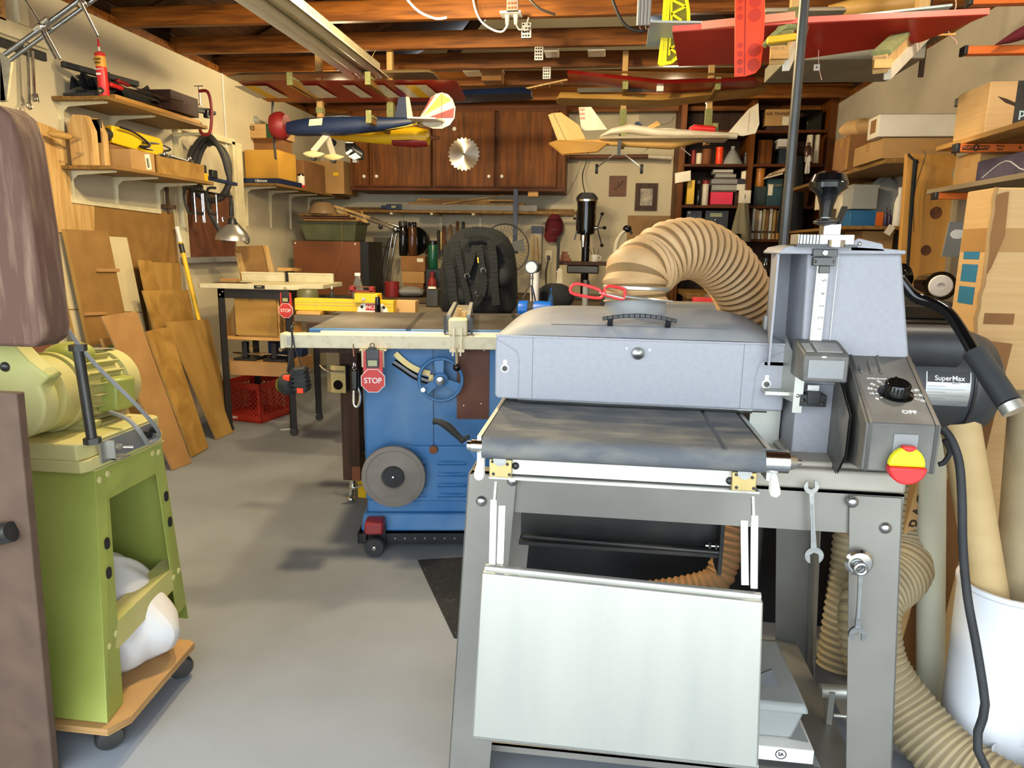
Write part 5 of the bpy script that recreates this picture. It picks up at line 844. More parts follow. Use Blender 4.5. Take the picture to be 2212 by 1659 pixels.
for x, y in ((rx0+.12, ry0+.03), (rx1-.10, ry0+.03), (rx0+.12, ry0+.44), (rx1-.10, ry0+.44)):
    ps.append(p('leg', MB().box(x, y, .05, x+.045, y+.004, RZ-.03).box(x, y, .05, x+.004, y+.04, RZ-.03), MT['black'], subs=[p('caster', MB().cyl((x+.02, y, .025), (x+.02, y+.02, .025), .025, n=16), MT['dark_steel'])]))
for x in (rx0+.135, rx0+.155, rx1-.085, rx1-.10): ps.append(p('bolt', bolt(MB(), (x, ry0+.03, RZ-.05-.02*(x in (rx0+.135, rx1-.10))), (0, -1, 0), .007), MT['chrome']))
ps.append(p('shelf', B(rx0+.12, ry0+.04, SZ-.02, rx1-.10, ry0+.43, SZ), MT['pinex'], bev=.002))
ps.append(p('lower_box', MB().box(rx0+.12, ry0+.05, LZ-.09, rx1-.10, ry0+.43, LZ), MT['hard2'], bev=.002))
thing('router_table', 'cream topped router table on black angle steel legs', 'router table', ps)
f0, f1 = at(473, 600, Z=RZ), at(712, 605, Z=RZ); fy = ry0+.36
thing('router_fence', 'split cream fence standing on the router table top', 'fence', [p('fence_half', B(rx0+.11, fy, RZ, rx0+.41, fy+.02, RZ+.06), MT['cream'], bev=.002, subs=[p('top_lip', B(rx0+.11, fy-.004, RZ+.05, rx0+.41, fy, RZ+.062), MT['cream'])]), p('fence_half', B(rx0+.44, fy, RZ, rx1+.09, fy+.02, RZ+.06), MT['cream'], bev=.002, subs=[p('top_lip', B(rx0+.44, fy-.004, RZ+.05, rx1+.09, fy, RZ+.062), MT['cream'])]), p('centre_block', B(rx0+.41, fy+.02, RZ, rx0+.44, fy+.10, RZ+.07), MT['black'])])
one('cedar_block', 'small cedar block on a black mat on the router table', 'block', B(rx0+.10, ry0+.10, RZ+.003, rx0+.21, ry0+.15, RZ+.028), MT['hard2'], bev=.003)
one('rubber_pad', 'thin black pad under the cedar block on the router table', 'pad', B(rx0+.06, ry0+.08, RZ+.0003, rx0+.28, ry0+.17, RZ+.003), MT['rub'])
thing('jig_board', 'hardboard jig with pine battens leaning behind the router fence', 'jig', [p('panel', sil([(507, 532), (578, 530), (597, 612), (521, 612)], fy+.12, .008), MT['hard']), p('batten', sil([(568, 530), (577, 530), (598, 612), (586, 612)], fy+.105, .015), MT['pine']), p('batten', sil([(507, 545), (518, 547), (538, 612), (524, 612)], fy+.105, .015), MT['pine'])])
thing('stop_block', 'pine block resting on the fence centre of the router table', 'block', [p('block', B(rx0+.37, fy-.01, RZ+.0725, rx0+.47, fy+.05, RZ+.092), MT['pinex'], bev=.002), p('shim', B(rx0+.47, fy+.0, RZ+.0725, rx0+.51, fy+.05, RZ+.09), MT['hard'])])
SZ = at(550, 728, Y=ry0+.05).z
# drawer box under the table
x0, z0, x1, z1 = pr4(510, 635, 600, 722, ry0+.06)
thing('drawer_box', 'honey plywood box with finger hole under the router table', 'box', [p('front', B(x0, ry0+.045, SZ+.01, x1, ry0+.06, z1), MT['plyx'], bev=.002, subs=[p('finger_hole', Cy(((x0+x1)/2-.03, ry0+.0455, z1-.035), ((x0+x1)/2-.03, ry0+.044, z1-.035), .016, n=20), MT['hard'])]), p('carcass', MB().box(x0+.01, ry0+.06, SZ+.001, x1+.01, ry0+.38, z1-.01), MT['pinex'])])
one('jig_wedge', 'sloping brown offcut left of the drawer box', 'offcut', Pr([(x0-.10, SZ+.001), (x0-.012, SZ+.001), (x0-.012, SZ+.2), (x0-.03, SZ+.2), (x0-.10, SZ+.07)], 'y', ry0+.10, ry0+.14), MT['hard'], bev=.002)
for i, x in enumerate((rx0+.24, rx0+.44)):
    thing('bench_vise', ('left', 'right')[i]+' black and chrome router base on the lower box of the router table', 'tool', [p('base', MB().box(x-.07, ry0+.08, LZ+.001, x+.08, ry0+.25, LZ+.015), MT['black'], bev=.004), p('column', MB().box(x-.02, ry0+.10, LZ+.015, x+.015, ry0+.14, LZ+.12), MT['black'], bev=.004), p('handwheel', MB().cyl((x+.05, ry0+.09, LZ+.08), (x+.05, ry0+.15, LZ+.08), .014).cyl((x-.09, ry0+.12, LZ+.045), (x+.12, ry0+.12, LZ+.035), .007), MT['chrome'])], group='router bases on the lower box')
one('blue_case', 'dark blue case behind the router bases', 'case', B(rx0+.30, ry0+.30, LZ+.001, rx1-.12, ry0+.40, LZ+.1), MT['dblue'], bev=.004)
# milk crate
c0 = at(560, 915, Z=0); c1 = at(480, 906, Z=0); c2 = at(590, 880, Z=0)
ux = (c0-c1).normalized(); uy = V((-ux.y, ux.x, 0)); CM = fr(c1, ux, uy); Wc, Dc, Hc = .33, .33, .275
ps = []
def wallgrid(M2, w, h, subm):
    mb = MB().m(M2); mb.box(0, 0, 0, w, .012, .05).box(0, 0, h-.045, w, .012, h).box(0, 0, .05, .028, .012, h-.045).box(w-.028, 0, .05, w, .012, h-.045)
    return mb
for nm, M2 in (('front_wall', Matrix.Identity(4)), ('back_wall', Matrix.Translation((0, Dc-.012, 0))), ('side_wall', fr((Wc, 0, 0), (0, 1, 0), (-1, 0, 0))), ('side_wall', fr((.012, 0, 0), (0, 1, 0), (-1, 0, 0)))):
    g = MB().m(M2); n = 9
    for i in range(-6, n):
        for s in (1, -1):
            a = V((.028+i*.034, .006, .05)); e = a+V((.18, 0, .18))
            if s < 0: a, e = V((Wc-a.x, .006, .05)), V((Wc-e.x, .006, .23))
            # clip to the opening
            lo, hi = .03, Wc-.03
            def cut(p0, p1):
                t0, t1 = 0, 1; dx = p1.x-p0.x
                for b_, sg in ((lo, 1), (hi, -1)):
                    f0, f1_ = (p0.x-b_)*sg, (p1.x-b_)*sg
                    if f0 < 0 and f1_ < 0: return None
                    if f0 < 0: t0 = max(t0, f0/(f0-f1_))
                    if f1_ < 0: t1 = min(t1, f0/(f0-f1_))
                return (p0.lerp(p1, t0), p0.lerp(p1, t1)) if t1 > t0+.02 else None
            r_ = cut(a, e)
            if r_: g.beam(r_[0], r_[1], .006, .006, up=(0, 1, 0))
    ps.append(p(nm, wallgrid(M2, Wc, Hc, 0), MT['redo'] if 'redo' in MT else mat('milk crate red', '#b8301a', '#a02814', r=.5), bev=.002, subs=[p('lattice', g, mat('milk crate red', '#b8301a'))]))
ps.append(p('floor_grid', B(0, 0, .002, Wc, Dc, .012), mat('milk crate red', '')))
ps.append(p('lettering', MB().txt('DAIRY', .026, FRONT((.10, -.0008, .025))), MT['wink']))
thing('milk_crate', 'orange red plastic milk crate on the floor under the router table', 'crate', ps, M=CM)
# ================================================================ ceiling hung things
def fluor():
    z = 2.25; a, b = at(770, 173, Z=z), at(838, 165, Z=z); x0, x1, y1 = a.x, b.x, 4.55; y0 = y1-2.44; xm = (x0+x1)/2
    ps = [p('channel', B(xm-.06, y0, z+.035, xm+.06, y1, z+.085), MT['cream'], bev=.004),
        p('reflector', MB().prism([(x0-.005, z-.01), (x0, z-.004), (xm-.07, z+.036), (xm+.07, z+.036), (x1, z-.004), (x1+.005, z-.01), (x1+.002, z+.0), (xm+.07, z+.041), (xm-.07, z+.041), (x0-.002, z)], 'y', y0, y1), mat('reflector enamel', '#f4ecd4', '#e8dfc4', r=.4))]
    for x in (xm-.055, xm+.055):
        ps.append(p('tube', MB().cyl((x, y0+.03, z+.012), (x, y1-.03, z+.012), .019, n=20), mat('unlit tube', '#d8d0b4', '#cfc6a8', r=.25), subs=[p('tube_cap', Cy((x, y1-.045, z+.012), (x, y1-.028, z+.012), .0195, n=20), MT['alu'])]))
    ps.append(p('lamp_holder', MB().box(xm-.075, y1-.028, z-.008, xm-.035, y1-.01, z+.04), MT['white'], bev=.003)); ps.append(p('lamp_holder', MB().box(xm+.035, y1-.028, z-.008, xm+.075, y1-.01, z+.04), MT['white'], bev=.003))
    h = V((xm, y1-.03, z+.085)); ps.append(p('hanger_wire', MB().tube([h, h+V((-.02, 0, .06)), (xm-.01, 4.55, ZC+.01)], .002, 5, sub=1).tube([h, h+V((.03, 0, .05)), (xm+.05, 4.55, ZC+.03)], .002, 5, sub=1), MT['brass']))
    ps.append(p('hanger_wire', MB().tube([(xm, y0+.2, z+.085), (xm, 2.22, ZC+.03)], .002, 5, sub=1), MT['brass']))
    thing('fluorescent_fixture', 'long cream twin tube shop light hanging below the joists', 'ceiling light', ps)
fluor()
def foil(c, t, n=10):     # airfoil section: chord c along +a, thickness t
    up = [(c*i/n, t*(.12+.88*(1-((i/n-.3)/.7)**2) if i/n > .3 else math.sin(math.pi/2*i/n/.3)*1.0)) for i in range(n+1)]
    return up+[(c, 0)]+[(c*i/n, -.1*t*math.sin(math.pi*i/n)) for i in range(n-1, 0, -1)]
def wing(sec, tilt=0):
    """loft along X: sec = [(x, y_front, z, chord, thick)]"""
    R = []
    for x, y, z, c, t in sec: R.append([V((x, y+a, z+b-a*tilt)) for a, b in foil(c, t)])
    return MB().rings(R)
def loft(sec, n=16, sq=1.0):
    """body lofted along X: sec = [(x, y, z, ry, rz)]"""
    f = lambda v: math.copysign(abs(v)**sq, v)
    return MB().rings([[V((x, y+ry*f(math.cos(t*math.tau/n)), z+rz*f(math.sin(t*math.tau/n)))) for t in range(n)] for x, y, z, ry, rz in sec])
# ---- left biplane group
Y = 4.25
a, b = at(515, 178, Y=Y), at(985, 175, Y=Y)
zw = (a.z+b.z)/2
wparts = [p('wing_panel', wing([(a.x, Y, a.z, .31, .01), (a.x+.02, Y-.03, a.z, .38, .03), (b.x-.03, Y-.03, b.z, .38, .03), (b.x, Y, b.z, .31, .01)], .12), MT['wredr'], label='dark red wing skin')]
def patch(px0, px1, m, n_='stripe'):
    x0, x1 = at(px0, 200, Y=Y+.12).x, at(px1, 200, Y=Y+.12).x; zz = a.z+(b.z-a.z)*(x0-a.x)/(b.x-a.x)
    return p(n_, MB().add([(x0, Y+.02, zz-.016), (x1, Y+.02, zz-.016), (x1+.04, Y+.24, zz-.043), (x0+.04, Y+.24, zz-.043)], [(0, 1, 2, 3)]), m)
for px0, px1, m in ((523, 545, 'offw'), (545, 568, 'yel'), (568, 592, 'offw'), (638, 660, 'yel'), (660, 700, 'offw'), (752, 778, 'offw'), (812, 840, 'offw'), (862, 882, 'offw'), (882, 905, 'yel'), (905, 930, 'offw')): wparts.append(patch(px0, px1, MT[m]))
thing('model_wing', 'dark red model airplane wing with cream and yellow stripes under the joists', 'model airplane wing', wparts)
c0, c1 = at(488, 165, Y=4.5), at(935, 158, Y=4.5)
one('balsa_wing', 'grey tan model wing stored above the striped red wing', 'model airplane wing', wing([(c0.x, 4.5, c0.z, .2, .01), (c0.x+.1, 4.47, c0.z, .25, .03), (c1.x-.03, 4.47, c1.z, .25, .03), (c1.x, 4.5, c1.z, .22, .015)]), mat('grey tan film', '#a8946a', '#8f7c55', r=.5))
c0, c1 = at(985, 205, Y=4.7), at(1145, 200, Y=4.7)
one('navy_wing', 'navy blue model wing with dark red tip beyond the striped wing', 'model airplane wing', wing([(c0.x-.35, 4.7, c0.z-.01, .26, .05), (c1.x-.05, 4.7, c1.z, .24, .05), (c1.x, 4.74, c1.z, .16, .03)]), MT['dblue'])
# blue fuselage
Yf = 4.32
F = [at(x, y, Y=Yf) for x, y in ((622, 277), (640, 277), (665, 275), (740, 272), (850, 267), (895, 262), (905, 262))]
rs = [.03, .05, .062, .062, .04, .02, .012]
hh = [.035, .045, .05, .055, .035, .02, .012]
fus = loft([(q.x, Yf, q.z, r, h) for q, r, h in zip(F, rs, hh)], 16, .7)
cw = at(607, 272, Y=Yf)
tail = [at(x, y, Y=Yf) for x, y in ((905, 258), (918, 235), (930, 212), (942, 203), (955, 200), (968, 204), (978, 215), (984, 232), (982, 255), (972, 270), (955, 278), (935, 278), (915, 270))]
def poly2(pts, y, d, mb=None, k=0): return (mb or MB()).prism([(q.x, q.z) for q in pts], 'y', y, y+d, k)
ap = at(905, 262, Y=Yf)
rays = lambda i, j: [ap.lerp(tail[i], .2), ap.lerp(tail[i], .97), ap.lerp(tail[j], .97)]
parts = [p('fuselage', fus, MT['dblue'], label='navy blue fuselage', subs=[p('side_window', poly2([at(x, y, Y=Yf) for x, y in ((678, 262), (706, 259), (704, 274), (676, 276))], Yf-.066, .003), MT['offw']), p('yellow_flash', poly2([at(x, y, Y=Yf) for x, y in ((835, 283), (905, 272), (905, 266), (880, 274))], Yf-.035, .004), MT['yel'])]),
    p('cowling', La([(.035, -.065), (.070, -.06), (.082, -.035), (.084, .0), (.065, .03)], (cw.x+.01, Yf, cw.z), (1, 0, .03), 24), MT['redd'], label='dull red round engine cowling'),
    p('propeller', MB().beam(cw+V((-.055, 0, -.0)), cw+V((-.03, -.03, -.20)), .022, .006, up=(1, 0, 0)).beam(cw+V((-.055, 0, 0)), cw+V((-.06, .03, .15)), .022, .006, up=(1, 0, 0)), MT['rub']),
    p('fin', poly2(tail, Yf-.004, .008), MT['offw'], label='rounded cream rudder with sunburst rays', subs=[p('sunburst_ray', poly2(rays(2, 3), Yf-.006, .012), MT['redd']), p('sunburst_ray', poly2(rays(4, 6), Yf-.006, .012), MT['yel']), p('sunburst_ray', poly2(rays(7, 8), Yf-.006, .012), MT['redd']), p('hinge_line', B(tail[4].x-.001, Yf-.0065, tail[10].z+.01, tail[4].x+.001, Yf-.004, tail[4].z-.01), MT['bink'])]),
    p('tailplane', MB().prism([(ap.x-.03, Yf-.15), (ap.x+.13, Yf-.12), (ap.x+.16, Yf), (ap.x+.13, Yf+.12), (ap.x-.03, Yf+.15)], 'z', ap.z-.008, ap.z), MT['offw']),
    p('tail_wheel', MB().cyl((tail[8].x, Yf-.008, ap.z-.045), (tail[8].x, Yf+.008, ap.z-.045), .012, n=14).cyl((ap.x+.05, Yf, ap.z), (tail[8].x, Yf, ap.z-.045), .003, n=6), MT['dark_steel'])]
for i, (px, py) in enumerate(((677, 334), (720, 340))):
    q = at(px, py, Y=Yf-.12+.2*i)
    parts.append(p('wheel_pant', loft([(q.x-.065, q.y, q.z+.006, .002, .002), (q.x-.045, q.y, q.z+.004, .016, .014), (q.x, q.y, q.z, .022, .024), (q.x+.04, q.y, q.z, .012, .014), (q.x+.07, q.y, q.z+.004, .002, .002)]), mat('cream wheel pant', '#e0d098', '#cfbf86', r=.35), subs=[p('wheel', MB().cyl((q.x, q.y-.01, q.z-.018), (q.x, q.y+.01, q.z-.018), .018, n=18), MT['rub']), p('gear_leg', MB().beam((F[2].x+.12, Yf, F[2].z-.045), q+V((0, 0, .02)), .035, .008, up=(0, 1, 0)), MT['offw'])]))
thing('model_biplane', 'navy model airplane with red cowling and sunburst tail hanging on the left', 'model airplane', parts)
# yellow fuselage behind
Yy = 4.6
F = [at(x, y, Y=Yy) for x, y in ((712, 293), (730, 295), (780, 297), (850, 296), (895, 296), (925, 297), (930, 297))]
thing('yellow_model', 'yellow and red model fuselage racked behind the navy airplane', 'model airplane', [p('fuselage', loft([(q.x, Yy, q.z, r, r) for q, r in zip(F, (.012, .022, .03, .05, .065, .05, .02))]), MT['yel']), p('red_belly', loft([(q.x, Yy-.004, q.z-.03, r, r*.62) for q, r in zip(F[3:6], (.04, .058, .04))]), MT['redd']), p('nose_cone', loft([(F[6].x, Yy, F[6].z, .02, .02), (F[6].x+.06, Yy, F[6].z-.004, .008, .008)]), MT['vine']),
    p('wheel', Cy((F[1].x+.0, Yy-.1, F[1].z-.05), (F[1].x, Yy-.085, F[1].z-.05), .022, n=18), MT['rub'])])
thing('blue_tailplane', 'navy model tailplane with cream edge standing behind the navy airplane', 'model airplane part', [p('panel', sil([(862, 205), (876, 203), (884, 260), (850, 262)], 4.5, .006), MT['dblue']), p('cream_edge', sil([(876, 203), (883, 204), (893, 259), (880, 260)], 4.495, .008), MT['offw'])])
thing('dark_model', 'small black and dark red model fuselage below the yellow one', 'model airplane', [p('fuselage', loft([(at(748, 318, Y=4.5).x, 4.5, at(748, 318, Y=4.5).z, .02, .03), (at(765, 322, Y=4.5).x, 4.5, at(765, 325, Y=4.5).z, .04, .05), (at(785, 338, Y=4.5).x, 4.5, at(785, 336, Y=4.5).z, .02, .03)]), MT['black']), p('white_stripe', sil([(746, 330), (758, 322), (762, 326), (750, 335)], 4.45, .004), MT['wink']), p('white_panel', sil([(752, 338), (768, 330), (780, 340), (765, 345)], 4.452, .004), MT['wink']), p('engine', MB().box(at(765, 342, Y=4.5).x, 4.47, at(765, 352, Y=4.5).z, at(774, 342, Y=4.5).x, 4.51, at(765, 342, Y=4.5).z), MT['alu'])])
def rack(px, ptop, pbot, Yb, reach, lab, posts, arms):
    """posts: wooden drop from the joists; arms along -Y with carpet pads"""
    x = at(px, (ptop+pbot)/2, Y=Yb).x; zt, zb = at(px, ptop, Y=Yb).z, at(px, pbot, Y=Yb).z
    ps = [p('post', B(x-.018, Yb, zb, x+.018, Yb+.04, ZC+.05), MT['pine'], bev=.002)]
    for z in arms:
        z = at(px, z, Y=Yb).z
        ps.append(p('arm', MB().beam((x, Yb+.1, z), (x, Yb-reach, z+.01), .03, .035), MT['shelfw'], bev=.002, subs=[p('carpet_pad', MB().beam((x, Yb+.1, z+.021), (x, Yb-reach+.01, z+.031), .036, .012), MT['foam']), p('end_stop', B(x-.016, Yb-reach-.012, z-.01, x+.016, Yb-reach, z+.06), MT['foam'])]))
    ps.append(p('pad', B(x-.022, Yb-.006, zb+.05, x+.022, Yb+.046, zt), MT['foam'], bev=.003))
    return thing('hanging_rack', lab, 'rack', ps, group='wooden racks that hold the model airplanes')
rack(690, 232, 262, 4.56, .42, 'wooden hanging rack with carpet pads behind the red cowling', 0, (213,))
rack(843, 222, 300, 4.60, .42, 'wooden hanging rack with carpet pads in front of the sunburst tail', 0, (212, 287))
rack(1345, 235, 318, 4.85, .3, 'wooden hanging rack with carpet pads left above the drill press', 0, (212, 312))
rack(1530, 235, 312, 4.85, .3, 'wooden hanging rack with carpet pads before the bookcase', 0, (213, 305))
# ---- right, mid depth airplanes
Y = 4.55
w0, w1, w2 = at(1226, 162, Y=Y), at(1430, 185, Y=Y), at(1640, 178, Y=Y)
thing('maroon_wing', 'long maroon model wing bent at the middle above the white model', 'model airplane wing', [p('wing_panel', wing([(w0.x, Y-.05, w0.z, .24, .035), (w1.x, Y-.05, w1.z, .26, .04)]), MT['wredr']), p('wing_panel', wing([(w1.x, Y-.05, w1.z, .26, .04), (w2.x-.03, Y-.05, w2.z, .24, .035), (w2.x, Y, w2.z, .18, .01)]), MT['wredr']), p('servo', B(w1.x-.03, Y, w1.z-.03, w1.x+.01, Y+.04, w1.z), MT['white'])])
w0, w1 = at(1230, 152, Y=4.8), at(1600, 160, Y=4.8)
one('tan_flat_wing', 'flat tan wing lying on top of the maroon wing', 'model airplane wing', wing([(w0.x, 4.8, w0.z, .2, .015), (w1.x, 4.8, w1.z, .2, .015)]), MT['balsa'])
Y = 4.75
w0, w1 = at(1200, 215, Y=Y), at(1660, 195, Y=Y)
thing('balsa_wing', 'thick tan balsa model wing under the maroon wing', 'model airplane wing', [p('wing_panel', wing([(w0.x, Y, w0.z, .12, .01), (w0.x+.03, Y-.05, w0.z, .24, .05), ((w0.x+w1.x)/2, Y-.05, w0.z-.02, .24, .05), (w1.x-.05, Y-.05, w1.z, .24, .045), (w1.x, Y, w1.z+.01, .12, .01)]), MT['balsa']), p('dark_flap', B(w0.x+.14, Y-.06, w0.z+.03, (w0.x+w1.x)/2, Y-.04, w0.z+.055), mat('dark flap', '#3c3828'))])
q0, q1 = at(1120, 195, Y=5.0), at(1225, 172, Y=5.0)
one('rib_wing_tip', 'open balsa rib frame sticking out left of the maroon wing', 'model airplane part', MB().beam(q0, q1, .015, .010).beam(q0, q1+V((0, .06, .01)), .008, .008).beam(q0.lerp(q1, .3), q0.lerp(q1, .3)+V((.01, .05, 0)), .006, .006).beam(q0.lerp(q1, .6), q0.lerp(q1, .6)+V((.01, .08, 0)), .006, .006).beam(q0.lerp(q1, .85), q0.lerp(q1, .85)+V((.01, .08, 0)), .006, .006), MT['pine'])
Y = 4.55
F = [at(x, y, Y=Y) for x, y in ((1296, 294), (1320, 284), (1360, 278), (1420, 287), (1500, 290), (1590, 294), (1592, 294))]
cx = [at(1250, 232, Y=Y), at(1277, 231, Y=Y), at(1312, 280, Y=Y), at(1256, 283, Y=Y)]
rt = [at(x, y, Y=Y) for x, y in ((1638, 223), (1640, 268), (1632, 288), (1605, 294), (1570, 290), (1600, 255), (1618, 235))]
thing('white_model', 'aged white model airplane with red canopy hanging in front of the drill press wall', 'model airplane', [
    p('fuselage', loft([(q.x, Y, q.z, r, h) for q, r, h in zip(F, (.003, .03, .045, .045, .035, .022, .02), (.003, .018, .03, .026, .024, .018, .016))]), MT['offw']),
    p('fin', poly2(cx, Y-.004, .008), MT['offw'], subs=[p('striped_rudder', MB().box(cx[0].x+.004, Y-.007, cx[0].z-.02, cx[0].x+.035, Y-.004, cx[0].z-.008).box(cx[0].x+.007, Y-.007, cx[0].z-.045, cx[0].x+.038, Y-.004, cx[0].z-.033).box(cx[0].x+.010, Y-.007, cx[0].z-.07, cx[0].x+.040, Y-.004, cx[0].z-.058), mat('faded red', '#c98a7a'))]),
    p('rear_fin', poly2(rt, Y-.004, .008), MT['offw'], subs=[p('fin_rib', MB().beam(rt[0].lerp(rt[5], .5)+V((0, -.005, 0)), rt[3].lerp(rt[1], .3)+V((0, -.005, 0)), .002, .002), MT['balsa'])]),
    p('red_canopy', loft([(at(1488, 285, Y=Y).x, Y, at(1488, 280, Y=Y).z, .02, .012), (at(1500, 275, Y=Y).x, Y, at(1500, 277, Y=Y).z, .03, .022), (at(1544, 275, Y=Y).x, Y, at(1544, 280, Y=Y).z, .03, .02)]), MT['red']),
    p('lower_wing', wing([(F[0].x, Y-.15, F[0].z-.035, .2, .02), (F[5].x-.06, Y-.15, F[5].z-.03, .2, .02)]), MT['offw'])])
tp = [at(x, y, Y=4.45) for x, y in ((1184, 248), (1195, 244), (1212, 243), (1250, 270), (1265, 300), (1230, 304), (1205, 304))]
thing('tan_tail', 'tan balsa tail fin and stabiliser left of the white model airplane', 'model airplane part', [p('fin', poly2(tp, 4.45, .008), MT['balsa'], subs=[p('hinge_line', MB().beam(at(1195, 244, Y=4.448), at(1223, 304, Y=4.448), .002, .002), MT['bink'])]), p('stabiliser', MB().add([at(1185, 311, Y=4.3), at(1205, 304, Y=4.45), at(1320, 306, Y=4.5), at(1290, 330, Y=4.25), at(1215, 335, Y=4.2)], [(0, 1, 2, 3, 4)]).add([q+V((0, 0, .006)) for q in (at(1185, 311, Y=4.3), at(1205, 304, Y=4.45), at(1320, 306, Y=4.5), at(1290, 330, Y=4.25), at(1215, 335, Y=4.2))], [(4, 3, 2, 1, 0)]), MT['balsa']), p('boom', loft([(at(1240, 303, Y=4.45).x, 4.45, at(1240, 306, Y=4.45).z, .015, .012), (at(1450, 312, Y=4.5).x, 4.5, at(1450, 312, Y=4.5).z, .03, .03), (at(1520, 300, Y=4.5).x, 4.5, at(1520, 300, Y=4.5).z, .02, .015)]), MT['balsa'])])
ga, gb = at(1336, 330, Y=4.4), None
thing('landing_gear', 'bent wire landing gear with two small black wheels above the drill press', 'model airplane part', [p('axle_wire', T([at(1290, 362, Y=4.4), at(1325, 334, Y=4.4), at(1350, 334, Y=4.4), at(1386, 364, Y=4.4)], .004, 8, sub=1), MT['alu']), p('wheel', MB().cyl(at(1286, 365, Y=4.4), at(1292, 365, Y=4.4), .028, n=20), MT['rub']), p('mount', B(at(1337, 334, Y=4.4).x-.01, 4.395, at(1337, 334, Y=4.4).z, at(1337, 334, Y=4.4).x+.01, 4.47, at(1337, 334, Y=4.4).z+.08), MT['dark_steel']), p('wheel', MB().cyl(at(1383, 365, Y=4.4), at(1389, 365, Y=4.4), .028, n=20), MT['rub'])])
thing('landing_gear', 'bare wire landing gear without wheels under the white model', 'model airplane part', [p('axle_wire', T([at(1382, 333, Y=4.5), at(1424, 304, Y=4.5), at(1452, 303, Y=4.5), at(1492, 336, Y=4.5)], .003, 8, sub=1), MT['alu'])])
thing('dark_spar', 'dark red tube with pale end on the wall above the small pictures', 'tube', [p('tube', Cy(at(1228, 339, Y=6.75), at(1400, 338, Y=6.75), .02, n=14), MT['brown']), p('pale_end', Cy(at(1400, 338, Y=6.75), at(1450, 341, Y=6.75), .018, n=12), MT['offw']), p('wall_peg', MB().cyl(at(1300, 341, Y=6.78), V((at(1300, 341, Y=6.78).x, YB, at(1300, 341, Y=6.78).z)), .008), MT['dark_steel'])])
one('blue_servo', 'small dark blue block on the white model airplane', 'model airplane part', sil([(1371, 278), (1372, 264), (1378, 262), (1386, 268), (1387, 279)], 4.52, .05), MT['dblue'], bev=.002)
one('wood_scrap', 'tan wooden scrap leaning on the white model airplane', 'scrap', sil([(1390, 278), (1420, 261), (1427, 270), (1402, 281)], 4.52, .02), MT['pinex'])
# ---- near right wings
Y = 2.75
def flat(pts, Y0, Y1, zt, m=None): pass
pw = [at(x, y, Y=Y) for x, y in ((1402, 44), (1700, 47), (2058, 8))]
thing('pale_wing', 'pale blue model wing hanging behind the coral wing', 'model airplane wing', [p('wing_panel', MB().rings([[V((q.x, Y, q.z)), V((q.x+.006, Y+.24, q.z-.02)), V((q.x+.006, Y+.24, q.z-.026)), V((q.x, Y, q.z-.007))] for q in pw[:2]]), MT['lblue']), p('wing_panel', MB().rings([[V((q.x, Y, q.z)), V((q.x+.006, Y+.20, q.z-.02)), V((q.x+.006, Y+.20, q.z-.026)), V((q.x, Y, q.z-.007))] for q in pw[1:]]), MT['lblue'])])
P0, P1, P2 = at(1453, 62, Y=2.5), at(1750, 42, Y=2.5), at(2135, 24, Y=2.5)
def cw_(q0, q1, c, c2, m1): return MB().rings([[V((q0.x, 2.5, q0.z)), V((q0.x, 2.5, q0.z-.012)), V((q0.x+.05, 2.5+c, q0.z-.05)), V((q0.x+.05, 2.5+c, q0.z-.04))], [V((q1.x, 2.5, q1.z)), V((q1.x, 2.5, q1.z-.012)), V((q1.x+(-.14 if c2 < .2 else 0), 2.5+c2, q1.z-.055)), V((q1.x+(-.14 if c2 < .2 else 0), 2.5+c2, q1.z-.04))]])
wr = mat('brick red film', '#b5301f', '#a0281a', r=.3)
thing('coral_wing', 'long red model wing with coral leading edge at the top right', 'model airplane wing', [
    p('wing_panel', cw_(P0, P1, .28, .28, 0), wr), p('wing_panel', cw_(P1, P2, .28, .12, 0), wr),
    p('leading_edge', MB().beam(P0+V((0, -.004, -.002)), P1+V((0, -.004, -.002)), .008, .017).beam(P1+V((0, -.004, -.002)), P2+V((0, -.004, -.002)), .008, .017), MT['coral']),
    p('aileron', MB().beam(P0+V((.09, -.01, .004)), P1+V((-.05, -.01, .008)), .012, .024), mat('salmon film', '#e29a78', r=.5)),
    p('balsa_trailing_edge', MB().beam(at(1475, 98, Y=2.74), at(1740, 84, Y=2.74), .006, .006).beam(at(1790, 84, Y=2.74), at(2065, 74, Y=2.62), .006, .006), MT['pinex']),
    p('servo', B(at(1760, 66, Y=2.6).x, 2.6, at(1760, 70, Y=2.6).z, at(1785, 66, Y=2.6).x, 2.64, at(1760, 64, Y=2.6).z), MT['alu'])])
def wire(px, pts, lab, tag_=None):
    P = [at(x, y, Y=2.7) for x, y in pts]; ps = [p('wire', T(P, .0016, 6), mat('servo wire', '#d8a890'))]
    if tag_: t = at(tag_[0], tag_[1], Y=2.695); ps.append(p('paper_tag', B(t.x-.012, 2.695, t.z-.014, t.x+.008, 2.697, t.z+.006), MT['paper'], subs=[p('letter', MB().txt('R', .012, FRONT((t.x-.002, 2.6945, t.z-.004))), MT['ink'])]))
    thing('servo_wire', lab, 'wire', ps)
wire(0, [(1782, 69), (1772, 90), (1768, 120), (1770, 150), (1775, 173)], 'thin servo wire with paper tag hanging from the coral wing', (1766, 143))
wire(0, [(2062, -10), (2065, 15), (2050, 45), (2050, 72), (2065, 88), (2067, 96)], 'thin servo wire hanging at the right end of the coral wing')
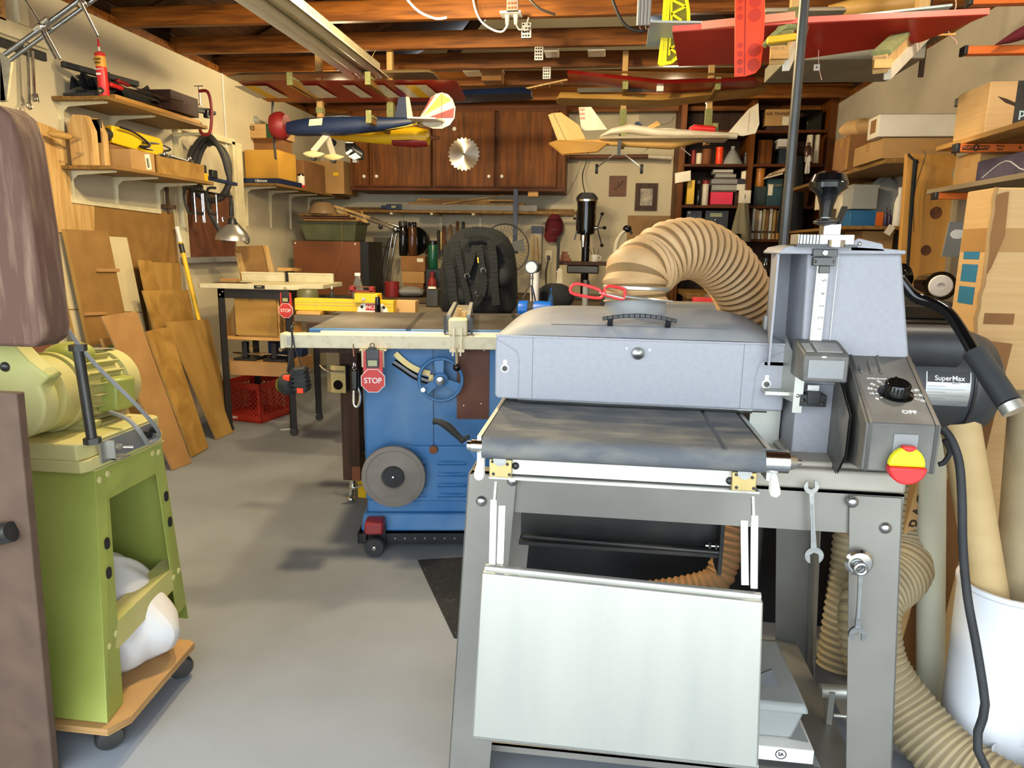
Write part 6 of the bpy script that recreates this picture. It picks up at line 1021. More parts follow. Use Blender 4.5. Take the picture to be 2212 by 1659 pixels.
# yellow lattice tail
Yl = 2.9
yo = [(1438, -20), (1480, -20), (1487, 25), (1488, 60), (1480, 95), (1470, 118), (1450, 135), (1424, 140), (1430, 90), (1434, 40)]
ribs = MB(); R2 = lambda a, b: (at(*a, Y=Yl-.003), at(*b, Y=Yl-.003))
for a, b in (((1450, -20), (1450, 45)), ((1450, 45), (1445, 120)), ((1450, 0), (1482, 14)), ((1482, 14), (1450, 30)), ((1450, 30), (1472, 44)), ((1447, 105), (1475, 90)), ((1447, 105), (1470, 120)), ((1450, -18), (1480, -22))):
    u, w = R2(a, b); ribs.beam(u, w, .008, .006, up=(0, 1, 0))
edge = MB(); 
for i in range(len(yo)): u, w = R2(yo[i], yo[(i+1) % len(yo)]); edge.beam(u, w, .012, .008, up=(0, 1, 0))
u0, w0_ = R2((1442, -20), (1433, 135))
edge.beam(u0, w0_, .022, .006, up=(0, 1, 0))
thing('yellow_tail', 'lemon yellow lattice model tail hanging at the top of the frame', 'model airplane part', [p('film', sil(yo, Yl, .002), mat('olive film', '#7d7a12', r=.4)), p('outline', edge, MT['ylem']), p('lattice_rib', ribs, MT['ylem'])])
# red orange slab with lightening holes
Yr = 2.35
ro = [(1588, -25), (1652, -25), (1653, 30), (1651, 70), (1648, 110), (1643, 145), (1632, 158), (1610, 165), (1587, 166)]
hl = MB()
for px, py, r in [(1600, 2, 5), (1599, 18, 5), (1599, 36, 5.5), (1599, 98, 5.5), (1598, 116, 5.5), (1598, 134, 5.5), (1598, 152, 5.5), (1632, 3, 11), (1631, 32, 12), (1630, 108, 12.5), (1628, 140, 12)]:
    q = at(px, py, Y=Yr-.0005); hl.cyl(q, q+V((0, -.0006, 0)), r*Yr/1513, n=24)
l0, l1 = at(1611, -20, Y=Yr-.001), at(1608, 162, Y=Yr-.001)
thing('orange_tail', 'red orange model tail slab with round lightening holes at the top right', 'model airplane part', [p('panel', sil(ro, Yr, .006), MT['or2'], bev=.001), p('film_circle', hl, mat('dark orange film', '#c8331a', r=.4)), p('hinge_line', MB().beam(l0, l1, .002, .001, up=(0, 1, 0)), MT['redd'])])
# timber hanger arms
def arm(name, lab, a, b, w, h):
    a, b = V(a), V(b)
    return thing('hanger_timber', lab, 'rack', [p('timber', MB().beam(a, b, w, h), MT['pine'], bev=.002), p('carpet_strip', MB().beam(a+V((0, 0, h/2+.008)), b+V((0, 0, h/2+.008)), w+.012, .014), MT['foam']), p('side_board', MB().beam(a+V((w/2+.012, .02, -.02)), b+V((w/2+.012, 0, -.02)), .02, h*.7), MT['offw']), p('peg', MB().box(a.x-.02, a.y-.015, a.z-.012, a.x+.03, a.y, a.z+.012), MT['pinex']),
        p('drop_post', B(b.x-.02, b.y-.0, b.z-.02, b.x+.02, b.y+.035, ZC+.03), MT['pine'])])
arm('', 'pine hanger arm with carpet strip under the middle of the coral wing', at(1678, 120, Y=2.25), at(1720, 40, Y=2.85), .04, .05)
arm('', 'pine hanger arm with carpet strip under the right of the coral wing', at(1900, 140, Y=2.35)+V((0, 0, 0)), at(1992, 52, Y=2.9), .04, .05)
thing('yellow_handle', 'yellow plastic handle with black strap below the coral wing', 'tool', [p('grip', MB().beam(at(1657, 88, Y=2.2), at(1720, 80, Y=2.2), .02, .018), MT['yel'], bev=.003), p('foam_curl', T([at(1650, 100, Y=2.3), at(1672, 75, Y=2.3), at(1700, 58, Y=2.3), at(1728, 62, Y=2.3), at(1734, 72, Y=2.3)], .008, 8), MT['foam'])])  # yellow handle with a curl of foam
x0, z0, x1, z1 = pr4(1700, 92, 2000, 128, 3.1)
thing('flat_carton', 'long grey flat carton slung under the joists at the right', 'box', [p('body', B(x0, 3.1, z0, x1, 3.5, z1), mat('grey lid', '#8f8a78', '#7d7868', r=.6), bev=.003)]+[p('sling_strap', MB().box(x0+d, 3.40, z0-.003, x0+d+.02, 3.41, ZC+.01), MT['bink']) for d in (.1, .62)])
thing('black_carton', 'flat black carton with white lettering behind the timber arm', 'box', [p('body', B(x0+.1, 3.0, z1+.001, x1+.03, 3.5, z1+.03), MT['black'], bev=.002), p('lettering', MB().txt('SAFETY WINDOW', .018, FRONT((x1-.13, 2.9995, z1+.015))), MT['wink'])])
one('cream_wing', 'cream curved model wing lying above the pale blue wing', 'model airplane wing', wing([(at(1655, 15, Y=3.2).x, 3.2, at(1655, 25, Y=3.2).z, .2, .03), (at(1830, 15, Y=3.2).x, 3.2, at(1830, 22, Y=3.2).z, .2, .03)]), MT['offw'])
one('tan_fuselage', 'rounded tan model fuselage stored at the top right', 'model airplane', loft([(at(1790, 12, Y=3.4).x, 3.4, at(1790, 22, Y=3.4).z, .02, .02), (at(1830, 12, Y=3.4).x, 3.4, at(1830, 24, Y=3.4).z, .07, .04), (at(1990, 0, Y=3.4).x, 3.4, at(1990, 10, Y=3.4).z, .09, .06)]), MT['balsa'])
# electrical box with plugs, cords
q = at(1104, 40, Y=3.9)
thing('ceiling_outlet', 'white ceiling outlet plate with two plugs under a joist', 'outlet', [p('cover_plate', B(q.x-.055, 3.86, ZC-.012, q.x+.055, 3.95, ZC-.001), MT['white'], bev=.002)]+[p('plug', MB().cyl((q.x+dx, 3.9, ZC-.012), (q.x+dx, 3.9, ZC-.06), .014, .009, n=12), MT['frost']) for dx in (-.02, .025)])
def cord(lab, pts, Y, r=.005, m='grey'): one('cable', lab, 'cable', T([at(x, y, Y=Y) for x, y in pts], r, 8), MT[m])
cord('white cord looping down from the left ceiling plug', [(1098, 50), (1085, 68), (1060, 62), (1035, 40), (1022, 0), (1026, -25)], 3.9, .005, 'white')
cord('short grey cord between the right ceiling plug and a joist', [(1115, 52), (1122, 64), (1135, 58), (1142, 38)], 3.9, .0045)
cord('white cord sagging from the first joist left of the plugs', [(880, 0), (905, 25), (940, 40), (965, 38)], 3.4, .005, 'white')
cord('black cable sagging across the joists behind the yellow tail', [(1318, -15), (1335, 30), (1355, 58), (1385, 67), (1400, 62)], 3.0, .006, 'black')
cord('black cable crossing the first joist near the plugs', [(1140, -5), (1165, 18), (1200, 32)], 3.4, .005, 'black')
ft = MB(); x_ = at(1391, 30, Y=2.7)
for i in range(4): ft.cyl((x_.x-.018+.012*i, 2.7, at(1391, 55, Y=2.7).z), (x_.x-.018+.012*i, 2.7, ZC+.03), .0065, n=10)
thing('grey_springs', 'bundle of grey rods with chrome hooks hanging beside the yellow tail', 'rods', [p('rods', ft, MT['grey']), p('hook', T([(x_.x-.012, 2.7, at(1391, 55, Y=2.7).z), (x_.x-.008, 2.7, at(1391, 64, Y=2.7).z), (x_.x+.0, 2.7, at(1391, 57, Y=2.7).z)], .002, 6), MT['chrome']), p('hook', T([(x_.x+.008, 2.7, at(1391, 55, Y=2.7).z), (x_.x+.012, 2.7, at(1391, 64, Y=2.7).z), (x_.x+.02, 2.7, at(1391, 57, Y=2.7).z)], .002, 6), MT['chrome'])])
for i, (px, py, Y) in enumerate(((1107, 4, 3.38), (1137, 66, 3.95), (1164, 116, 4.5), (1181, 158, 5.02))):
    q = at(px, py, Y=Y); mb = MB()
    for r_ in range(4):
        for c_ in range(3): mb.box(q.x-.02+c_*.014, Y-.003, q.z-.03+.018*r_, q.x-.011+c_*.014, Y, q.z-.02+.018*r_)
    thing('nail_plate', 'small galvanised nail plate on the %s joist front' % ('first', 'second', 'third', 'fourth')[i], 'metal plate', [p('plate', B(q.x-.026, Y-.0015, q.z-.036, q.x+.026, Y+.02, q.z+.038), MT['steel']), p('teeth', mb, MT['chrome'])], group='nail plates on the joists')
for i, (px0, py0, px1, py1, Y, m, lab) in enumerate(((1175, 97, 1205, 111, 4.65, 'offw', 'cream and green small box tucked between joists'), (1040, 148, 1083, 174, 5.3, 'card3', 'small tan carton with pale top lying above the cabinets'), (1000, 148, 1038, 155, 5.3, 'offw', 'thin cream slat lying above the cabinets'), (1270, 92, 1308, 104, 4.65, 'offw', 'pale flat tray resting above the third joist'))):
    x0, z0, x1, z1 = pr4(px0, py0, px1, py1, Y); thing('attic_box', lab, 'box', [p('body', B(x0, Y, ZC+.001 if i in (0, 3) else z0, x1, Y+.15, max(z1, ZC+.03) if i in (0, 3) else z1), MT[m], bev=.003), p('lid', B(x0-.002, Y-.002, (max(z1, ZC+.03) if i in (0, 3) else z1), x1+.002, Y+.152, (max(z1, ZC+.03) if i in (0, 3) else z1)+.008), MT['offw'])])
# ================================================================ back wall
YC = 6.35                                   # cabinet fronts
xa, xb = at(757, 412, Y=YC).x, at(1218, 412, Y=YC).x
zb_, zt_ = at(1000, 412, Y=YC).z, at(1000, 226, Y=YC).z
cab = [p('carcass', B(xa, YC+.02, zb_, xb, YB-.002, zt_), MT['oak']), p('face_frame', MB().box(xa, YC, zb_, xb, YC+.02, zb_+.035).box(xa, YC, zt_-.055, xb, YC+.02, zt_), MT['oakx'])]
edges = [(760, 763), (765, 797), (803, 932), (940, 1069), (1078, 1204)]
for i, (e0, e1) in enumerate(edges):
    if not i: continue
    x0, x1 = at(e0, 330, Y=YC).x, at(e1, 330, Y=YC).x; z0, z1 = zb_+.03, zt_-.05; w = .012
    if i: x0 -= 0; 
    sub = [p('panel_bead', MB().box(x0+.004, YC-.024, z0+.008, x0+w, YC-.02, z1-.008).box(x1-w, YC-.024, z0+.008, x1-.004, YC-.02, z1-.008).box(x0+w, YC-.024, z0+.008, x1-w, YC-.02, z0+.016).box(x0+w, YC-.024, z1-.016, x1-w, YC-.02, z1-.008), MT['oakx'])]
    kx = {0: None, 1: 786, 2: 813, 3: 1056, 4: 1084}[i]
    if kx: k = at(kx, 381, Y=YC-.03); sub.append(p('door_knob', MB().lathe([(.014, 0), (.016, .006), (.012, .014), (0, .016)], (k.x, YC-.022, k.z), (0, -1, 0), 18).lathe([(.005, .0145), (.004, .018), (0, .018)], (k.x, YC-.022, k.z), (0, -1, 0), 10, 1), [MT['white'], MT['brass']]))
    cab.append(p('door', B(x0, YC-.02, z0, x1, YC-.001, z1), MT['oak'], bev=.002, subs=sub))
thing('wall_cabinet', 'dark oak wall cabinet with round white knobs on the back wall', 'cabinet', cab)
k = at(1002, 333, Y=YC-.03); T_ = []
R = .142
for i in range(24):
    a = i*math.tau/24; T_ += [(R*.90*math.cos(a), R*.90*math.sin(a)), (R*.93*math.cos(a+.06), R*.93*math.sin(a+.06)), (R*1.0*math.cos(a+.10), R*1.0*math.sin(a+.10)), (R*.985*math.cos(a+.18), R*.985*math.sin(a+.18))]
thing('saw_blade', 'round steel saw blade hung on the oak cabinet doors', 'saw blade', [p('disc', MB().m(FRONT((k.x, YC-.0245, k.z))).prism(T_, 'z', 0, .003), MT['blade']), p('arbor_screw', MB().ball((k.x, YC-.03, k.z), .008, 12), MT['dark_steel'])])
# level and rack of boards under the cabinet
YR = 6.45; zl = at(1000, 455, Y=YR).z
thing('wall_rack', 'brown timber rack rail under the oak cabinet carrying long boards', 'shelf', [p('rail', B(at(760, 450, Y=YR).x, YR, zl-.022, at(1247, 450, Y=YR).x, YR+.04, zl), MT['shelfw'], bev=.002), p('back_rail', B(at(745, 445, Y=6.8).x, 6.80, zl-.02, at(1240, 448, Y=6.8).x, YB-.001, zl+.04), MT['shelfw'])]+
    [p('bracket', MB().box(x-.012, YR-.0, zl-.04, x+.012, YB-.001, zl-.022).box(x-.012, YB-.016, zl-.30, x+.012, YB-.001, zl-.022), MT['cream']) for x in (at(845, 470, Y=YR).x, at(932, 470, Y=YR).x, at(1022, 470, Y=YR).x)])
l0, l1 = at(823, 445, Y=YR).x, at(1160, 447, Y=YR).x
thing('long_level', 'grey straightedge with blue end lying on the rack under the cabinet', 'level', [p('blade', B(l0+.18, YR+.0, zl+.001, l1, YR+.02, zl+.052), mat('grey anodised', '#77756c', r=.45), bev=.001), p('blue_end', MB().box(l0, YR-.002, zl+.01, l0+.06, YR+.022, zl+.04).box(l0+.05, YR-.003, zl+.001, l0+.20, YR+.022, zl+.053), MT['dblue'], bev=.004), p('sticker', B(l0+.10, YR-.004, zl+.018, l0+.14, YR-.003, zl+.038), MT['lcd'])])
for i, (p0, p1, zz, Y, m, lab) in enumerate(((885, 1135, .054, 6.55, 'shelfw', 'long brown board, lowest on the rack under the cabinet'), (900, 1060, .074, 6.60, 'hard', 'mid length dark board stacked on the rack'), (905, 1110, .095, 6.66, 'piney', 'pale board stacked on the rack'), (925, 1010, .054, 6.70, 'hard', 'short tan board at the rear of the rack'))):
    x0, x1 = at(p0, 440, Y=Y).x, at(p1, 440, Y=Y).x; one('rack_board', lab, 'board', MB().beam((x0, Y, zl+zz+.009), (x1, Y+.01, zl+zz+.009), .09, .018), MT[m], bev=.001)
one('thin_dowel', 'thin pale dowel slanting across the boards under the cabinet', 'dowel', Cy((at(955, 440, Y=6.5).x, 6.5, zl+.06), (at(1085, 418, Y=6.6).x, 6.6, zl+.15), .006, n=8), MT['pine'])
q0, q1 = at(1114, 408, Y=6.3), at(1116, 548, Y=6.3)
thing('blue_bar_clamp', 'tall navy blue bar clamp hanging before the rack end', 'clamp', [p('bar', B(q0.x-.02, 6.3, q1.z, q0.x+.02, 6.32, q0.z), MT['dblue'], bev=.002), p('jaw', B(q0.x-.03, 6.26, q1.z, q0.x+.03, 6.32, q1.z+.05), MT['dblue'], bev=.003)])
q = at(1151, 417, Y=6.4); one('wood_block', 'small tan block fixed under the cabinet edge', 'block', B(q.x-.04, YC+.02, zb_-.045, q.x+.05, YC+.10, zb_-.001), MT['pinex'], bev=.002)
# framed pictures and boards on the wall
def wallr(name, lab, px, Y, m, t=.012, cat='picture'): x0, z0, x1, z1 = pr4(*px, YB-t); return B(x0, YB-t, z0, x1, YB-.001, z1)
x0, z0, x1, z1 = pr4(1316, 380, 1353, 424, YB)
thing('wooden_plaque', 'square walnut plaque with dark leaf mark on the back wall', 'plaque', [p('board', B(x0, YB-.015, z0, x1, YB-.001, z1), MT['brown'], bev=.002), p('leaf_mark', MB().tube([(x0+.05, YB-.0155, z0+.06), (x0+.09, YB-.0155, z0+.09), (x0+.13, YB-.0155, z0+.14)], .003, 6).tube([(x0+.09, YB-.0155, z0+.09), (x0+.08, YB-.0155, z0+.13)], .002, 6), MT['ink'])])
x0, z0, x1, z1 = pr4(1372, 396, 1420, 455, YB)
thing('picture_frame', 'small dark wood frame with sepia print on the back wall', 'picture', [p('frame', MB().box(x0, YB-.02, z0, x0+.045, YB-.001, z1).box(x1-.045, YB-.02, z0, x1, YB-.001, z1).box(x0+.045, YB-.02, z0, x1-.045, YB-.001, z0+.045).box(x0+.045, YB-.02, z1-.045, x1-.045, YB-.001, z1), MT['dkbrown']), p('print', B(x0+.045, YB-.008, z0+.045, x1-.045, YB-.001, z1-.045), mat('sepia print', '#a89878', '#5c4c38', r=.3, sc=14))])
x0, z0, x1, z1 = pr4(1355, 466, 1468, 535, YB); one('tan_board', 'tan hardboard rectangle fixed to the back wall behind the hose', 'board', B(x0, YB-.012, z0, x1, YB-.001, z1), MT['hard'])
# bench along the back wall
BZ, BY = .78, 5.75
bn = [p('worktop', B(-2.05, BY, BZ-.04, .58, YB-.002, BZ), mat('grimy bench top', '#5a4a38', '#463a2c', r=.8, sc=5), bev=.004), p('apron', B(-2.0, BY+.02, BZ-.14, .58, BY+.04, BZ-.04), MT['dkbrown'])]
for x in (-2.0, -.75, .48): bn.append(p('leg', B(x, BY+.02, 0, x+.07, BY+.09, BZ-.04), MT['dkbrown']))
bn.append(p('lower_shelf', B(-2.0, BY+.05, .2, .58, YB-.05, .225), MT['dkbrown']))
thing('back_bench', 'long dark workbench along the back wall', 'workbench', bn)
YI = 6.1
def pb(px0, py0, px1, py1, Y, d=.15): x0, z0, x1, z1 = pr4(px0, py0, px1, py1, Y); return x0, z0, x1, z1
# brown cabinet on the left end with the tub
x0, z0, x1, z1 = pb(635, 521, 778, 610, 5.9)
thing('brown_cabinet', 'low reddish brown hardboard cabinet in the back left corner', 'cabinet', [p('front', B(x0, 5.9, BZ+.001, x1, 5.915, z1), mat('reddish hardboard', '#7a4622', '#6a3b1c', r=.5), bev=.001, subs=[p('corner_screw', MB().cyl((x0+.02, 5.899, z1-.02), (x0+.02, 5.897, z1-.02), .008), MT['white']), p('corner_screw', MB().cyl((x1-.04, 5.899, z1-.02), (x1-.04, 5.897, z1-.02), .008), MT['white'])]), p('carcass', B(x0+.005, 5.915, BZ+.001, x1+.07, 6.3, z1), MT['black']), p('twine', T([at(737, 480, Y=5.88), at(739, 540, Y=5.88), at(718, 605, Y=5.88)], .0015, 5, sub=1), MT['hard2'])])
X0_, X1_ = at(652, 500, Y=6.0).x, at(773, 500, Y=6.0).x; zc0 = z1; zc1 = at(710, 480, Y=6.0).z
thing('storage_tub', 'murky green plastic storage tub on the brown corner cabinet', 'tub', [p('tub', MB().add([(X0_+.04, 5.98, zc0+.001), (X1_-.02, 5.98, zc0+.001), (X1_-.02, 6.25, zc0+.001), (X0_+.04, 6.25, zc0+.001), (X0_, 5.95, zc1), (X1_, 5.95, zc1), (X1_, 6.28, zc1), (X0_, 6.28, zc1)], [(0, 3, 2, 1), (4, 5, 6, 7), (0, 1, 5, 4), (1, 2, 6, 5), (2, 3, 7, 6), (3, 0, 4, 7)]), mat('murky green plastic', '#666a4a', '#52563a', r=.4, sc=5), bev=.01), p('rim', MB().box(X0_-.012, 5.94, zc1-.012, X1_+.012, 6.29, zc1+.004), mat('dark tub rim', '#3a3a2c'))])
for i in range(3): one('stacked_board', ('lowest', 'middle', 'top')[i]+' brown offcut board stacked on the green storage tub', 'board', MB().beam((X0_+.02-.03*i, 6.1, zc1+.018+.022*i), (X1_-.05*i, 6.12, zc1+.018+.022*i), .2, .016), MT[('hard', 'brown', 'shelfw')[i]], group='boards stacked on the storage tub', bev=.001)
c = at(693, 462, Y=6.05)
one('tan_reflector', 'upturned tan metal lamp shade on the boards above the tub', 'lamp shade', La([(.055, .10), (.06, .098), (.10, .07), (.125, .012), (.13, .0), (.122, .0), (.096, .065), (.05, .092)], (c.x, 6.1, zc1+.073), n=32), mat('tan shade', '#9a7d58', r=.45))
# swing arm lamp, thermos etc.
def P6(x, y, Y=YI): return at(x, y, Y=Y)
arm = MB()
for dx in (0, 8): arm.cyl(P6(830+dx, 612), P6(848+dx, 505), .008, n=10)
ar2 = MB()
for dy in (0, 7): ar2.cyl(P6(793, 468+dy), P6(862, 490+dy), .008, n=10)
thing('swing_arm_lamp', 'chrome swing arm lamp with sagging cable on the back bench', 'lamp', [p('lower_arm', arm, MT['chrome']), p('upper_arm', ar2, MT['chrome']), p('joint', MB().ball(P6(855, 496), .03, 14), MT['steel']), p('elbow_joint', MB().ball(P6(822, 490), .022, 12), MT['dark_steel']), p('base', MB().cyl(V((P6(838, 615).x, YI, BZ+.001)), V((P6(838, 615).x, YI, P6(838, 612).z)), .012).cyl(V((P6(838, 615).x, YI, BZ+.001)), V((P6(838, 615).x, YI, BZ+.02)), .08, n=24), MT['dark_steel']), p('cable', T([P6(855, 500), P6(835, 530), P6(826, 580), P6(830, 615)], .005, 6), MT['black'])])
def jar(name, lab, px0, px1, py0, py1, Y, m, z=None, cat='bottle', neck=.0, cap=None, grp=None):
    x0, z0, x1, z1 = pr4(px0, py0, px1, py1, Y); z0 = z0 if z is None else z; r = (x1-x0)/2; h = z1-z0; x = (x0+x1)/2
    if neck: ps = [p('body', La([(r*.9, 0), (r, h*.03), (r, h*.6), (r*.75, h*.72), (r*neck, h*.8), (r*neck, h*.9)], (x, Y, z0), n=20), m), p('cap', La([(r*neck*1.2, h*.88), (r*neck*1.2, h), (0, h)], (x, Y, z0), n=16), cap or m)]
    else: ps = [p('body', La([(r*.95, 0), (r, h*.02), (r, h*.86), (r*.95, h*.88)], (x, Y, z0), n=20), m), p('lid', La([(r*1.02, h*.86), (r*1.02, h*.98), (r*.9, h), (0, h)], (x, Y, z0), n=20), cap or m)]
    return thing(name, lab, cat, ps, group=grp)
one('black_disc_case', 'round glossy black tool case behind the swing arm lamp', 'case', La([(.12, 0), (.13, .02), (.13, .08), (.10, .11), (0, .12)], V((P6(893, 530, 6.3).x, 6.42, at(880, 553, Y=6.0).z+.13)), (0, -1, 0), 36), MT['gloss'])
jar('thermos', 'tall glossy black cylinder on the carton stack, left one', 862, 880, 478, 552, 6.1, MT['gloss'], z=at(880, 553, Y=6.1).z, cap=MT['dark_steel'])
jar('thermos', 'bronze glossy cylinder on the carton stack, right one', 882, 900, 480, 552, 6.1, mat('bronze gloss', '#4a2c18', r=.12), z=at(880, 553, Y=6.1).z, cap=MT['gloss'])
x0, z0, x1, z1 = pb(866, 553, 918, 586, 6.0); carton('carton', 'topmost dark brown carton of the stack on the back bench', x0, 6.0, z0, x1, 6.44, z1-.002, MT['card3'], extra=[p('label', B(x1-.07, 5.9985, z1-.05, x1-.015, 6.0, z1-.02), MT['paper'])])
x2, z2, x3, z3 = pb(868, 586, 916, 612, 6.0); carton('carton', 'middle tan carton of the stack on the back bench', x2, 6.0, z2, x3, 6.2, z0-.002, MT['card'])
x4, z4, x5, z5 = pb(872, 612, 914, 640, 6.0); carton('carton', 'bottom brown carton of the stack on the back bench', x4, 6.0, BZ+.001, x5, 6.2, z2-.002, MT['card3'])
jar('red_can', 'red round tin standing before the swing arm lamp base', 832, 862, 608, 650, 5.85, MT['redd'], z=BZ+.001, cat='tin')
one('grey_cloth', 'crumpled grey cloth beside the red tin on the back bench', 'cloth', lump((P6(880, 636, 5.85).x, 5.92, BZ+.045), (.13, .1, .045), 4, a=.12), MT['grey'])
jar('green_bottle', 'dark green cylinder tool with long neck right of the cartons', 925, 946, 520, 600, 6.05, mat('bottle green', '#12513a', r=.25), cap=MT['gloss'], cat='tool', z=BZ+.24)
jar('red_cone', 'dull red bottle standing below the green cylinder', 924, 943, 588, 645, 5.95, MT['redd'], z=BZ+.001, neck=.4, cap=MT['redd'])
one('green_riser', 'dark box under the green cylinder on the back bench', 'box', B(P6(928, 600, 6.0).x-.04, 6.02, BZ+.001, P6(945, 600, 6.0).x+.02, 6.14, BZ+.238), MT['black'], bev=.004)
for i, (px0, py0, py1, m) in enumerate(((947, 497, 550, 'black'), (953, 500, 545, 'brass'), (959, 488, 545, 'vine'), (973, 485, 545, 'hard'), (988, 478, 540, 'vine'), (1001, 479, 535, 'black'))):
    a, b = at(px0, py0, Y=6.72), at(px0, py1, Y=6.72)
    thing('chisel', 'wall hung chisel with %s handle, %s from the left' % (('black', 'brass yellow', 'dark brown', 'tan', 'long brown', 'black taped')[i], ('first', 'second', 'third', 'fourth', 'fifth', 'sixth')[i]), 'chisel', [p('handle', La([(.009, 0), (.016, .02), (.012, .10), (.015, .16), (.011, .18)], (a.x, 6.72, a.z-.18), n=12), MT[m]), p('blade', B(a.x-.008, 6.718, b.z-.04, a.x+.008, 6.722, a.z-.178), MT['dark_steel'])], group='chisels on the wall rack')
one('tool_strip', 'dark magnetic tool strip on the back wall behind the chisels', 'rail', B(at(915, 538, Y=6.8).x, 6.72+.012, at(960, 545, Y=6.8).z, at(1060, 538, Y=6.8).x, YB-.001, at(960, 532, Y=6.8).z), MT['dkbrown'])
x0, z0, x1, z1 = pb(806, 513, 846, 535, 6.5); one('grey_tray', 'grey shallow tray with rounded shape standing by the lamp', 'tray', B(x0, 6.5, z0, x1, 6.56, z1), mat('olive grey', '#5c5a48'), bev=.01)
x0, z0, x1, z1 = pb(790, 535, 828, 600, 6.4); thing('red_folder', 'maroon and grey binders standing at the left of the lamp', 'binder', [p('maroon_cover', B(x0, 6.4, BZ+.001, x0+.09, 6.6, z1), MT['redd'], bev=.002), p('grey_cover', B(x0+.095, 6.4, BZ+.001, x1, 6.6, z1), MT['grey'], bev=.002)])
# wire hanger shapes left of the lamp (wooden frame laid above the tub)
one('wooden_folding_frame', 'pale wooden folding frame lying over the boards beside the swing lamp', 'frame', MB().beam(P6(722, 445), P6(800, 470), .015, .02).beam(P6(728, 455), P6(795, 480), .015, .02).beam(P6(745, 450), P6(748, 462), .01, .012).beam(P6(780, 455), P6(790, 475), .01, .012), MT['pine'])
# front bench carrying the backpack and the yellow jig
FZ, FY = .845, 3.55
fb = [p('worktop', B(-1.62, FY, FZ-.035, .35, 4.45, FZ), mat('assembly top', '#6b6256', '#58503f', r=.7, sc=5), bev=.003)]
for x in (-1.12, .25):
    for y in (FY+.05, 4.35): fb.append(p('leg', B(x, y, 0, x+.05, y+.05, FZ-.035), MT['dark_steel']))
fb.append(p('side_panel', B(-1.55, FY+.25, .38, -1.42, 4.3, FZ-.036), mat('dark beige drawer side', '#8a7a58', r=.7)))  # drawer side in dark beige
thing('assembly_table', 'grey assembly table behind the table saw carrying the black vest', 'table', fb)
q = at(655, 690, Y=FY); one('board_under', 'thick pine board end under the yellow extrusion', 'board', B(at(638, 690, Y=FY).x, FY+.01, FZ+.001, at(690, 690, Y=FY).x, FY+.25, FZ+.02), MT['pinex'], bev=.003)
x0, x1 = at(637, 670, Y=3.6).x, at(850, 668, Y=3.6).x; z0, z1 = FZ+.021, FZ+.10
gv = MB().box(x0, 3.5985, z0+.045, x1, 3.5995, z0+.047).box(x0, 3.5985, z0+.03, x1, 3.5995, z0+.032).box(x0+.12, 3.5985, z0, x0+.122, 3.5995, z1-.02)
xm = at(805, 660, Y=3.6).x
thing('jig_extrusion', 'bright yellow extruded fence of the dovetail jig behind the saw', 'jig', [p('extrusion', B(x0, 3.6, z0, x1, 3.66, z1-.015), MT['yel'], bev=.002, subs=[p('groove', gv, MT['brass'])]), p('carriage', B(at(768, 650, Y=3.6).x, 3.58, z1-.03, at(818, 650, Y=3.6).x, 3.66, z1+.02), MT['yel'], bev=.003),
    p('jig_label', MB().m(FRONT((xm, 3.5975, z0+.028))).prism([(-.085, -.028), (.085, -.028), (.08, -.005), (.06, .015), (.03, .024), (-.03, .024), (-.06, .015), (-.08, -.005)], 'z', 0, .001).box(-.038, -.018, .001, .04, .016, .002, 1).txt('INCRA', .027, Matrix.Translation((.001, -.001, .003)), 2).cyl((-.058, 0, 0), (-.058, 0, .003), .008, k=3).cyl((.062, 0, 0), (.062, 0, .003), .008, k=3), [MT['wink'], MT['red'], MT['wink'], MT['ink']]),
    p('round_scale', MB().cyl((at(786, 662, Y=3.58).x, 3.58, z1-.008), (at(786, 662, Y=3.58).x, 3.575, z1-.008), .009, n=16).cyl((at(814, 662, Y=3.58).x, 3.58, z1-.008), (at(814, 662, Y=3.58).x, 3.575, z1-.008), .009, n=16), MT['alu'])])
q = at(817, 640, Y=3.56); one('black_handle', 'upright black rubber handle before the yellow extrusion', 'handle', La([(.012, 0), (.016, .02), (.014, .08), (.012, .105), (0, .11)], (q.x, 3.55, FZ+.001), n=16), MT['gloss'])  # upright rubber handle standing on the table
x0, z0, x1, z1 = pb(852, 650, 897, 680, 3.7); one('card_block', 'tan card box with slots right of the yellow extrusion', 'box', MB().box(x0, 3.7, FZ+.001, x1, 3.78, z1).box(x0+.04, 3.699, FZ, x0+.043, 3.70, FZ+.05).box(x0+.075, 3.699, FZ, x0+.078, 3.70, FZ+.05), MT['card2'], bev=.001)
q0, q1, q2, q3 = pb(755, 618, 811, 648, 3.62)
zz = FZ+.121
thing('red_jig_frame', 'small red metal frame with chrome rods on the yellow carriage', 'jig', [p('side_plate', B(q0+.006, 3.60, zz, q0+.03, 3.64, q3), MT['redd'], bev=.003), p('side_plate', B(q2-.03, 3.60, zz, q2-.006, 3.64, q3), MT['redd'], bev=.003), p('base_bar', B(q0+.005, 3.60, zz, q2-.005, 3.64, zz+.012), MT['redd']), p('rod', Cy((q0, 3.62, q3-.004), (q2, 3.62, q3-.004), .003, n=8), MT['chrome']), p('rod', Cy((q0, 3.60, zz+.005), (q2, 3.60, zz+.005), .003, n=8), MT['chrome'])])
x = at(773, 620, Y=3.72).x; r = .032; h = at(773, 590, Y=3.72).z-FZ
thing('clear_bottle', 'clear plastic bottle with white cap behind the red frame', 'bottle', [p('body', La([(r, 0), (r, h*.55), (r*.95, h*.62), (r*.4, h*.9), (r*.4, h*.96)], (x, 3.72, FZ+.001), n=24), MT['glass']), p('cap', La([(r*.5, h*.93), (r*.5, h), (0, h)], (x, 3.72, FZ+.001), n=16), MT['white'])])
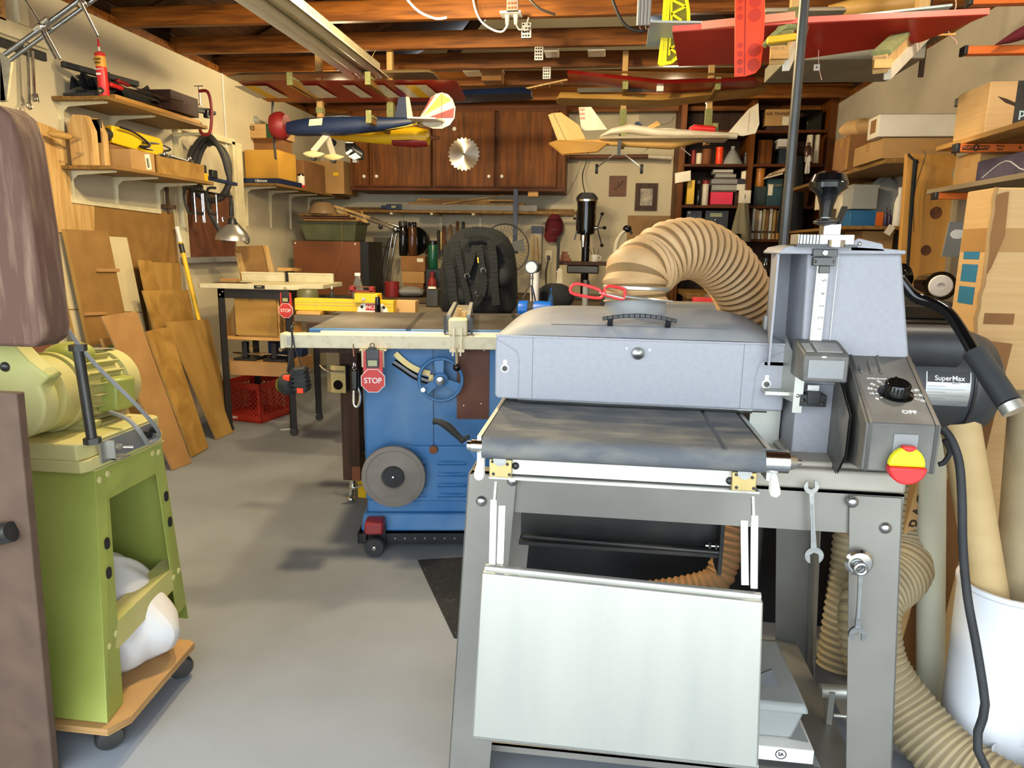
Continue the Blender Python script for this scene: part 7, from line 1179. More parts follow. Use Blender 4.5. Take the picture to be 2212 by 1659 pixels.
stopf('stop_switch', 'smaller red stop paddle hanging on the router table leg', 618, 671, Matrix.Translation((0, ry0-.05, 0)), 0, .95*1.35)
# ---- black dive vest
def vest():
    ps = []; Yv = 4.0
    ol = [(950, 668), (948, 620), (952, 570), (958, 545), (975, 515), (1000, 497), (1030, 490), (1065, 490), (1090, 498), (1108, 520), (1116, 555), (1119, 610), (1118, 668)]
    P = [at(x, y, Y=Yv) for x, y in ol]
    cx, zb_ = (P[0].x+P[-1].x)/2, FZ+.001
    R = []
    n = 26
    zs = [0, .02, .12, .25, .36, .42, .455, .475, .482]
    wd = [.20, .218, .222, .216, .198, .165, .125, .075, .02]
    dp = [.11, .13, .14, .13, .12, .10, .08, .05, .01]
    for z, w, d in zip(zs, wd, dp):
        R.append([V((cx+w*math.copysign(abs(math.cos(a))**.8, math.cos(a))+.004*math.sin(7*a+z*20), Yv+.02+d*math.copysign(abs(math.sin(a))**.7, math.sin(a))+.01*math.sin(5*a+z*30), zb_+z)) for a in [i*math.tau/n for i in range(n)]])
    ps.append(p('padded_body', MB().rings(R), MT['fab']))
    def strap(pts, w, lab=None, yo=-.15):
        Q = crom([at(x, y, Y=Yv+yo) for x, y in pts], 5); mb = MB()
        for a, b in zip(Q, Q[1:]): mb.beam(a, b, .012, w, up=(b-a).cross(V((0, 1, 0))))
        return p('strap', mb, MT['fab'], bev=.002)
    ps += [strap([(985, 520), (992, 560), (1000, 600), (1010, 640), (1012, 668)], .035), strap([(1035, 530), (1040, 570), (1046, 610), (1040, 640)], .04), strap([(1060, 520), (1066, 560), (1068, 610), (1072, 660)], .045), strap([(968, 560), (975, 600), (980, 650), (990, 668)], .05), strap([(1000, 505), (1030, 500), (1060, 505), (1075, 530)], .05), strap([(1010, 590), (1020, 560), (1025, 530)], .03), strap([(1040, 640), (1030, 655), (1015, 660)], .03)]
    for px, py in ((1009, 596), (1044, 584), (1032, 634)):
        c = at(px, py, Y=Yv-.17); ps.append(p('d_ring', T([c+V((.014*math.cos(t*math.tau/14), 0, .013*math.sin(t*math.tau/14))) for t in range(14)], .0022, 6, closed=True, sub=1), MT['chrome']))
    for px, py, rr in ((1000, 640, .05), (1055, 625, .06), (1085, 600, .05)):
        c = at(px, py, Y=Yv-.10); ps.append(p('pocket', MB().ball(c, (rr, .04, rr*1.1), 18), MT['fab']))
    c = at(1032, 556, Y=Yv-.165); ps.append(p('pull_tab', MB().beam(c, c+V((.004, 0, -.03)), .006, .004, up=(0, 1, 0)), MT['yel']))
    thing('dive_vest', 'bulky black strapped dive vest standing behind the table saw', 'vest', ps)
vest()
# ---- fan
c = at(1090, 538, Y=5.95); Rf = .205; ps = []
def ringc(r, y): return [V((c.x+r*math.cos(t*math.tau/32), y, c.z+r*math.sin(t*math.tau/32))) for t in range(32)]
ps.append(p('outer_ring', T(ringc(Rf, 5.95), .006, 6, closed=True, sub=1), MT['dark_steel']))
g = MB()
for i in range(40):
    a = i*math.tau/40; u = V((math.cos(a), 0, math.sin(a))); g.tube([c+u*.04+V((0, -.07, 0)), c+u*.14+V((0, -.06, 0)), c+u*Rf], .0015, 4, sub=2)
ps.append(p('wire_guard', g, MT['dark_steel'])); ps.append(p('hub', Cy(c+V((0, -.08, 0)), c+V((0, .12, 0)), .05, n=20), MT['grey']))
bl = MB()
for i in range(3):
    a = i*math.tau/3+.3; u = V((math.cos(a), 0, math.sin(a))); w = V((-u.z, 0, u.x)); bl.add([c+u*.04-w*.02, c+u*.16-w*.07+V((0, .03, 0)), c+u*.18+w*.04+V((0, -.02, 0)), c+u*.05+w*.03], [(0, 1, 2, 3)])
ps.append(p('blade', bl, MT['grey'])); ps.append(p('stand', MB().cyl((c.x, 6.0, BZ+.001), (c.x, 6.0, c.z), .015).cyl((c.x, 6.0, BZ+.001), (c.x, 6.0, BZ+.02), .12, n=28), MT['dark_steel']))
thing('wire_fan', 'round wire caged fan on the bench behind the dive vest', 'fan', ps)
# ---- clear tube pack
x0, z0, x1, z1 = pr4(1144, 487, 1166, 567, 6.6)
thing('sleeve_pack', 'clear hanging pack of rods with blue header card on the back wall', 'package', [p('sleeve', B(x0, 6.78, z0-.1, x1, YB-.001, z1-.06), mat('tan clear sleeve', '#a8966a', '#8c7a50', r=.3, sc=8)), p('header_card', B(x0-.006, 6.775, z1-.07, x1+.006, YB-.001, z1), MT['dblue']), p('rod', MB().cyl((x0+.02, 6.77, z0-.08), (x0+.02, 6.77, z1-.08), .006, n=8), MT['pine']), p('rod', MB().cyl((x1-.02, 6.77, z0-.08), (x1-.045, 6.77, z1-.10), .006, n=8), MT['pine'])])
# cap
def capf(u, v):
    a = u*math.tau; h = v; c = at(1197, 488, Y=6.74); r = math.sin(math.pi/2*(1-h**1.6))
    return V((c.x-.02+.085*r*math.cos(a)+.03*h, 6.76+.06*r*math.sin(a), c.z-.02+.15*h))
cc = at(1197, 488, Y=6.74)
thing('baseball_cap', 'maroon baseball cap hanging on the back wall', 'cap', [p('crown', MB().rings([[V((cc.x+w*math.cos(a)+sh, 6.77+.07*math.sin(a)*min(1, w/.06), cc.z+z)) for a in [i*math.tau/24 for i in range(24)]] for z, w, sh in ((-.08, .075, -.015), (-.04, .088, -.005), (.02, .085, .0), (.07, .065, .0), (.10, .04, 0), (.115, .012, 0))]), MT['mar']), p('brim', MB().rings([[V((cc.x+w*math.cos(a)-.02, 6.75+.02*math.sin(a)-.01, cc.z+z)) for a in [i*math.tau/20 for i in range(20)]] for z, w in ((-.15, .03), (-.135, .055), (-.10, .072), (-.07, .07))]), MT['mar']), p('stitched_mark', MB().tube([(cc.x-.03, 6.698, cc.z-.03), (cc.x, 6.694, cc.z-.035), (cc.x+.035, 6.698, cc.z-.03)], .002, 5), MT['grey'])])
# ---- drill press
YD = 6.2
def D(x, y): return at(x, y, Y=YD)
hx = D(1267, 460).x; ps = []
zt, zm, zh = D(1267, 418).z, D(1267, 433).z, D(1267, 508).z
col = D(1263, 560).x
ps.append(p('belt_cover', MB().rings([[V((hx+w*math.copysign(abs(math.cos(a))**.6, math.cos(a)), YD+.08+.2*math.copysign(abs(math.sin(a))**.6, math.sin(a)), z)) for a in [i*math.tau/24 for i in range(24)]] for z, w in ((zm, .092), (zm+.02, .094), (zt-.01, .075), (zt, .06))]), MT['rub'], subs=[p('chrome_band', MB().rings([[V((hx+.095*math.copysign(abs(math.cos(a))**.6, math.cos(a)), YD+.08+.203*math.copysign(abs(math.sin(a))**.6, math.sin(a)), z)) for a in [i*math.tau/24 for i in range(24)]] for z in (zm-.012, zm+.004)]), MT['chrome'])]))
ps.append(p('head', MB().rings([[V((hx+w*math.copysign(abs(math.cos(a))**.8, math.cos(a)), YD+.06+.14*math.sin(a), z)) for a in [i*math.tau/28 for i in range(28)]] for z, w in ((zh, .05), (zh+.01, .075), (zh+.05, .082), (zm-.012, .085))]), MT['gloss'], label='glossy black drill press head'))
ps.append(p('spindle', MB().cyl((hx-.02, YD, zh-.05), (hx-.02, YD, zh), .028).cyl((hx-.02, YD, zh-.10), (hx-.02, YD, zh-.05), .016), MT['chrome']))
ps.append(p('column', Cy((hx, YD+.12, BZ+.02), (hx, YD+.12, zh), .035, n=20), MT['gloss']))
hub = D(1289, 492); ps.append(p('quill_hub', Cy((hx+.07, YD, hub.z), (hub.x+.01, YD, hub.z), .016), MT['chrome']))
for (px, py) in ((1301, 462), (1306, 492), (1300, 530)):
    e = D(px, py); s_ = V((hub.x+.005, YD, hub.z)); ps.append(p('feed_handle', MB().cyl(s_, e, .005, n=8), MT['black'], subs=[p('ball_knob', MB().ball(e, .016, 14), MT['gloss'])]))
tz_ = D(1265, 565).z
ps.append(p('work_table', MB().box(D(1210, 565).x, YD-.12, tz_-.03, D(1318, 565).x, YD+.1, tz_), MT['dkbrown'], bev=.003, subs=[p('table_casting', MB().box(D(1226, 570).x, YD-.1, tz_-.10, D(1294, 570).x, YD+.1, tz_-.03, tx=1), MT['dark_steel'], bev=.01)]))
ps.append(p('base', B(hx-.14, YD-.12, BZ+.001, hx+.14, YD+.2, BZ+.03), MT['dark_steel'], bev=.005)); ps.append(p('depth_stop', MB().cyl(D(1245, 455), D(1245, 505), .004).ball(D(1241, 472), .012, 12).beam(D(1246, 500), D(1241, 518), .02, .014), MT['black']))
ps.append(p('power_cord', T([V((hx-.02, YD+.1, zt)), at(1258, 380, Y=6.7), at(1268, 345, Y=6.75), at(1272, 315, Y=6.75)], .005, 6), MT['black']))
thing('drill_press', 'glossy black bench drill press against the back wall', 'drill press', ps)
q = D(1285, 555)
thing('white_mug', 'white mug of pens standing on the drill press table', 'mug', [p('cup', La([(.028, 0), (.03, .004), (.03, .06), (.027, .06), (.025, .006), (0, .006)], (q.x, YD-.05, tz_+.001), n=22), MT['white']), p('mug_handle', T([(q.x+.028, YD-.05, tz_+.05), (q.x+.048, YD-.05, tz_+.045), (q.x+.048, YD-.05, tz_+.02), (q.x+.028, YD-.05, tz_+.012)], .004, 6), MT['white'])]+[p('pen', Cy((q.x+.01*i, YD-.05, tz_+.01), (q.x-.06+.045*i, YD-.03, tz_+.13-.01*i), .003, n=6), MT['dark_steel']) for i in range(3)])
for i in range(3): q = D(1221+2*i, 0); one('wood_block', ('bottom', 'middle', 'top')[i]+' reddish wood block stacked on the drill press table', 'block', B(D(1210, 560).x+.008*i, YD-.08, tz_+.001+.028*i, D(1234-4*i, 560).x, YD-.02, tz_+.027+.028*i), mat('reddish block', '#8a5030', '#74412a', r=.6), bev=.002, group='blocks on the drill press table')
a, b = at(1207, 512, Y=5.98), at(1205, 590, Y=5.98)
thing('black_rod_tool', 'upright black bar with chrome hook left of the drill press table', 'tool', [p('bar', B(a.x-.012, 5.96, BZ+.001, a.x+.012, 5.98, a.z), MT['rub'], bev=.003), p('eye', T([(a.x+.008*math.cos(t*math.tau/10), 5.955, b.z+.01+.01*math.sin(t*math.tau/10)) for t in range(10)], .003, 6, closed=True, sub=1), MT['chrome'])])
x0, z0, x1, z1 = pr4(1200, 580, 1216, 606, 5.85); one('chisel_roll', 'cream spatula blade standing before the drill press base', 'tool', MB().add([(x0, 5.9, BZ+.06), (x1, 5.9, BZ+.06), (x1-.01, 5.9, z1-.02), (x1-.02, 5.9, z1), (x0+.02, 5.9, z1), (x0+.01, 5.9, z1-.02), (x0, 5.91, BZ+.06), (x1, 5.91, BZ+.06), (x1-.01, 5.91, z1-.02), (x1-.02, 5.91, z1), (x0+.02, 5.91, z1), (x0+.01, 5.91, z1-.02)], [(0, 1, 2, 3, 4, 5), (11, 10, 9, 8, 7, 6)]+[(i, i+6, (i+1) % 6+6, (i+1) % 6) for i in range(6)]).box(x0+.02, 5.897, BZ+.001, x1-.02, 5.915, BZ+.07), MT['offw'])
x0, z0, x1, z1 = pr4(1177, 541, 1193, 567, YB)
thing('wall_outlet', 'cream wall outlet with black plug on the back wall', 'outlet', [p('cover_plate', B(x0, YB-.008, z0, x1, YB-.001, z1), MT['cream'], bev=.002), p('plug', B((x0+x1)/2-.014, YB-.04, (z0+z1)/2-.03, (x0+x1)/2+.014, YB-.008, (z0+z1)/2+.01), MT['black'], bev=.004), p('cord', T([((x0+x1)/2, YB-.04, (z0+z1)/2-.02), ((x0+x1)/2-.02, YB-.05, z0-.1), ((x0+x1)/2-.01, YB-.04, BZ+.01)], .006, 6), MT['black'])])
# grey hand axe / grinder on hose behind
P = [at(x, y, Y=5.9) for x, y in ((1329, 560), (1330, 530), (1340, 508), (1352, 497))]
thing('hooked_tool', 'tan curved stick with black chrome tipped head left of the tan hose', 'tool', [p('stick', T(P+[], .018, 10, rf=lambda t: .024-.012*t), MT['offw']), p('head', MB().ball(P[-1]+V((.01, 0, .01)), (.035, .02, .03), 14).cyl(P[-1]+V((.03, 0, 0)), P[-1]+V((.05, 0, -.03)), .01), MT['gloss']), p('foot', Cy((P[0].x, 5.9, BZ+.001), P[0], .03, .024), MT['offw'])])
# ---- small things just behind the sander head, on the assembly table
x = at(1150, 600, Y=3.9).x
one('white_tube', 'white plastic tube standing behind the tripod scope', 'tube', La([(.026, 0), (.026, .235), (.022, .235), (.022, .01), (0, .01)], (x, 4.05, FZ+.001), n=24), MT['pvc'])
c = at(1149, 577, Y=3.75); t0 = V((at(1148, 612, Y=3.75).x, 3.75, at(1148, 612, Y=3.75).z))
ps = [p('scope_body', MB().cyl(c+V((0, -.03, 0)), c+V((.01, .10, .0)), .033, n=28).cyl(c+V((0, -.036, 0)), c+V((0, -.03, 0)), .036, n=28), MT['dark_steel'], subs=[p('lens', Cy(c+V((0, -.037, 0)), c+V((0, -.0355, 0)), .029, n=28), mat('pale lens', '#b9c4cc', r=.15))]), p('tripod_head', MB().cyl(t0+V((0, 0, -.01)), c+V((0, 0, -.03)), .009).ball(t0+V((0, 0, .03)), .012, 12), MT['chrome'])]
for px, py in ((1103, 678), (1164, 668), (1152, 660)):
    f = at(px, 676, Y=3.72 if px < 1110 else 3.8); f = V((f.x, f.y, FZ+.004)); ps.append(p('leg', Cy(t0, f, .005, n=8), MT['chrome']))
thing('tripod_scope', 'small round faced scope on a chrome tabletop tripod', 'scope', ps)
c0 = at(1118, 664, Y=3.64); c1 = at(1198, 664, Y=3.64); z = FZ+.051
thing('blue_sander', 'bright blue cylinder tool with dark band lying behind the sander lid', 'tool', [p('front_half', La([(.03, 0), (.048, .008), (.05, .05), (.048, .055)], (c0.x, 3.64, z), (1, 0, 0), 28), MT['bblue']), p('band', Cy((c0.x+.055, 3.64, z), (c0.x+.085, 3.64, z), .046, n=28), MT['rub']), p('rear_half', La([(.047, 0), (.05, .03), (.047, .09), (.025, .105), (0, .108)], (c0.x+.085, 3.64, z), (1, 0, 0), 28), MT['bblue'])])
c = at(1198, 630, Y=4.15)
one('black_pouch', 'soft black rounded pouch behind the white tube', 'bag', MB().ball((c.x, 4.2, FZ+.085), (.115, .05, .083), 24), MT['fab'])
q = at(1190, 640, Y=3.9); jar('glue_bottle', 'small translucent blue glue bottle before the black pouch', 1184, 1196, 622, 656, 3.95, mat('translucent blue', '#3a6fa0', r=.3), z=FZ+.001, neck=.25, cap=MT['bblue'])
q = at(1247, 658, Y=3.9); one('yellow_ball', 'small yellow ball cap behind the sander lid', 'ball', MB().ball((q.x, 3.9, FZ+.018), .018, 16), MT['yel'])
jar('spray_bottle', 'grey cylinder bottle beside the yellow ball', 1258, 1272, 605, 664, 4.1, MT['grey'], z=FZ+.001, cap=MT['dark_steel'])
jar('dark_bottle', 'dark bottle standing behind the red clip', 1298, 1312, 610, 668, 4.1, MT['rub'], z=FZ+.001, neck=.4, cap=MT['black'])
q = at(1280, 660, Y=3.8); one('white_cone', 'small white paper cone behind the sander lid', 'cone', La([(.05, 0), (.01, .04), (0, .042)], (q.x, 3.8, FZ+.001), n=20), MT['paper'])
for i, (t, w, m) in enumerate((('', .0, 'dblue'), ('PITCHING', .0, 'dark_steel'), ('', .0, 'grey'))):
    x0 = at(1448, 660, Y=3.2).x; thing('box_stack', ('lowest blue', 'middle charcoal lettered', 'topmost pale grey')[i]+' flat box seen through the tan hose arch', 'box', [p('body', B(x0-.2, 3.65, FZ+.001+.034*i, x0+.3, 3.85, FZ+.034+.034*i), MT[m], bev=.002)]+([p('lettering', MB().txt(t, .02, FRONT((x0+.10, 3.6495, FZ+.052))), MT['wink'])] if t else []), group='flat boxes seen through the hose arch')
one('red_bag', 'red card box standing right of the flat boxes under the hose arch', 'box', B(at(1505, 655, Y=3.6).x+.02, 3.86, FZ+.001, at(1535, 655, Y=3.6).x+.06, 3.96, FZ+.12), MT['red'], bev=.003)
jar('label_tube', 'dark caulk tube with white tip behind the yellow extrusion', 712, 722, 618, 650, 3.9, MT['rub'], z=FZ+.001, neck=.3, cap=MT['white'], cat='tube')
one('olive_pot', 'olive ceramic pot left of the caulk tube behind the yellow extrusion', 'pot', La([(.05, 0), (.065, .05), (.06, .10), (.052, .11), (.05, .10), (.04, .01), (0, .01)], (at(665, 640, Y=3.95).x, 3.95, FZ+.001), n=26), mat('olive glaze', '#5f5e3c', r=.4))
one('pine_offcut', 'short pine offcut lying right of the caulk tube', 'offcut', MB().beam((at(725, 640, Y=3.95).x, 3.9, FZ+.015), (at(760, 640, Y=3.95).x, 4.02, FZ+.015), .05, .028), MT['pinex'], bev=.002)
thing('tool_stand', 'grey steel box with pale handle left of the dive vest', 'tool box', [p('body', B(at(925, 650, Y=4.3).x, 4.25, FZ+.001, at(950, 650, Y=4.3).x, 4.4, FZ+.11), MT['dark_steel'], bev=.004), p('grip', B(at(930, 650, Y=4.3).x, 4.24, FZ+.112, at(946, 650, Y=4.3).x, 4.26, FZ+.125), MT['offw'])])
# ================================================================ bookcase in the back right corner
YK = 6.35
def K(x, y, Y=YK): return at(x, y, Y=Y)
bx0, bx1 = K(1466, 350).x, XR-.003
xm = K(1622, 350).x; zs = [K(1600, y).z for y in (516, 444, 354, 281, 236)]; ztop = K(1600, 215).z
bc = [p('stile', B(bx0, YK, .0, bx0+.05, YB-.001, ztop), MT['oak'], bev=.002), p('stile', B(xm-.02, YK, zs[0], xm+.02, YB-.001, ztop), MT['oak']), p('stile', B(bx1-.06, YK, 0, bx1, YB-.001, ztop), MT['oak']), p('back', B(bx0+.05, YB-.03, .3, bx1-.06, YB-.001, ztop), MT['dkbrown']), p('top', B(bx0, YK-.01, ztop, bx1, YB-.001, ztop+.10), MT['oakx'])]
for z in zs[:1]+zs[1:4]: bc.append(p('shelf', MB().box(bx0+.05, YK+.005, z-.022, xm-.02, YB-.03, z).box(xm+.02, YK+.005, z-.022, bx1-.06, YB-.03, z), MT['oakx'], bev=.001))
thing('bookcase', 'dark oak bookcase crammed with cans and books in the back right corner', 'bookcase', bc)
def kb(name, lab, px0, py0, px1, py1, z, m, d=.14, Y=6.42, cat='box', extra=(), g=None, tx=None):
    x0, z0, x1, z1 = pr4(px0, py0, px1, py1, Y); z0 = z+.001 if z is not None else z0
    ps = [p('body', B(x0, Y, z0, x1, Y+d, z1), MT[m] if isinstance(m, str) else m, bev=.002)]+list(extra)
    if tx: ps.append(p('lettering', MB().txt(tx[0], tx[1], FRONT(((x0+x1)/2, Y-.0005, (z0+z1)/2+tx[2]))), MT[tx[3]]))
    else: ps.append(p('edge_band', B(x0+.001, Y-.0008, z0+.003, x1-.001, Y, z0+.012), MT['bink']))
    return thing(name, lab, cat, ps, group=g)
def kj(name, lab, px0, px1, py0, z, m, Y=6.45, cat='can', neck=0, cap=None, g=None):
    return jar(name, lab, px0, px1, py0, py0+40, Y, m, z=z+.001, cat=cat, neck=neck, cap=cap, grp=g)
Z1, Z2, Z3, Z4 = zs[1], zs[2], zs[3], None
# row at z2 (y 354) left
for i, a in enumerate(((1493, 1502, 325, 'redd', 0), (1503, 1516, 331, 'offw', 0), (1517, 1536, 322, 'vine', 0), (1546, 1562, 318, 'or2', 0), (1606, 1616, 330, 'dark_steel', 0))):
    kj('paint_can', '%s can on the bookcase shelf below the white model tail, %s from the left' % (('maroon', 'pale', 'rust brown', 'orange red', 'dark grey')[i], ('first', 'second', 'third', 'fourth', 'fifth')[i]), a[0], a[1], a[2], Z2, MT[a[3]], g='cans on the second bookcase shelf')
one('glass_flask', 'conical grey glass flask on the bookcase shelf', 'flask', La([(.09, 0), (.095, .01), (.03, .12), (.018, .13), (.018, .16), (.013, .16), (.013, .12), (0, .1)], (K(1588, 350).x, 6.5, Z2+.001), n=24), MT['frost'])
kb('wood_grain_box', 'oak grained box on the right half of the bookcase', 1637, 302, 1668, 352, Z2, 'oak', cat='box')
kb('dvd_case', 'dark teal case on the bookcase behind the black pole', 1684, 322, 1706, 352, Z2, mat('dark teal', '#1c2c34'), cat='case')
kb('white_switch_box', 'white square box on top of the dark teal case', 1681, 300, 1714, 320, None, 'white', Y=6.40, cat='box')
# below row z1 (y 444) left
kb('yellow_book', 'yellow spined thin carton at the left of the third bookcase shelf', 1484, 389, 1500, 440, Z1, 'yel', cat='carton')
kj('spray_can', 'glossy black spray can beside the yellow carton', 1503, 1516, 390, Z1, MT['gloss'], cap=MT['black'], g='spray cans on the bookcase')
kj('spray_can', 'white and maroon spray can beside the black one', 1517, 1531, 390, Z1, MT['offw'], cap=MT['redd'], g='spray cans on the bookcase')
kb('red_box', 'bright crimson plastic case on the third bookcase shelf', 1535, 415, 1583, 440, Z1, mat('crimson case', '#e0143c', r=.3), cat='case')
kb('grey_case', 'lower grey clear case stacked on the crimson case', 1538, 400, 1592, 414, None, 'frost', g='clear cases on the crimson case', cat='case')
kb('grey_case', 'middle grey clear case stacked on the crimson case', 1537, 387, 1593, 400, None, 'grey', g='clear cases on the crimson case', cat='case')
kb('grey_case', 'upper narrow clear case stacked on the crimson case', 1546, 376, 1590, 386, None, 'frost', g='clear cases on the crimson case', cat='case')
kb('white_strip_box', 'long white light box topmost on the clear cases', 1541, 366, 1584, 375, None, 'white', cat='box')
kb('manual', 'black and white booklet leaning below the cream tub', 1592, 386, 1616, 412, None, 'black', cat='book', extra=[p('white_panel', B(K(1592, 400, 6.42).x, 6.4185, K(1600, 411, 6.42).z, K(1615, 400, 6.42).x, 6.42, K(1600, 398, 6.42).z), MT['paper'])])
kb('booklet_stack', 'dark boxes filling the shelf right of the crimson case', 1586, 413, 1617, 440, Z1, 'dkbrown', d=.12, Y=6.46)
kj('cream_tub', 'cream round tub standing on the booklet in the bookcase', 1600, 1616, 370, K(1600, 386).z, MT['offw'], cat='tub')
one('paper_note', 'blank cream note card pinned on the bookcase stile', 'note', MB().add([K(1458, 374, 6.34), K(1492, 368, 6.34), K(1492, 390, 6.34), K(1458, 396, 6.34), K(1458, 374, 6.345), K(1492, 368, 6.345), K(1492, 390, 6.345), K(1458, 396, 6.345)], [(0, 1, 2, 3), (7, 6, 5, 4), (0, 4, 5, 1), (1, 5, 6, 2), (2, 6, 7, 3), (3, 7, 4, 0)]), MT['paper'])
# right half, shelf at y 434
Zr = Z1
kj('amber_jar', 'amber round jar on dark books in the right half of the bookcase', 1631, 1652, 364, K(1640, 402).z, mat('amber', '#b8742a', r=.4), cat='jar')
kb('dark_books', 'dark green books lying flat under the amber jar', 1629, 402, 1655, 434, Zr, mat('dark green cloth', '#1f2f2a'), cat='books')
kb('teal_box', 'teal carton with pale window beside the amber jar', 1657, 386, 1690, 434, Zr, mat('teal carton', '#23474f'), cat='carton', extra=[p('window', B(K(1660, 400, 6.42).x, 6.4185, K(1660, 422, 6.42).z, K(1670, 400, 6.42).x, 6.42, K(1660, 398, 6.42).z), MT['offw'])], tx=('RING LIGHT', .022, .06, 'brass'))
for i in range(4): a, b = K(1652+4*i, 385-3*i), K(1688+2*i, 376-4*i); one('thin_book', ('lowest', 'second', 'third', 'top')[i]+' slanting thin book on the teal carton', 'book', MB().beam(a, b, .10, .012), MT[('offw', 'hard', 'paper', 'card')[i]], group='books slanting on the teal carton')
# books on lowest visible shelf y 516
xs = [1627, 1634, 1641, 1649, 1656, 1664, 1672, 1681, 1688, 1697, 1704, 1713]
cols = ['offw', 'card', 'paper', 'brass', 'card3', 'offw', 'pine', 'pinex', 'black', 'card', 'cream', 'redd']
for i in range(12):
    x0, x1 = K(xs[i]+.5, 480).x, K(xs[i]+6.5, 480).x; top = 450+(i*7 % 5)
    zt2 = K(1650, top).z; zb2 = zs[0]+.001
    thing('book', '%s spined upright book on the low bookcase shelf, number %s from the left' % (('cream', 'tan', 'white', 'ochre', 'brown', 'ivory', 'light pine coloured', 'honey', 'black', 'buff', 'pale yellow', 'dull red')[i], ('one', 'two', 'three', 'four', 'five', 'six', 'seven', 'eight', 'nine', 'ten', 'eleven', 'twelve')[i]), 'book', [p('cover', B(x0, 6.40, zb2, x1, 6.58, zt2), MT[cols[i]], bev=.001), p('spine_band', B(x0+.002, 6.3992, zb2+.05, x1-.002, 6.40, zb2+.07), MT['bink'])], group='upright books on the low shelf')
kb('tan_carton_label', 'tan carton with printed shipping panel on the top bookcase shelf', 1653, 236, 1726, 272, None, 'card', cat='carton', tx=('AIR TRANSPORT', .035, .03, 'bink'), extra=[p('paper_label', B(K(1690, 260, 6.42).x, 6.4185, K(1690, 270, 6.42).z, K(1724, 260, 6.42).x, 6.42, K(1690, 252, 6.42).z), MT['paper'])])
kb('carton_riser', 'dark flat boxes under the printed tan carton', 1656, 272, 1722, 280, Z3, 'dkbrown', Y=6.45)
kb('dark_case', 'black glossy case at the top right of the bookcase', 1744, 238, 1776, 280, Z3, 'gloss', cat='case')
kb('metal_boxes', 'grey metal drawer box at the lower left of the bookcase', 1482, 455, 1515, 516, zs[0], 'dark_steel', cat='drawer box', extra=[p('knob', MB().ball(K(1489, 459, 6.415), .014, 12), MT['white'])])
kb('drawer_unit', 'dark metal two drawer unit in the low bookcase shelf', 1522, 455, 1572, 520, zs[0], 'dark_steel', cat='drawer unit', extra=[p('drawer_label', B(K(1534, 462, 6.42).x, 6.418, K(1534, 468, 6.42).z, K(1560, 462, 6.42).x, 6.42, K(1534, 460, 6.42).z), MT['lcd']), p('knob', MB().ball(K(1545, 476, 6.415), .01, 12), MT['chrome'])])
kj('black_pot', 'black canister with silver base behind the hose', 1575, 1600, 505, zs[0]-.28, MT['gloss'], Y=6.2, cat='canister')
# apron and hanging things
def cloth(name, lab, px0, px1, py0, py1, Y, m, wtop=.5, cat='apron'):
    x0, z0, x1, z1 = pr4(px0, py0, px1, py1, Y); cx = (x0+x1)/2; w = (x1-x0)/2
    def f(u, v):
        k = w*(1-(1-wtop)*v**1.5); a = u*math.tau
        return V((cx+k*math.cos(a)*(1+.06*math.sin(6*a)), Y+.035*math.sin(a)*(1+.25*math.sin(5*a+3*v)), z0+(z1-z0)*v))
    return thing(name, lab, cat, [p('cloth', MB().grid(f, 40, 14), m), p('hook', Cy((cx, Y, z1), (cx, Y+.06, z1+.01), .004, n=8), MT['chrome'])])
cloth('apron', 'grey olive apron hanging from the bookcase middle stile', 1580, 1625, 440, 522, 6.28, mat('olive grey cloth', '#8d8568', '#7a7258', r=.9, sc=8), .45)
kb('wall_timer', 'small cream box fixed to the stile above the apron', 1597, 411, 1622, 439, None, 'offw', Y=6.30, d=.045, cat='timer', tx=('l', .05, 0, 'ink'))
cloth('black_jacket', 'black jacket hanging behind the dark pole by the bookcase', 1684, 1740, 338, 500, 6.28, MT['fab'], .5, 'jacket')
cloth('white_gloves', 'cream work gloves hanging at the right edge of the bookcase', 1740, 1756, 292, 350, 6.30, MT['offw'], .8, 'gloves')
cloth('white_gloves', 'second cream glove pair hanging against the right stile', 1757, 1770, 292, 352, 6.30, MT['offw'], .8, 'gloves')
cloth('grey_strap', 'pale grey cloth strap hanging below the brown bottle', 1740, 1750, 336, 375, 6.2, MT['bag'], .6, 'strap')
jar('brown_bottle', 'brown oval bottle hanging beside the dark pole', 1738, 1754, 308, 338, 6.2, mat('brown glass', '#4a3026', r=.2), neck=.4, cap=MT['brown'])
q = at(1540, 245, Y=YB)
x0, z0, x1, z1 = pr4(1380, 247, 1470, 276, YB)
thing('wall_chart', 'grey chart sheet pinned high on the back wall by the bookcase', 'poster', [p('sheet', B(x0, YB-.004, z0, x1, YB-.001, z1), mat('chart paper', '#a49d8c', r=.8)), p('drawn_line', T([(x1-.06, YB-.0045, z1-.02), (x1-.09, YB-.0045, z1-.07), (x1-.2, YB-.0045, z1-.1)], .002, 5), MT['ink'])])
# back right low shelf band with tools seen between hose and tower
one('side_counter', 'low counter in the back right corner behind the hose', 'counter', MB().box(.66, 5.63, .84, XR-.002, 6.33, .88).box(.70, 5.68, 0, XR-.1, 6.3, .84), MT['shelfw'], bev=.003)
jar('black_tool_battery', 'black cordless tool battery standing behind the hose', 1640, 1668, 556, 600, 5.2, MT['gloss'], z=.91)
one('lower_counter', 'grey trolley behind the sander tower', 'trolley', MB().box(.75, 4.8, .0, 1.15, 5.3, .90), MT['grey'], bev=.005)
one('red_strap_box', 'flat red box on the grey trolley', 'box', B(.86, 4.75, .9005, 1.10, 5.15, .905+.02), MT['red'], bev=.002)
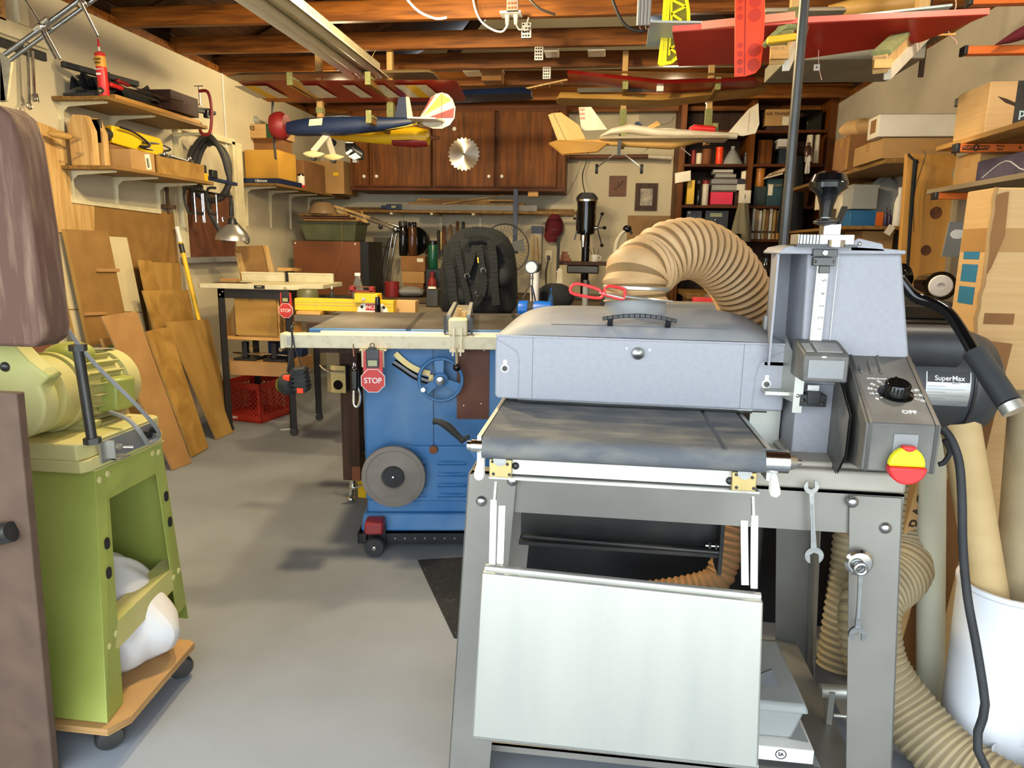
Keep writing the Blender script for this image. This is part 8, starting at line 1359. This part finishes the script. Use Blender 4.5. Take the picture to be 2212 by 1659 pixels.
# ================================================================ right wall shelving
SY = 4.35
def RB(name, lab, px0, py0, px1, py1, Y, d, m, **k):
    x0, z0, x1, z1 = pr4(px0, py0, px1, py1, Y); return carton(name, lab, x0, Y, z0, min(x1, XR-.01), Y+d, z1, MT[m] if isinstance(m, str) else m, **k)
x0, z0, x1, z1 = pr4(1905, 297, 2070, 342, 4.2)
carton('carton', 'wide low tan carton under the long white box on the right', x0, 4.2, z0, XR-.01, 4.64, z1, MT['card'], extra=[p('tape_patch', B(x0+.20, 4.199, z1-.06, x0+.27, 4.2, z1-.02), MT['tape'])])
xq, zq, xr, zr = pr4(1895, 249, 2070, 297, 4.2)
thing('long_white_box', 'long white box on the wide tan carton at the right wall', 'box', [p('body', B(xq, 4.18, z1+.003, XR-.01, 4.34, z1+.003+(zr-zq)), MT['paper'], bev=.003), p('end_label', B(xq-.0008, 4.22, z1+.03, xq, 4.30, z1+.1), MT['card3']), p('lid_seam', B(xq+.002, 4.179, z1+.115, XR-.012, 4.18, z1+.117), MT['grey'])])
sh = [p('shelf_board', B(1.50, 4.2, z0-.025, XR-.001, 6.2, z0-.001), MT['shelfw'], bev=.002)]
zlow = at(1880, 492, Y=4.9).z
sh.append(p('shelf_board', B(1.45, 4.55, zlow-.02, XR-.001, 6.1, zlow), MT['shelfw'], bev=.002))
thing('wall_shelves', 'dim two tier shelves on the right wall below the white box', 'shelf', sh)
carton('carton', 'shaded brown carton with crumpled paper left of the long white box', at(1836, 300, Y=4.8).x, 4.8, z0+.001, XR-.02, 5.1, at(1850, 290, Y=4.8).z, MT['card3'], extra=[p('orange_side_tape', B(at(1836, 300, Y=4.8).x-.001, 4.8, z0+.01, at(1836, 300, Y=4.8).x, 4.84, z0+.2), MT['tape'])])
one('crumpled_paper', 'crumpled tan packing paper in the shaded carton', 'paper', lump((at(1872, 280, Y=4.9).x, 4.92, at(1850, 290, Y=4.8).z+.05), (.14, .1, .06), 5, a=.16), MT['card2'])
q = [at(x, y, Y=5.2) for x, y in ((1827, 288), (1833, 289), (1808, 377), (1799, 377))]
one('white_slat', 'thin white slat leaning at the left end of the right shelves', 'slat', Pr([(v.x, v.z) for v in q]+[], 'y', 5.2, 5.22), MT['white'])  # plain slat leaning on the shelf, not a lamp
x0, z0_, x1, z1_ = pr4(1785, 352, 1828, 400, 5.1)
thing('printed_box', 'white instruction printed box end beside the black knob', 'box', [p('body', B(x0, 5.1, z0-.22, x1, 5.3, z0-.027), MT['offw'], bev=.002), p('printed_text', MB().box(x0+.03, 5.099, z0-.2, x0+.04, 5.1, z0-.05).box(x0+.06, 5.099, z0-.2, x0+.065, 5.1, z0-.05).box(x0+.09, 5.099, z0-.2, x0+.095, 5.1, z0-.05), MT['grey'])])
# on the lower shelf
def LB(name, lab, px0, px1, py0, Y, d, m, cat='box', extra=(), zz=None):
    x0, a, x1, z1 = pr4(px0, py0, px1, py0+30, Y); return thing(name, lab, cat, [p('body', B(x0, Y, (zlow if zz is None else zz)+.001, x1, Y+d, z1), MT[m] if isinstance(m, str) else m, bev=.004), p('rim', B(x0-.003, Y-.003, z1-.012, x1+.003, Y+d+.003, z1+.002), MT[m] if isinstance(m, str) else m)]+list(extra))
LB('blue_bin', 'blue plastic bin with orange label on the lower right shelf', 1836, 1893, 455, 4.8, .2, mat('bin blue', '#23689c', r=.45), 'bin', [p('orange_label', B(at(1893, 470, Y=4.79).x, 4.79, zlow+.01, at(1908, 470, Y=4.79).x, 4.8, at(1893, 458, Y=4.79).z), MT['orange'])])
zb2 = at(1865, 453, Y=4.8).z
LB('clear_tub', 'clear plastic tub with white contents on the blue bin', 1842, 1898, 400, 4.82, .18, 'frost', 'tub', zz=zb2+.004)
LB('silver_box', 'crinkled silver topped box above the clear tub', 1842, 1900, 399-1, 5.05, .15, mat('crinkled foil', '#c9b98a', '#8f8260', r=.35, m=.5, sc=60, bump=.5), 'box')
one('clear_bag', 'tan clear plastic bag standing behind the white bottle', 'bag', lump((at(1925, 420, Y=4.9).x, 5.0, zlow+.16), (.12, .08, .16), 6), MT['frost'])
jar('white_bottle', 'white plastic bottle with black label on the lower right shelf', 1933, 1953, 405, 465, 4.62, MT['white'], z=zlow+.001, neck=.45, cap=MT['white'])
LB('orange_box', 'small orange tan box high on the lower right shelf', 1872, 1898, 384, 5.3, .12, 'card')
LB('photo_box', 'white photo printed box left of the clear tub', 1818, 1840, 423, 5.0, .1, 'offw', extra=[p('photo', B(at(1820, 440, Y=4.999).x, 4.999, zlow+.03, at(1836, 440, Y=4.999).x, 5.0, zlow+.12), MT['redd'])])
for i in range(3): jar('purple_bottle', ('left', 'middle', 'right')[i]+' dark purple small bottle beside the blue bin', 1910+8*i, 1917+8*i, 448+5*i, 485, 4.66, mat('dark purple', '#33204a', r=.3), z=zlow+.001, neck=.4, cap=MT['black'])
one('paper_tag', 'small cream paper tag hanging under the lower right shelf', 'tag', MB().beam(at(1928, 488, Y=4.5), at(1915, 506, Y=4.5), .002, .04, up=(1, 0, .6)), MT['paper'])
LB('tan_carton_low', 'tan carton standing below the lower right shelf', 1862, 1930, 500, 4.7, .3, 'card', 'carton', zz=1.10)
one('side_cupboard', 'dark cupboard against the right wall under the shelves', 'cupboard', MB().box(1.45, 4.6, 0, XR-.002, 5.6, 1.09).box(1.44, 4.59, 1.09, XR-.002, 5.6, 1.10), MT['dkbrown'], bev=.003)
# knotty plank
pk = [at(x, y, Y=3.95) for x, y in ((1960, 331), (2068, 336), (2066, 352), (2055, 375), (2060, 392), (2048, 520), (2035, 640), (1938, 640), (1950, 470))]
pb_ = [(v.x, v.z) for v in pk]; b6, b7 = pb_[6], pb_[7]
pb_ = pb_[:7]+[(b6[0]-.02, 0), (b7[0]+.0, 0)]+pb_[7:]
kn = []
for px, py, r in ((2022, 460, .03), (2000, 541, .026)): q = at(px, py, Y=3.95); kn.append(MB().rings([[V((q.x+r*k_*math.cos(a), 3.9495-.0003*(1-k_), q.z+r*k_*1.05*math.sin(a))) for a in [i*math.tau/20 for i in range(20)]] for k_ in (1, .5, .05)]))
h0 = [at(x, y, Y=3.93) for x, y in ((1965, 330), (1975, 345), (1992, 352))]
thing('knotty_plank', 'tall yellow pine plank with two dark knots standing at the right wall', 'plank', [p('board', Pr(pb_, 'y', 3.95, 3.985), mat('yellow knotty pine', '#cf9a4a', '#b57f34', r=.55, sc=2, st=(6, 6, .8), det=7), bev=.002)]+many('knot', kn, mat('knot', '#4a2416', '#7a4522', r=.6, sc=30)))
thing('black_umbrella', 'folded black umbrella hooked on the knotty plank', 'umbrella', [p('shaft', T([at(1978, 345, Y=3.9), at(1968, 460, Y=3.9), at(1960, 590, Y=3.9)], .012, 10, rf=lambda t: .012-.005*t), MT['fab']), p('crook', T([at(1962, 332, Y=3.9), at(1968, 340, Y=3.9), at(1984, 352, Y=3.9)], .006, 8), MT['dark_steel'])])
one('hook_wire', 'thin bent wire hooked over the top of the knotty plank', 'wire', T([at(1992, 328, Y=3.94), at(2000, 332, Y=3.93), at(1992, 360, Y=3.93), at(1975, 420, Y=3.93), at(1974, 500, Y=3.93)], .002, 6), MT['dark_steel'])
x0, z0, x1, z1 = pr4(2040, 480, 2080, 555, 3.3)
thing('pale_placard', 'pale grey painted placard behind the torn carton', 'board', [p('board', Pr([(x0, z0), (x1+.1, z0), (x1+.1, z1), (x0+.012, z1)], 'y', 3.3, 3.31), MT['grey']), p('white_splash', MB().ball((x0+.05, 3.2995, z1-.05), (.03, .001, .02), 12), MT['wink']), p('stake', B(x1+.02, 3.311, 0, x1+.06, 3.33, z0+.05), MT['dark_steel'])])
# lumber rack arms and loads
def rarm(px, py0, py1, Y, lab, logo=False):
    t = at(px, (py0+py1)/2, Y=Y); z0, z1 = at(px+40, py1, Y=Y).z, at(px+40, py0, Y=Y).z
    ps = [p('arm', B(t.x+.012, Y, z0, XR-.001, Y+.04, z1), MT['orange'], bev=.003), p('end_cap', B(t.x, Y-.002, z0-.002, t.x+.014, Y+.042, z1+.002), MT['black'], bev=.003)]
    if logo:
        zc = (z0+z1)/2; c = t.x+.07; h = (z1-z0)
        ps.append(p('logo', MB().m(FRONT((c, Y-.0008, zc))).prism([(-.05, -h*.28), (.044, -h*.28), (.05, h*.28), (-.046, h*.28)], 'z', 0, .0006).cyl((0, 0, 0), (0, 0, .0009), h*.42, n=20).txt('PORT', .014, Matrix.Translation((-.028, 0, .0012)), 1).txt('MATE', .014, Matrix.Translation((.028, 0, .0012)), 1).txt('A', .016, Matrix.Translation((0, 0, .0014)), 1).txt('Wood', .011, Matrix.Translation((.085, .006, .0008))).txt('Rack', .011, Matrix.Translation((.085, -.006, .0008))).txt('A', .016, Matrix.Translation((.155, 0, .0008))), [MT['bink'], MT['orange']]))
    return thing('rack_bracket', lab, 'rack arm', ps, group='orange lumber rack arms')
rarm(2095, -12, 8, 3.0, 'orange lumber rack arm at the very top of the right edge'); rarm(2083, 98, 116, 3.0, 'second orange lumber rack arm from the top, bare')
rarm(2072, 210, 226, 3.2, 'orange lumber rack arm half hidden behind the big tan box'); rarm(2066, 310, 328, 3.0, 'orange lumber rack arm with printed logo', True); rarm(2020, 416, 430, 3.2, 'lowest orange lumber rack arm with grey board on it')
t = at(2066, 319, Y=3.0)
one('rack_plank', 'pale yellow plank resting along the logo printed rack arm', 'plank', B(t.x+.03, 2.35, at(2110, 309, Y=3.0).z+.001, XR-.2, 3.25, at(2110, 309, Y=3.0).z+.02), MT['piney'], bev=.002)
x0, z0, x1, z1 = pr4(2075, 172, 2130, 295, 3.05)
zb3 = at(2110, 309, Y=3.0).z+.022
bx = at(2130, 230, Y=2.75).x
sm = [at(x, y, Y=2.92) for x, y in ((2155, 208), (2172, 222), (2200, 232), (2230, 232), (2200, 225), (2175, 214))]
q0_, q1_ = at(2128, 268, Y=2.92), at(2198, 175, Y=2.92)
thing('smile_carton', 'big tan carton with dark curved arrow print on the lumber rack', 'box', [p('body', B(q0_.x, 2.92, zb3, XR-.05, 3.16, q1_.z), MT['card2'], bev=.003), p('curved_print', MB().prism([(v.x, v.z) for v in sm], 'y', 2.918, 2.92), MT['bink']), p('dark_tape', MB().box(at(2196, 200, Y=2.92).x, 2.9175, zb3, XR-.05, 2.919, q1_.z+.001), MT['dark_steel']), p('lettering', MB().txt('prime', .045, FRONT((at(2199, 240, Y=2.91).x+.06, 2.9165, at(2199, 243, Y=2.91).z))), mat('pale blue ink', '#bfe0ea'))])
zc = at(2060, 416, Y=3.2).z
one('grey_board', 'grey weathered board on the lowest rack arm', 'board', B(at(2030, 405, Y=3.2).x, 2.5, zc+.001, XR-.02, 3.32, zc+.02), mat('weathered board', '#8d7c62', '#7a6a52', r=.8), bev=.002)
q0, q1 = at(2106, 395, Y=3.05), at(2212, 362, Y=2.9)
thing('space_box', 'dark purple printed toy box on the grey rack board', 'box', [p('body', B(q0.x, 2.55, zc+.021, XR-.02, 3.05, zc+.105), mat('purple space print', '#3c3852', '#6a6478', r=.3, sc=9), bev=.002), p('swirl_print', T([(q0.x-.0005, 3.0, zc+.04), (q0.x-.0005, 2.85, zc+.085), (q0.x-.0005, 2.72, zc+.04), (q0.x-.0005, 2.6, zc+.07)], .002, 5), MT['wink'])])
carton('flat_carton', 'flat tan carton behind the purple printed box', q0.x+.02, 3.08, zc+.021, XR-.05, 3.28, zc+.15, MT['card'])
one('red_kayak_tip', 'dull maroon pointed object on the second orange arm', 'model', MB().rings([[V((at(2166, 92, Y=2.9).x+.12*t, 2.95+r*math.cos(a), at(2190, 88, Y=2.9).z+.055*t+r*.5*math.sin(a))) for a in [i*math.tau/14 for i in range(14)]] for t, r in ((0, .004), (.5, .04), (1, .06), (2.5, .07), (3.5, .03))]), MT['mar'])
# torn big carton
Yt = 1.98
C0 = at(2150, 405, Y=Yt).x
tor = MB().box(C0, Yt, .0, 1.60, Yt+.14, at(2150, 405, Y=Yt).z)
tp = []
zt2 = at(2150, 405, Y=Yt).z
for i in range(3):
    a = at(2100, 522+49*i, X=C0-.001); b = at(2100, 560+49*i, X=C0-.001); tp.append(p('blue_tape', B(C0-.0015, Yt+.03, b.z, C0, Yt+.11, a.z), MT['btape']))
rg = MB()
random.seed(3); L_ = []; zz = .15
P = []
for i in range(46): P.append(V((C0+random.uniform(-.004, .003), Yt-.003+random.uniform(-.003, .002), .02+(zt2-.02)*i/45)))
rg.tube(P, .005, 6, sub=1)
fl_ = MB().add([(C0-.002, Yt-.004, zt2-.02), (C0+.03, Yt-.008, zt2-.01), (C0+.034, Yt-.01, zt2-.12), (C0+.012, Yt-.012, zt2-.20), (C0-.002, Yt-.004, zt2-.24)], [(0, 1, 2, 3, 4)]).add([(C0-.002, Yt-.001, zt2-.02), (C0+.03, Yt-.001, zt2-.01), (C0+.034, Yt-.001, zt2-.12), (C0+.012, Yt-.001, zt2-.20), (C0-.002, Yt-.001, zt2-.24)], [(4, 3, 2, 1, 0)])
thing('torn_carton', 'tall torn cardboard carton with blue tape squares at the right edge', 'box', [p('body', tor, MT['card2'], bev=.004), p('torn_edge', rg, MT['card']), p('torn_flap', fl_, MT['card3']), p('clear_tape', MB().box(C0-.002, Yt-.0015, zt2-.16, C0+.17, Yt, zt2-.10).box(C0-.002, Yt-.0015, zt2-.16, C0, Yt+.13, zt2-.10), MT['tape']), p('brown_tape', MB().box(at(2125, 690, Y=Yt).x, Yt-.001, at(2125, 700, Y=Yt).z, at(2190, 690, Y=Yt).x, Yt, at(2125, 676, Y=Yt).z), MT['card3'])]+tp)
# fragile flat carton leaning
F0, F1, F2, F3 = at(2000, 1035, Y=1.86), at(2052, 1035, Y=1.86), at(2000, 1330, Y=1.80), at(1952, 1290, Y=1.80)
fm = fr(((F0.x+F3.x)/2, 1.83, (F0.z+F3.z)/2), (F0-F3).normalized(), (-1, 0, .16))
thing('fragile_carton', 'flat weathered carton marked FRAGILE leaning behind the sander leg', 'box', [p('body', MB().beam(V((F3.x+.03-.06, 1.86, 0)), V(((F0.x+F1.x)/2+.0, 1.88, F0.z+.12)), .07, .05, up=(0, 1, 0)), MT['card'], bev=.003), p('lettering', MB().txt('FRAGILE', .05, fr(V(((F0.x+F1.x)/2-.032, 1.849, F0.z-.065)), (.16, 0, 1), (-1, 0, .16))).txt('DELICATE ELECTRON', .024, fr(V(((F0.x+F1.x)/2-.022, 1.849, F0.z-.18)), (.16, 0, 1), (-1, 0, .16))), MT['bink'])])
one('brown_flap_board', 'brown cardboard sheet leaning between the fragile carton and the pale tube', 'cardboard', MB().beam((F2.x+.03, 1.93, 0), (F1.x+.08, 1.94, 1.0), .12, .012, up=(0, 1, 0)), MT['card3'])
# tubes and bins
def tube_(lab, a, b, r, m, inner=None):
    a, b = V(a), V(b); d = (b-a); return thing('shipping_tube', lab, 'tube', [p('tube', La([(r, 0), (r, d.length), (r*.9, d.length), (r*.9, d.length-.05)], a, d, 28), m), p('end_disc', La([(r*.9, 0), (r*.9, .004), (0, .004)], a, d, 20), MT['card3'])], group='shipping tubes at the right')
bc0 = at(2150, 1228, Y=1.62); br = .105
thing('white_bin', 'tall white plastic waste bin at the lower right', 'bin', [p('bin', La([(br*.86, 0), (br*.9, .01), (br, .46), (br*1.04, .465), (br*1.04, .475), (br*.97, .475), (br*.95, .02), (0, .02)], (bc0.x+.05, 1.64, .0), n=40), MT['pvc'])])
bx_ = bc0.x+.05
top = .475
t1 = at(2072, 905, Y=1.64); m1_ = at(2128, 1235, Y=1.64); a1 = t1+(m1_-t1)*((t1.z-.05)/(t1.z-m1_.z))
tube_('kraft cardboard tube standing in the white bin behind the black cable', a1, t1, .040, MT['tubec'])
tube_('fat grey kraft tube standing in the white bin at the frame edge', V((bx_+.06, 1.66, .03)), V((at(2215, 860, Y=1.7).x+.03, 1.72, at(2215, 850, Y=1.7).z)), .05, MT['hosed'])
t0 = at(2090, 1540, Y=1.62); t2 = at(2032, 990, Y=1.7)
tube_('long pale tube leaning left of the white bin', V((t0.x+.01, 1.80, 0)), V((t2.x+.05, 1.87, t2.z+.02)), .034, MT['tubel'])
s0 = at(2207, 1490, Y=1.50)
one('small_white_pail', 'small white pail at the lower right edge', 'pail', La([(.042, 0), (.045, .12), (.048, .125), (.044, .125), (.04, .01), (0, .01)], (s0.x+.015, 1.5, .0), n=28), MT['pvc'])
# ================================================================ hoses of the sander
A = V((.078, 1.66, 1.10))
top_path = [A, A+V((.0, .01, .06)), at(1404, 575, Y=1.72), at(1444, 545, Y=1.76), at(1508, 540, Y=1.82), at(1568, 578, Y=1.88), at(1606, 640, Y=1.93), at(1620, 720, Y=1.98), V((.36, 2.08, .84)), V((.33, 2.1, .62))]
thing('dust_hose', 'thick ribbed tan dust hose arching from the sander lid', 'hose', [p('hose', ribtube(top_path, .070, .021, .006, 30), [MT['hose'], MT['hosek']]), p('band_clamp', La([(.0755, -.004), (.077, -.003), (.077, .003), (.0755, .004)], A+V((0, 0, .03)), (0.02, .05, 1), 36, cap=False), MT['alu'])])
c0 = at(1232, 622, Y=1.58); c1 = at(1350, 640, Y=1.58)
def loop(P, r): return T([at(x, y, Y=1.58) for x, y in P], r, 8, closed=True, sub=3)
thing('red_clip', 'red looped plastic clamp handle on the tan dust hose', 'clamp', [p('long_loop', loop([(1236, 617), (1232, 626), (1240, 635), (1290, 644), (1302, 638), (1298, 631), (1290, 624), (1250, 613)], .0035), MT['red']), p('short_loop', loop([(1308, 622), (1318, 618), (1346, 624), (1350, 632), (1346, 646), (1320, 640), (1306, 634)], .0035), MT['red']), p('wire', MB().cyl(at(1295, 632, Y=1.58), at(1350, 645, Y=1.58), .003).tube([at(1350, 640, Y=1.58), at(1400, 646, Y=1.57), at(1452, 652, Y=1.62)], .003, 6), MT['alu'])])
fl_p = [V((.86, 1.95, .62)), at(1960, 1190, Y=1.85), at(1935, 1265, Y=1.75), at(1850, 1330, Y=1.72), at(1835, 1420, Y=1.70), at(1880, 1500, Y=1.66), at(1960, 1560, Y=1.55), at(2060, 1600, Y=1.42), at(2160, 1640, Y=1.32), at(2300, 1690, Y=1.22)]
one('floor_hose', 'fat dusty ribbed hose sweeping across the floor at the lower right', 'hose', ribtube([V((.86, 1.98, .70)), at(1962, 1165, Y=1.90), at(1945, 1235, Y=1.82), V((.70, 1.72, .36)), V((.70, 1.66, .24)), V((.76, 1.60, .15)), V((.84, 1.50, .088)), V((.93, 1.40, .083)), V((1.05, 1.30, .083)), V((1.3, 1.2, .083))], .070, .017, .003, 30), [MT['hosed'], MT['hosek2']])
one('inner_hose', 'ribbed brown hose dropping behind the folded zinc table', 'hose', ribtube([V((.33, 2.1, .62)), at(1582, 1100, Y=2.1), at(1578, 1160, Y=2.08), at(1565, 1215, Y=2.06), at(1530, 1262, Y=2.04), V((.16, 2.03, .17)), V((.05, 2.03, .17))], .042, .02, .004, 24), [mat('brown ribbed hose', '#9a6f48', '#85603c', r=.7, sc=6), MT['hosek']])
one('side_hose', 'pale ribbed hose standing inside the sander stand', 'hose', ribtube([at(1845, 1150, Y=1.9), at(1835, 1250, Y=1.88), at(1820, 1350, Y=1.86), at(1808, 1440, Y=1.84)], .05, .018, .004, 24), [MT['hosed'], MT['hosek2']])
one('shade_backing', 'black dust collector box widened to darken the space behind the sander stand', 'dust collector', MB().box(-.27, 2.24, 0, .80, 2.6, .60).box(-.22, 2.235, .05, .76, 2.24, .55), MT['black'], bev=.004)  # black box widened leftward to stand for the shade under the sander
# power cable
one('power_cable', 'thick black rubber cable hanging down the right side of the sander', 'cable', T([at(2036, 925, Y=1.34), at(2055, 950, Y=1.33), at(2072, 1000, Y=1.32), at(2078, 1080, Y=1.31), at(2080, 1180, Y=1.30), at(2090, 1290, Y=1.28), at(2110, 1400, Y=1.26), at(2128, 1520, Y=1.24), at(2140, 1680, Y=1.20), V((1.0, 1.1, .02))], .0075, 10), MT['rub'])
one('short_cable', 'short black cable loop under the sander control box', 'cable', T([at(2040, 950, Y=1.36), at(2052, 975, Y=1.36), at(2040, 998, Y=1.36), at(2028, 1003, Y=1.36)], .005, 8), MT['rub'])
# wrenches hanging on the stand
def oewr(name, lab, c0, c1, y, w0, w1, ring=False):
    a, b = at(*c0, Y=y), at(*c1, Y=y); d = (b-a).normalized(); s = V((-d.z, 0, d.x)); L_ = (b-a).length
    m = Matrix(((s.x, d.x, 0, a.x), (0, 0, -1, y), (s.z, d.z, 0, a.z), (0, 0, 0, 1)))
    def jaw(mb, cy_, r, sg, g):
        pts = []
        for t in range(-60, 241, 20): pts.append((r*math.cos(math.radians(t))*1.0, cy_-sg*r*math.sin(math.radians(t))*1.0))
        pts = pts+[(-g, cy_+sg*r*.75), (-g, cy_-sg*r*.15), (0, cy_-sg*r*.4), (g, cy_-sg*r*.15), (g, cy_+sg*r*.75)]
        return mb.prism(pts, 'z', 0, .006)
    mb = MB().m(m); q = p
    mb.prism([(-w0*.32, .01), (w0*.32, .01), (w0*.26, L_*.5), (w1*.32, L_-.01), (-w1*.32, L_-.01), (-w0*.26, L_*.5)], 'z', .001, .005)
    jaw(mb, L_, w1, 1, w1*.45)
    if ring: mb.rings([[V(((w0*.8+.004*math.cos(k))*math.cos(t), (w0*.8+.004*math.cos(k))*math.sin(t), .003+.004*math.sin(k))) for k in [i*math.tau/8 for i in range(8)]] for t in [j*math.tau/24 for j in range(24)]], closed=True)
    else: jaw(mb, 0, w0, -1, w0*.45)
    gr = MB().m(m).box(-w0*.1, L_*.25, .0048, w0*.1, L_*.75, .0056)
    return thing(name, lab, 'wrench', [p('body', mb, MT['steel']), p('forged_groove', gr, MT['grey'])])
oewr('open_wrench', 'double open ended wrench stuck on the stand beam edge', (1751, 1050), (1757, 1198), 1.365, .014, .018)
mq = at(1857, 1217, Y=1.36)
one('magnet_disc', 'round chrome magnet on the right stand leg', 'magnet', La([(.026, 0), (.027, .003), (.022, .008), (.008, .009), (0, .009)], (mq.x, 1.366, mq.z), (0, -1, 0), 32), MT['chrome'])
oewr('combination_wrench', 'combination wrench hanging from the round magnet on the stand leg', (1858, 1228), (1851, 1368), 1.350, .013, .017, True)
# things on the lower shelf of the stand
tb0, tb1 = at(1662, 1400, Y=1.62), at(1735, 1500, Y=1.45)
q = at(1700, 1560, Y=1.45)
zt = at(1735, 1508, Y=1.42)
xw_ = .10
thing('clear_tub', 'lidded clear plastic tub on the white carton inside the stand', 'tub', [p('tub', MB().add([(.17, 1.45, .152), (.46, 1.45, .152), (.45, 1.66, .152), (.17, 1.66, .152), (.16, 1.43, .235), (.475, 1.43, .235), (.465, 1.68, .235), (.16, 1.68, .235)], [(0, 3, 2, 1), (4, 5, 6, 7), (0, 1, 5, 4), (1, 2, 6, 5), (2, 3, 7, 6), (3, 0, 4, 7)]), MT['frost'], bev=.008), p('lid', MB().box(.155, 1.42, .235, .482, 1.69, .255, tx=.95, ty=.95), MT['frost'], bev=.006)])
cs = at(1713, 1620, Y=1.44)
cm = MB().m(FRONT((.42, 1.4194, .13)))
thing('white_product_box', 'white product box with CSA mark under the clear tub', 'box', [p('body', MB().box(.12, 1.42, .105, .50, 1.75, .150), MT['white'], bev=.003), p('grey_band', B(.12, 1.4185, .105, .50, 1.4198, .118), MT['dark_steel']), p('certification_mark', MB().tube([(.43+.011*math.cos(t*math.tau/20), 1.4192, .135+.011*math.sin(t*math.tau/20)) for t in range(20)], .001, 5, closed=True, sub=1).txt('SA', .011, FRONT((.43, 1.4192, .135))), MT['ink'])])
one('cork_roller', 'round tan wooden disc low behind the folded zinc table', 'disc', La([(.06, 0), (.062, .004), (.062, .03), (.058, .034), (0, .034)], (at(1170, 1640, Y=1.42).x, 1.5, .105), n=32), MT['card2'])
one('grey_vise', 'grey metal clamp jig inside the right stand leg', 'clamp', MB().cyl(at(1772, 1492, Y=1.6), at(1850, 1496, Y=1.6), .017).box(.575, 1.58, .105, .588, 1.60, .19).cyl(at(1800, 1545, Y=1.6), at(1835, 1548, Y=1.6), .005), MT['zinc'])
# tall dark post behind the tower
pp = at(1750, 10, Y=1.95); 
thing('steel_pole', 'tall dark steel pole rising behind the sander tower', 'pole', [p('pole', Cy((.478, 1.98, 0), (.472, 1.98, ZC+.05), .0125, n=20), MT['dark_steel']), p('base_flange', Cy((.478, 1.98, 0), (.478, 1.98, .01), .04, n=20), MT['dark_steel'])])
# black scope lying right of the tower
c0, c1 = at(1995, 612, Y=2.9), at(2032, 618, Y=2.6)
thing('black_torch', 'black round tool with white ring end right of the sander tower', 'tool', [p('barrel', MB().cyl(c0, c1, .035, .05, n=28), MT['gloss']), p('white_ring', La([(.038, 0), (.034, .006), (.012, .008), (.012, .002), (0, .002)], c1, (c1-c0), 28), MT['bag']), p('holder', B(c0.x-.08, 2.55, c0.z-.10, c1.x+.05, 2.95, c0.z-.05), MT['rub'], bev=.01)])
thing('black_machine', 'dark machine bench behind the sander motor', 'machine', [p('body', MB().box(.80, 2.5, 0, 1.25, 3.0, c0.z-.105), MT['black'], bev=.01), p('top_rail', B(.82, 2.52, c0.z-.104, 1.22, 2.58, c0.z-.06), MT['dark_steel'], bev=.004), p('lever', MB().cyl((.93, 2.54, c0.z-.06), (.93, 2.54, c0.z+.02), .01).ball((.93, 2.54, c0.z-.05), .018, 12), MT['rub'])])
q = at(1955, 600, Y=2.8); one('crumpled_film', 'crumpled dark plastic behind the right edge of the tower', 'bag', lump((q.x-.01, 2.8, q.z-.0), (.035, .03, .05), 8), MT['gloss'])
